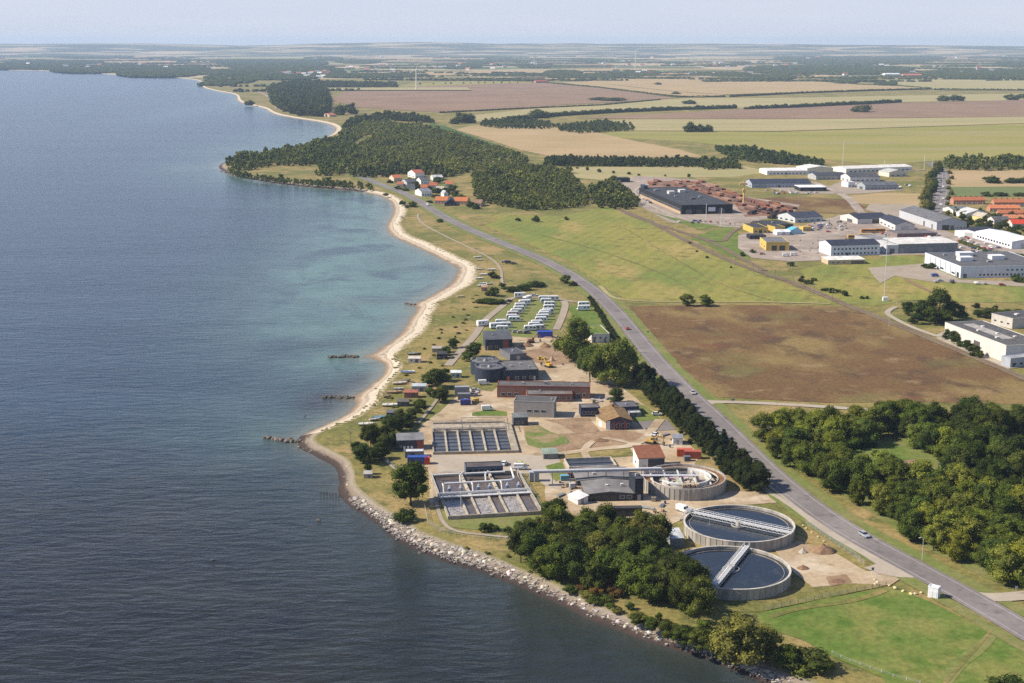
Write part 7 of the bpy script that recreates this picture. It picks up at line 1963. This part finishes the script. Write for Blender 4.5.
# ------------------------------------------------------------------ beach huts and boats
def boat(px, py, L, rz, c, label, tarp=None):
    t = thing('boat', label, 'boat', G(px, py, ZL + .25), rz)
    xs = [-.5, -.3, 0, .3, .46, .5]; ws = [.17, .21, .22, .15, .05, .01]
    mb = MB(); vs = []
    for x, w in zip(xs, ws): vs += [(x * L, -w * L, .75 + .12 * (x > .2)), (x * L, -w * L * .7, .12), (x * L, w * L * .7, .12), (x * L, w * L, .75 + .12 * (x > .2))]
    fs = [(0, 1, 2, 3)]
    for k in range(len(xs) - 1):
        a = 4 * k; b = a + 4
        fs += [(a, b, b + 1, a + 1), (a + 1, b + 1, b + 2, a + 2), (a + 2, b + 2, b + 3, a + 3)]
    mb.add(vs, fs); part('hull', mb, METAL, t, c)
    d = MB(); n = len(xs)
    d.add([(x * L * .96, -w * L * .92, .62) for x, w in zip(xs, ws)] + [(x * L * .96, w * L * .92, .62) for x, w in zip(xs, ws)], [tuple(list(range(n)) + list(range(2 * n - 1, n - 1, -1)))])
    part('deck' if not tarp else 'tarpaulin', d, PLAIN, t, tarp or tuple(v * .8 for v in c))
    for k in (-.2, .12): part('thwart', MB().box(k * L, k * L + .3, -.17 * L, .17 * L, .64, .72), PLAIN, t, (.3, .2, .12))
    part('trestle', MB().box(-.3 * L, -.26 * L, -.2 * L, .2 * L, -.2, .14).box(.2 * L, .24 * L, -.14 * L, .14 * L, -.2, .14).box(-.3 * L, .24 * L, -.05, .05, -.2, -.1), PLAIN, t, (.2, .15, .1))
BO = [(478, 257.3, 6, .2, WHITE, 'white boat lying topmost on the dune above the big bay', None), (480, 260.3, 5, -.1, (.6, .55, .5), 'cream boat just below the topmost dune boat', None), (491.5, 269.8, 6, .0, WHITE, 'white boat beside the round dune bush', None), (478.5, 269.5, 5, .1, OFFW, 'pale boat in the dune grass facing the round bush', None), (483.5, 274.8, 6, .05, WHITE, 'white boat below the round dune bush', None), (479, 278.6, 6, .05, WHITE, 'white boat in the middle of the dune row', None), (483.5, 283.8, 5, .1, WHITE, 'white boat next to the small beach hut', None), (489.8, 284.2, 4.5, .3, OFFW, 'short cream boat inland of the small beach hut', None), (482, 286, 6.5, 0, WHITE, 'long white boat in front of the scrub clump', None), (461, 296.8, 5, .2, (.6, .5, .38), 'sandy coloured boat near the beach edge', None),
 (413.5, 354.3, 6, .05, (.12, .14, .15), 'dark boat on the grass by the small bay', (.3, .34, .33)), (408, 372.6, 7, .05, WHITE, 'white boat with a blue cover above the small bay', (.04, .14, .35)), (400, 383.6, 7, .2, (.6, .54, .45), 'cream boat beside two others in the dune grass', None), (406, 381.5, 5, .6, (.2, .2, .2), 'dark boat pointing at the cream boat', None), (398.5, 389.4, 5, .0, (.5, .5, .5), 'grey boat below the cream boat', None), (394.5, 392.6, 7, .1, (.45, .28, .18), 'brown boat below the grey boat', None), (391, 405.6, 8, .02, (.66, .66, .6), 'long pale boat alone in the dune grass', None), (380, 418, 6, .1, (.1, .3, .42), 'turquoise boat by the dark thicket', None), (366.5, 424.8, 7, .1, (.66, .66, .58), 'whitish boat closest to the beach point', None), (387, 397, 4, .5, (.3, .2, .13), 'little brown boat on the dune slope', None), (375, 420, 5, .4, (.5, .48, .44), 'grey white boat just seaward of the turquoise boat', None), (404, 203, 6, 1.1, WHITE, 'white boat on the grass strip at the north end of the bay', None), (401, 217, 6, 1.2, WHITE, 'white boat on the grass strip farther down the bay', None)]
for b in BO: boat(*b)
def hut(px, py, w, d, h, c, rc, label, rz=.05):
    s = ppm(px, py)
    bd(label, 'hut', (px - w * s / 2, py), (px + w * s / 2, py), h=h, D=d, wall=c, rc=rc, roof='gx', rh=.8, doors=(('f', .55, .8, 1.8, DGREY),), windows=(('f', 1, .9, 1.6, .6, .1, .4),), name='beach_hut', over=.15)
hut(414.5, 362.8, 6, 4, 2.0, (.62, .56, .5), (.55, .5, .44), 'cream beach hut with pale roof on the dune grass')
hut(411, 398, 6, 4, 2.4, (.32, .12, .08), (.34, .13, .09), 'red wooden beach hut among bushes')
hut(419, 391.8, 6.5, 4.5, 2.5, (.34, .37, .38), (.44, .48, .50), 'grey beach hut with light roof behind the red one')
hut(442, 359.5, 5, 6, 2.6, (.03, .03, .033), (.05, .05, .055), 'black tarred beach hut by the hedge end')
hut(438, 352.5, 6, 4, 2.0, (.3, .27, .22), (.38, .34, .30), 'grey brown beach hut above the black tarred one')
hut(446, 353, 4, 4, 2.0, (.12, .11, .1), (.16, .15, .14), 'small dark beach hut beside the grey brown one')
hut(403, 406.5, 5, 4, 2.0, (.1, .09, .08), (.13, .12, .11), 'dark beach hut sunk in the thicket below the red one')
hut(392, 418, 4.5, 4, 2.2, (.09, .09, .1), (.13, .13, .14), 'dark blue beach hut at the end of the turquoise boat')
hut(484.5, 291.4, 4, 3, 2.6, (.40, .22, .14), (.4, .24, .16), 'small terracotta beach hut at the scrub clump')
hut(456, 378, 5, 4, 2.4, (.45, .52, .48), (.62, .66, .64), 'pale green hut in the hedge below the digester tanks')
hut(368, 478.5, 3, 3, 1.6, (.3, .27, .23), (.4, .38, .35), 'little concrete bunker hut on the shore meadow')
hut(1012, 366.5, 5, 4, 3, (.6, .6, .6), (.36, .38, .41), 'white lean-to hut at the corner of the big cream store')
# ------------------------------------------------------------------ masts, lamps, wires, turbines
def mast(px, py, hpx, r, label, cat, c=(.55, .56, .58), box=False, arms=0, name='mast'):
    h = hm(py, hpx, px)
    t = thing(name, label, cat, G(px, py))
    part('pole', MB().tube((0, 0, 0), (0, 0, h), r, 8, 0, r * .6), METAL, t, c)
    part('footing', MB().box(-r * 3, r * 3, -r * 3, r * 3, -.1, .35), CONC, t, (.4, .38, .35))
    for k in range(arms):
        z = h * (.97 - .05 * k); part('antenna', MB().box(-r * 5, r * 5, -.06, .06, z - .06, z + .06), METAL, t, c)
    if box: part('cabinet', MB().box(-1.4, 1.6, -3.2, -1.0, 0, 2.6), METAL, t, WHITE)
    return t
mast(884, 300.5, 66, .22, 'tall radio mast with a white cabinet on the estate meadow', 'mast', box=True, arms=3)
mast(842.6, 167, 26, .25, 'slim white mast behind the far workshop range', 'mast', (.72, .72, .72), arms=2)
mast(884, 172, 12, .3, 'short white chimney mast by the cream house', 'mast', (.7, .7, .7))
mast(924, 170, 16, .3, 'pale light mast where the highway leaves the estate', 'mast', (.7, .7, .7), arms=1)
mast(932, 171, 14, .3, 'thin mast standing in the highway trees', 'mast', (.6, .6, .6), arms=1)
mast(721, 226, 18, .3, 'floodlight mast before the black works hall', 'mast', (.6, .62, .64), arms=1)
mast(706, 221, 17, .3, 'floodlight mast at the corner of the black works hall', 'mast', (.6, .62, .64), arms=1)
mast(889, 326, 12, .12, 'thin pole beside the track at the heath corner', 'pole', (.4, .38, .35))
mast(566, 455, 18, .1, 'thin flag pole on the lawn by the dark basin', 'pole', (.5, .5, .5))
mast(479.5, 381, 18, .1, 'thin light pole in the yard before the digester tanks', 'pole', (.5, .5, .5))
mast(461, 512, 28, .10, 'lamp pole on the lawn below the aeration basins', 'pole', (.6, .6, .58))
mast(709, 533, 12, .08, 'thin measuring pole in front of the farther clarifier', 'pole', (.6, .6, .6))
mast(351, 450, 18, .1, 'dark mast with a crossbar at the beach point', 'mast', (.1, .09, .08), arms=2)
def lamp(px, py, side=1):
    t = thing('street_lamp', 'slim grey street lamp on the verge before the ' + ('lower' if py > 500 else 'upper') + ' end of the big wood', 'street lamp', G(px, py), roaddir(px, py), None)
    part('pole', MB().tube((0, 0, 0), (0, 0, 7.5), .09, 6, 0, .06), METAL, t, (.5, .5, .5))
    part('arm', MB().tube((0, 0, 7.45), (0, 1.6 * side, 7.7), .05, 5), METAL, t, (.5, .5, .5))
    part('lamp_head', MB().box(-.15, .15, 1.3 * side - .35, 1.3 * side + .35, 7.62, 7.78), METAL, t, (.6, .6, .6))
for px, py in ((922, 561), (773, 446)): lamp(px, py, -1)
def railmast(p, ang):
    t = thing('railway_mast', 'grey catenary mast beside the railway line', 'mast', p, ang, 'catenary masts of the railway')
    part('pole', MB().tube((0, 0, 0), (0, 0, 8), .16, 6), METAL, t, (.2, .19, .18))
    part('arm', MB().tube((0, 0, 7), (0, -3.2, 7.3), .06, 5).tube((0, 0, 6.2), (0, -3, 7.2), .05, 5), METAL, t, (.25, .24, .23))
for px, py in ((652, 224), (672, 235), (692, 246.5), (712, 255), (735, 266), (753, 273), (775, 281), (793, 287), (814, 296), (832, 302)):
    railmast(G(px, py), -.45)
def turbine(px, pyb, hubpx, rpx, label, spin, hub=None):
    s = ppm(px, pyb); h = hm(pyb, hubpx, px); r = rpx / s
    t = thing('wind_turbine', label, 'wind turbine', G(px, pyb))
    k = max(.9, .5 / s)
    part('tower', MB().tube((0, 0, 0), (0, 0, h), 2.0, 12, 0, 1.3), METAL, t, WHITE)
    part('nacelle', MB().box(-1.4, 1.4, -3, 4, h - 1.2, h + 1.8), METAL, t, WHITE)
    part('hub', MB().tube((0, -4.4, h + .3), (0, -3, h + .3), 1.3, 10), METAL, t, WHITE)
    for q in range(3):
        a = spin + q * 2.094
        part('blade', MB().tube((0, -3.8, h + .3), (r * math.sin(a), -3.8, h + .3 + r * math.cos(a)), 1.0, 6, 0, .25), METAL, t, WHITE)
turbine(416.3, 90.5, 20, 7, 'white wind turbine on the big brown field', .3)
turbine(635.2, 71.5, 20, 7, 'white wind turbine among the far stubble fields', .9)
turbine(994.5, 51.5, 11, 5, 'distant white wind turbine near the horizon, the seaward one', .2)
turbine(1006, 51.5, 10, 5, 'distant white wind turbine near the horizon, the inland one', .7)
def crane():
    t = thing('yard_crane', 'yellow slewing crane with one arm in the rusty stock yard', 'crane', G(743.5, 203.5))
    h = hm(203, 21)
    part('tower', MB().tube((0, 0, 0), (0, 0, h), 1.0, 8, 0, .8), METAL, t, (.66, .46, .16))
    part('arm', MB().box(-4.5, 3, -.8, .8, h - 2.5, h - .8).tube((-4.4, 0, h - 1), (0, 0, h + 1.5), .3, 6), METAL, t, (.66, .46, .16))
    part('cab', MB().box(-1.4, 1.4, -1.4, 1.4, h * .55, h * .55 + 2.4), METAL, t, (.6, .42, .15))
    part('footing', MB().box(-2, 2, -2, 2, -.1, .8), CONC, t, (.4, .36, .3))
crane()
# long bundles of pipe in the stock yard
def bundle(px, py, L, label, c, rz):
    t = MB()
    for k in range(4):
        for j in range(2 + (k < 2)): t.tube((-L / 2, -1.8 + k * 1.2, .6 + 1.0 * j), (L / 2, -1.8 + k * 1.2, .6 + 1.0 * j), .52, 7)
    o = link('pipe_stack', t.mesh('pipe_stack', RUSTY), None, c, G(px, py, ZL + .3)); o.rotation_euler = (0, 0, rz)
    tag(o, label, 'pipe stack', 'pipe stacks of the yard')
ps = random.Random(4)
yd_dir = math.atan2(G(795, 207).y - G(700, 183).y, G(795, 207).x - G(700, 183).x)
for x, y in scatter([(652, 181.5), (700, 181.5), (740, 196), (792, 207), (786, 214), (748, 216), (742, 206), (700, 192), (650, 185)], 13, 46, seed=5):
    bundle_c = ps.choice([(.20, .085, .05), (.17, .075, .05), (.12, .065, .05), (.24, .14, .10)])
    m = (x, y)
    t = MB(); L = ps.uniform(12, 24)
    for k in range(4):
        for j in range(2): t.tube((-L / 2, -1.8 + k * 1.2, .6 + 1.0 * j), (L / 2, -1.8 + k * 1.2, .6 + 1.0 * j), .58, 6)
    o = link('pipe_stack', t.mesh('pipe_stack', RUSTY), None, bundle_c, (x, y, ZL + .3)); o.rotation_euler = (0, 0, yd_dir + ps.uniform(-.1, .1))
    tag(o, 'long stack of rusty steel pipes in the works yard', 'pipe stack', 'rusty pipe stacks of the yard')
for k, (px, py) in enumerate(((762, 211), (768, 212.5), (775, 213.5), (782, 214), (752, 213.5), (772, 217.5))):
    bundle(px, py, 16, 'dark curved heap row of scrap at the yard rim', (.10, .07, .06), 1.1)
# fences
def fence(pts, label, h=1.3, gap=3.0, c=(.35, .32, .28), wires=3):
    wp = resample([G(*p) for p in pts], gap)
    t = thing('fence', label, 'fence', wp[0])
    for p in wp:
        q = p - wp[0]; part('post', MB().tube((q.x, q.y, -.1), (q.x, q.y, h), .07, 5), PLAIN, t, c)
    w = MB()
    for k in range(wires):
        z = h * (k + 1) / (wires + .2)
        for a, b in zip(wp, wp[1:]):
            q, r_ = a - wp[0], b - wp[0]; w.tube((q.x, q.y, z), (r_.x, r_.y, z), .025, 4)
    part('wire', w, PLAIN, t, (.4, .4, .4))
fence([(764, 611.5), (790, 605.5), (830, 597), (865, 590), (886, 586)], 'dark post fence between the tank meadow and the bright lawn', c=(.09, .08, .05))
fence([(806, 524), (830, 541), (855, 558), (864, 565)], 'wire mesh fence along the road side of the soil heap', 1.8, 3.0, (.42, .42, .4), 5)
fence([(832, 654), (850, 662), (870, 669), (893, 677), (920, 684)], 'pale rail fence along the seaward edge of the bright lawn', .9, 3.0, (.6, .58, .52), 2)
fence([(424, 505), (428, 524), (441, 532), (470, 537), (510, 541)], 'thin fence curving round the lawn of the aeration basins', 1.5, 3.0, (.45, .45, .42), 3)
fence([(384, 459), (399, 472), (409, 482)], 'garden fence beside the shore footpath', 1.2, 2.5, (.4, .38, .34), 3)
fence([(840, 304.5), (880, 304), (930, 304), (1000, 303), (1040, 303)], 'long pale fence across the estate meadow', 1.4, 9.0, (.55, .53, .48), 2)
# the clipped hedge in the clearing
hd = MB(); a, b = G(848, 450), G(876, 447)
d = (b - a).normalized(); n = Vector((-d.y, d.x, 0))
V, Q, T = crown_arrays(900, 'bush', 400, .05, 8)
t = thing('clipped_hedge', 'long clipped hedge in the clearing of the big wood', 'hedge', a)
L = (b - a).length
hd.add([tuple((d * (L * u) + n * (1.0 * w) + Vector((0, 0, z)))) for u in (0, 1) for w in (-1, 1) for z in (0, 1.7)], [(0, 1, 3, 2), (4, 6, 7, 5), (0, 4, 5, 1), (2, 3, 7, 6), (1, 5, 7, 3), (0, 2, 6, 4)])
o = part('foliage', hd, LEAF, t, (.05, .08, .025))
o = tag(link('memorial_stone', ROCKS[2], None, (.4, .38, .35), G(898, 462)), 'grey memorial stone in the clearing of the big wood', 'stone'); o.scale = (1.1, .8, 2)
# road signs at the junctions
def sign(px, py, c, label, w=.9, h=2.4):
    t = thing('road_sign', label, 'road sign', G(px, py), roaddir(px, py) + math.pi / 2)
    part('post', MB().tube((0, 0, 0), (0, 0, h), .05, 6), METAL, t, (.45, .45, .45))
    part('panel', MB().box(-w / 2, w / 2, -.04, .0, h - .9, h), METAL, t, c)
sign(872.5, 575, (.1, .1, .11), 'dark signpost at the sandy works entrance')
sign(648, 335, (.05, .2, .12), 'small green sign on the verge beside the heath')
sign(733, 404, (.3, .3, .3), 'grey signs at the mouth of the side road', 1.6)
sign(1016, 594, (.4, .4, .4), 'grey sign at the wood entrance by the lower junction')
# far cottages scattered in the countryside, each a small white or red roofed speck
vil = random.Random(31)
def cottage_mesh():
    m = MB(); m.box(-7, 7, -4, 4, 0, 4, 0)
    m.add([(-7.4, -4.4, 3.8), (7.4, -4.4, 3.8), (7.4, 4.4, 3.8), (-7.4, 4.4, 3.8), (-7.4, 0, 8), (7.4, 0, 8)], [(0, 1, 5, 4), (2, 3, 4, 5), (0, 4, 3), (1, 2, 5), (0, 3, 2, 1)], 1)
    return m
COT = [cottage_mesh().mesh('farmhouse', [WALL, m]) for m in (glass('red_tile', (.36, .13, .08), .8), glass('grey_slate', (.25, .25, .26), .8), glass('pale_sheet', (.55, .54, .52), .8))]
for zone, n, lab in (([(205, 80), (262, 74.5), (330, 72.5), (330, 78), (250, 83), (212, 86)], 46, 'tiny house of the seaside village beyond the bay'), ([(340, 66), (560, 64), (560, 74), (350, 74)], 18, 'tiny farmhouse in the countryside beyond the brown field'), ([(600, 62), (1000, 66), (1020, 76), (620, 75)], 26, 'tiny farmhouse in the inland countryside'), ([(0, 62), (210, 64), (205, 70), (30, 69)], 10, 'tiny house near the far shore woods'), ([(300, 51), (1020, 53), (1020, 60), (300, 60)], 40, 'tiny pale building far away under the horizon')):
    for x, y in scatter(zone, 40, n, seed=n):
        if not on_land(x, y) and y > 4200: continue
        o = link('farmhouse', vil.choice(COT), None, vil.choice([WHITE, OFFW, (.5, .4, .3)]), (x, y, ZL)); s = 1 + y / 9000; o.scale = (s, s, s); o.rotation_euler = (0, 0, vil.uniform(-.6, .6))
        tag(o, lab, 'house', lab.replace('house', 'houses', 1))

# ------------------------------------------------------------------ yard clutter
cl = random.Random(19)
def clutter(zone, n, gap, what, labels, seed):
    for x, y in scatter(zone, gap, n, seed=seed):
        kind, lab, cat, colr = cl.choice(labels)
        mb = MB()
        if kind == 'pallet':
            for k in range(cl.randint(2, 5)): mb.box(-.6, .6, -.4, .4, .02 + .16 * k, .14 + .16 * k)
        elif kind == 'pipe_bundle':
            L = cl.uniform(3, 6)
            for k in range(3): mb.tube((-L / 2, k * .5, .25), (L / 2, k * .5, .25), .23, 7)
        elif kind == 'crate':
            mb.box(-.8, .8, -.7, .7, 0, 1.2); mb.box(-.86, .86, -.76, .76, 1.203, 1.3)
        elif kind == 'drum':
            mb.tube((0, 0, 0), (0, 0, .9), .4, 12); mb.tube((0, 0, .3), (0, 0, .36), .43, 12)
        o = link(kind, mb.mesh(kind, RUSTY), None, vary(colr, .2), (x, y, ZL + .25)); o.rotation_euler = (0, 0, cl.uniform(0, 3.1))
        tag(o, lab + what, cat, lab + what)
KINDS = [('pallet', 'weathered wooden pallet', 'pallet', (.36, .26, .16)), ('pipe_bundle', 'bundle of grey pipes', 'pipes', (.3, .3, .31)), ('crate', 'low dull crate', 'crate', (.25, .2, .15)), ('drum', 'dark steel drum', 'drum', (.08, .1, .16))]
clutter([(560, 346), (586, 352), (590, 362), (560, 366)], 9, 2.4, ' lying in the earthworks yard', KINDS, 1)
clutter([(460, 392), (480, 392), (484, 404), (470, 406)], 8, 2.2, ' near the seaward container stack', KINDS, 2)
clutter([(640, 434), (668, 434), (684, 447), (660, 450)], 9, 2.4, ' on the sand by the white hut', KINDS, 3)
clutter([(556, 482), (574, 482), (574, 496), (560, 498)], 7, 2.0, ' at the side of the felt roofed hall', KINDS, 4)
clutter([(646, 500), (676, 502), (664, 516), (648, 512)], 6, 2.6, ' on the sand below the emptied tank', KINDS, 5)
clutter([(596, 398), (630, 398), (610, 404), (590, 404)], 7, 2.4, ' behind the ochre roofed house', KINDS, 6)

clutter([(700, 221), (740, 222), (755, 227), (720, 225)], 10, 4, ' before the black works hall', KINDS, 7)
clutter([(810, 224), (840, 218), (852, 226), (830, 231)], 16, 4, ' on the storage lot by the blue grey roofed house', KINDS, 8)
clutter([(905, 240), (960, 240), (1000, 252), (965, 254)], 14, 5, ' on the lot between pale roofed hall and white hall', KINDS, 9)
clutter([(755, 240), (800, 238), (830, 240), (820, 258), (795, 258)], 12, 5, ' on the paving round the yellow garage', KINDS, 10)
for zone, n, lab in (([(760, 190.5), (800, 192.5), (830, 192.5), (800, 194.5)], 10, 'van or car by the white roofed open store'), ([(880, 186), (905, 184), (915, 188), (900, 190.5)], 9, 'car among the far row of sheds'), ([(846, 184.5), (862, 184), (868, 187), (852, 188.5)], 5, 'car by the white gabled building'), ([(930, 281), (1000, 284), (1000, 285.5), (935, 283)], 6, 'car on the drive of the long white factory')):
    for x, y in scatter(zone, 3.8, n, seed=len(lab) + 3):
        o = link('parked_car', LOT, None, lot.choice([(.5, .5, .5), WHITE, WHITE, (.04, .04, .05), (.3, .04, .03), (.3, .3, .32)]), (x, y, ZL + .42)); o.rotation_euler = (0, 0, lot.choice([.1, 1.6]) + lot.uniform(-.1, .1))
        tag(o, lab, 'car', lab.replace('car', 'cars', 1))
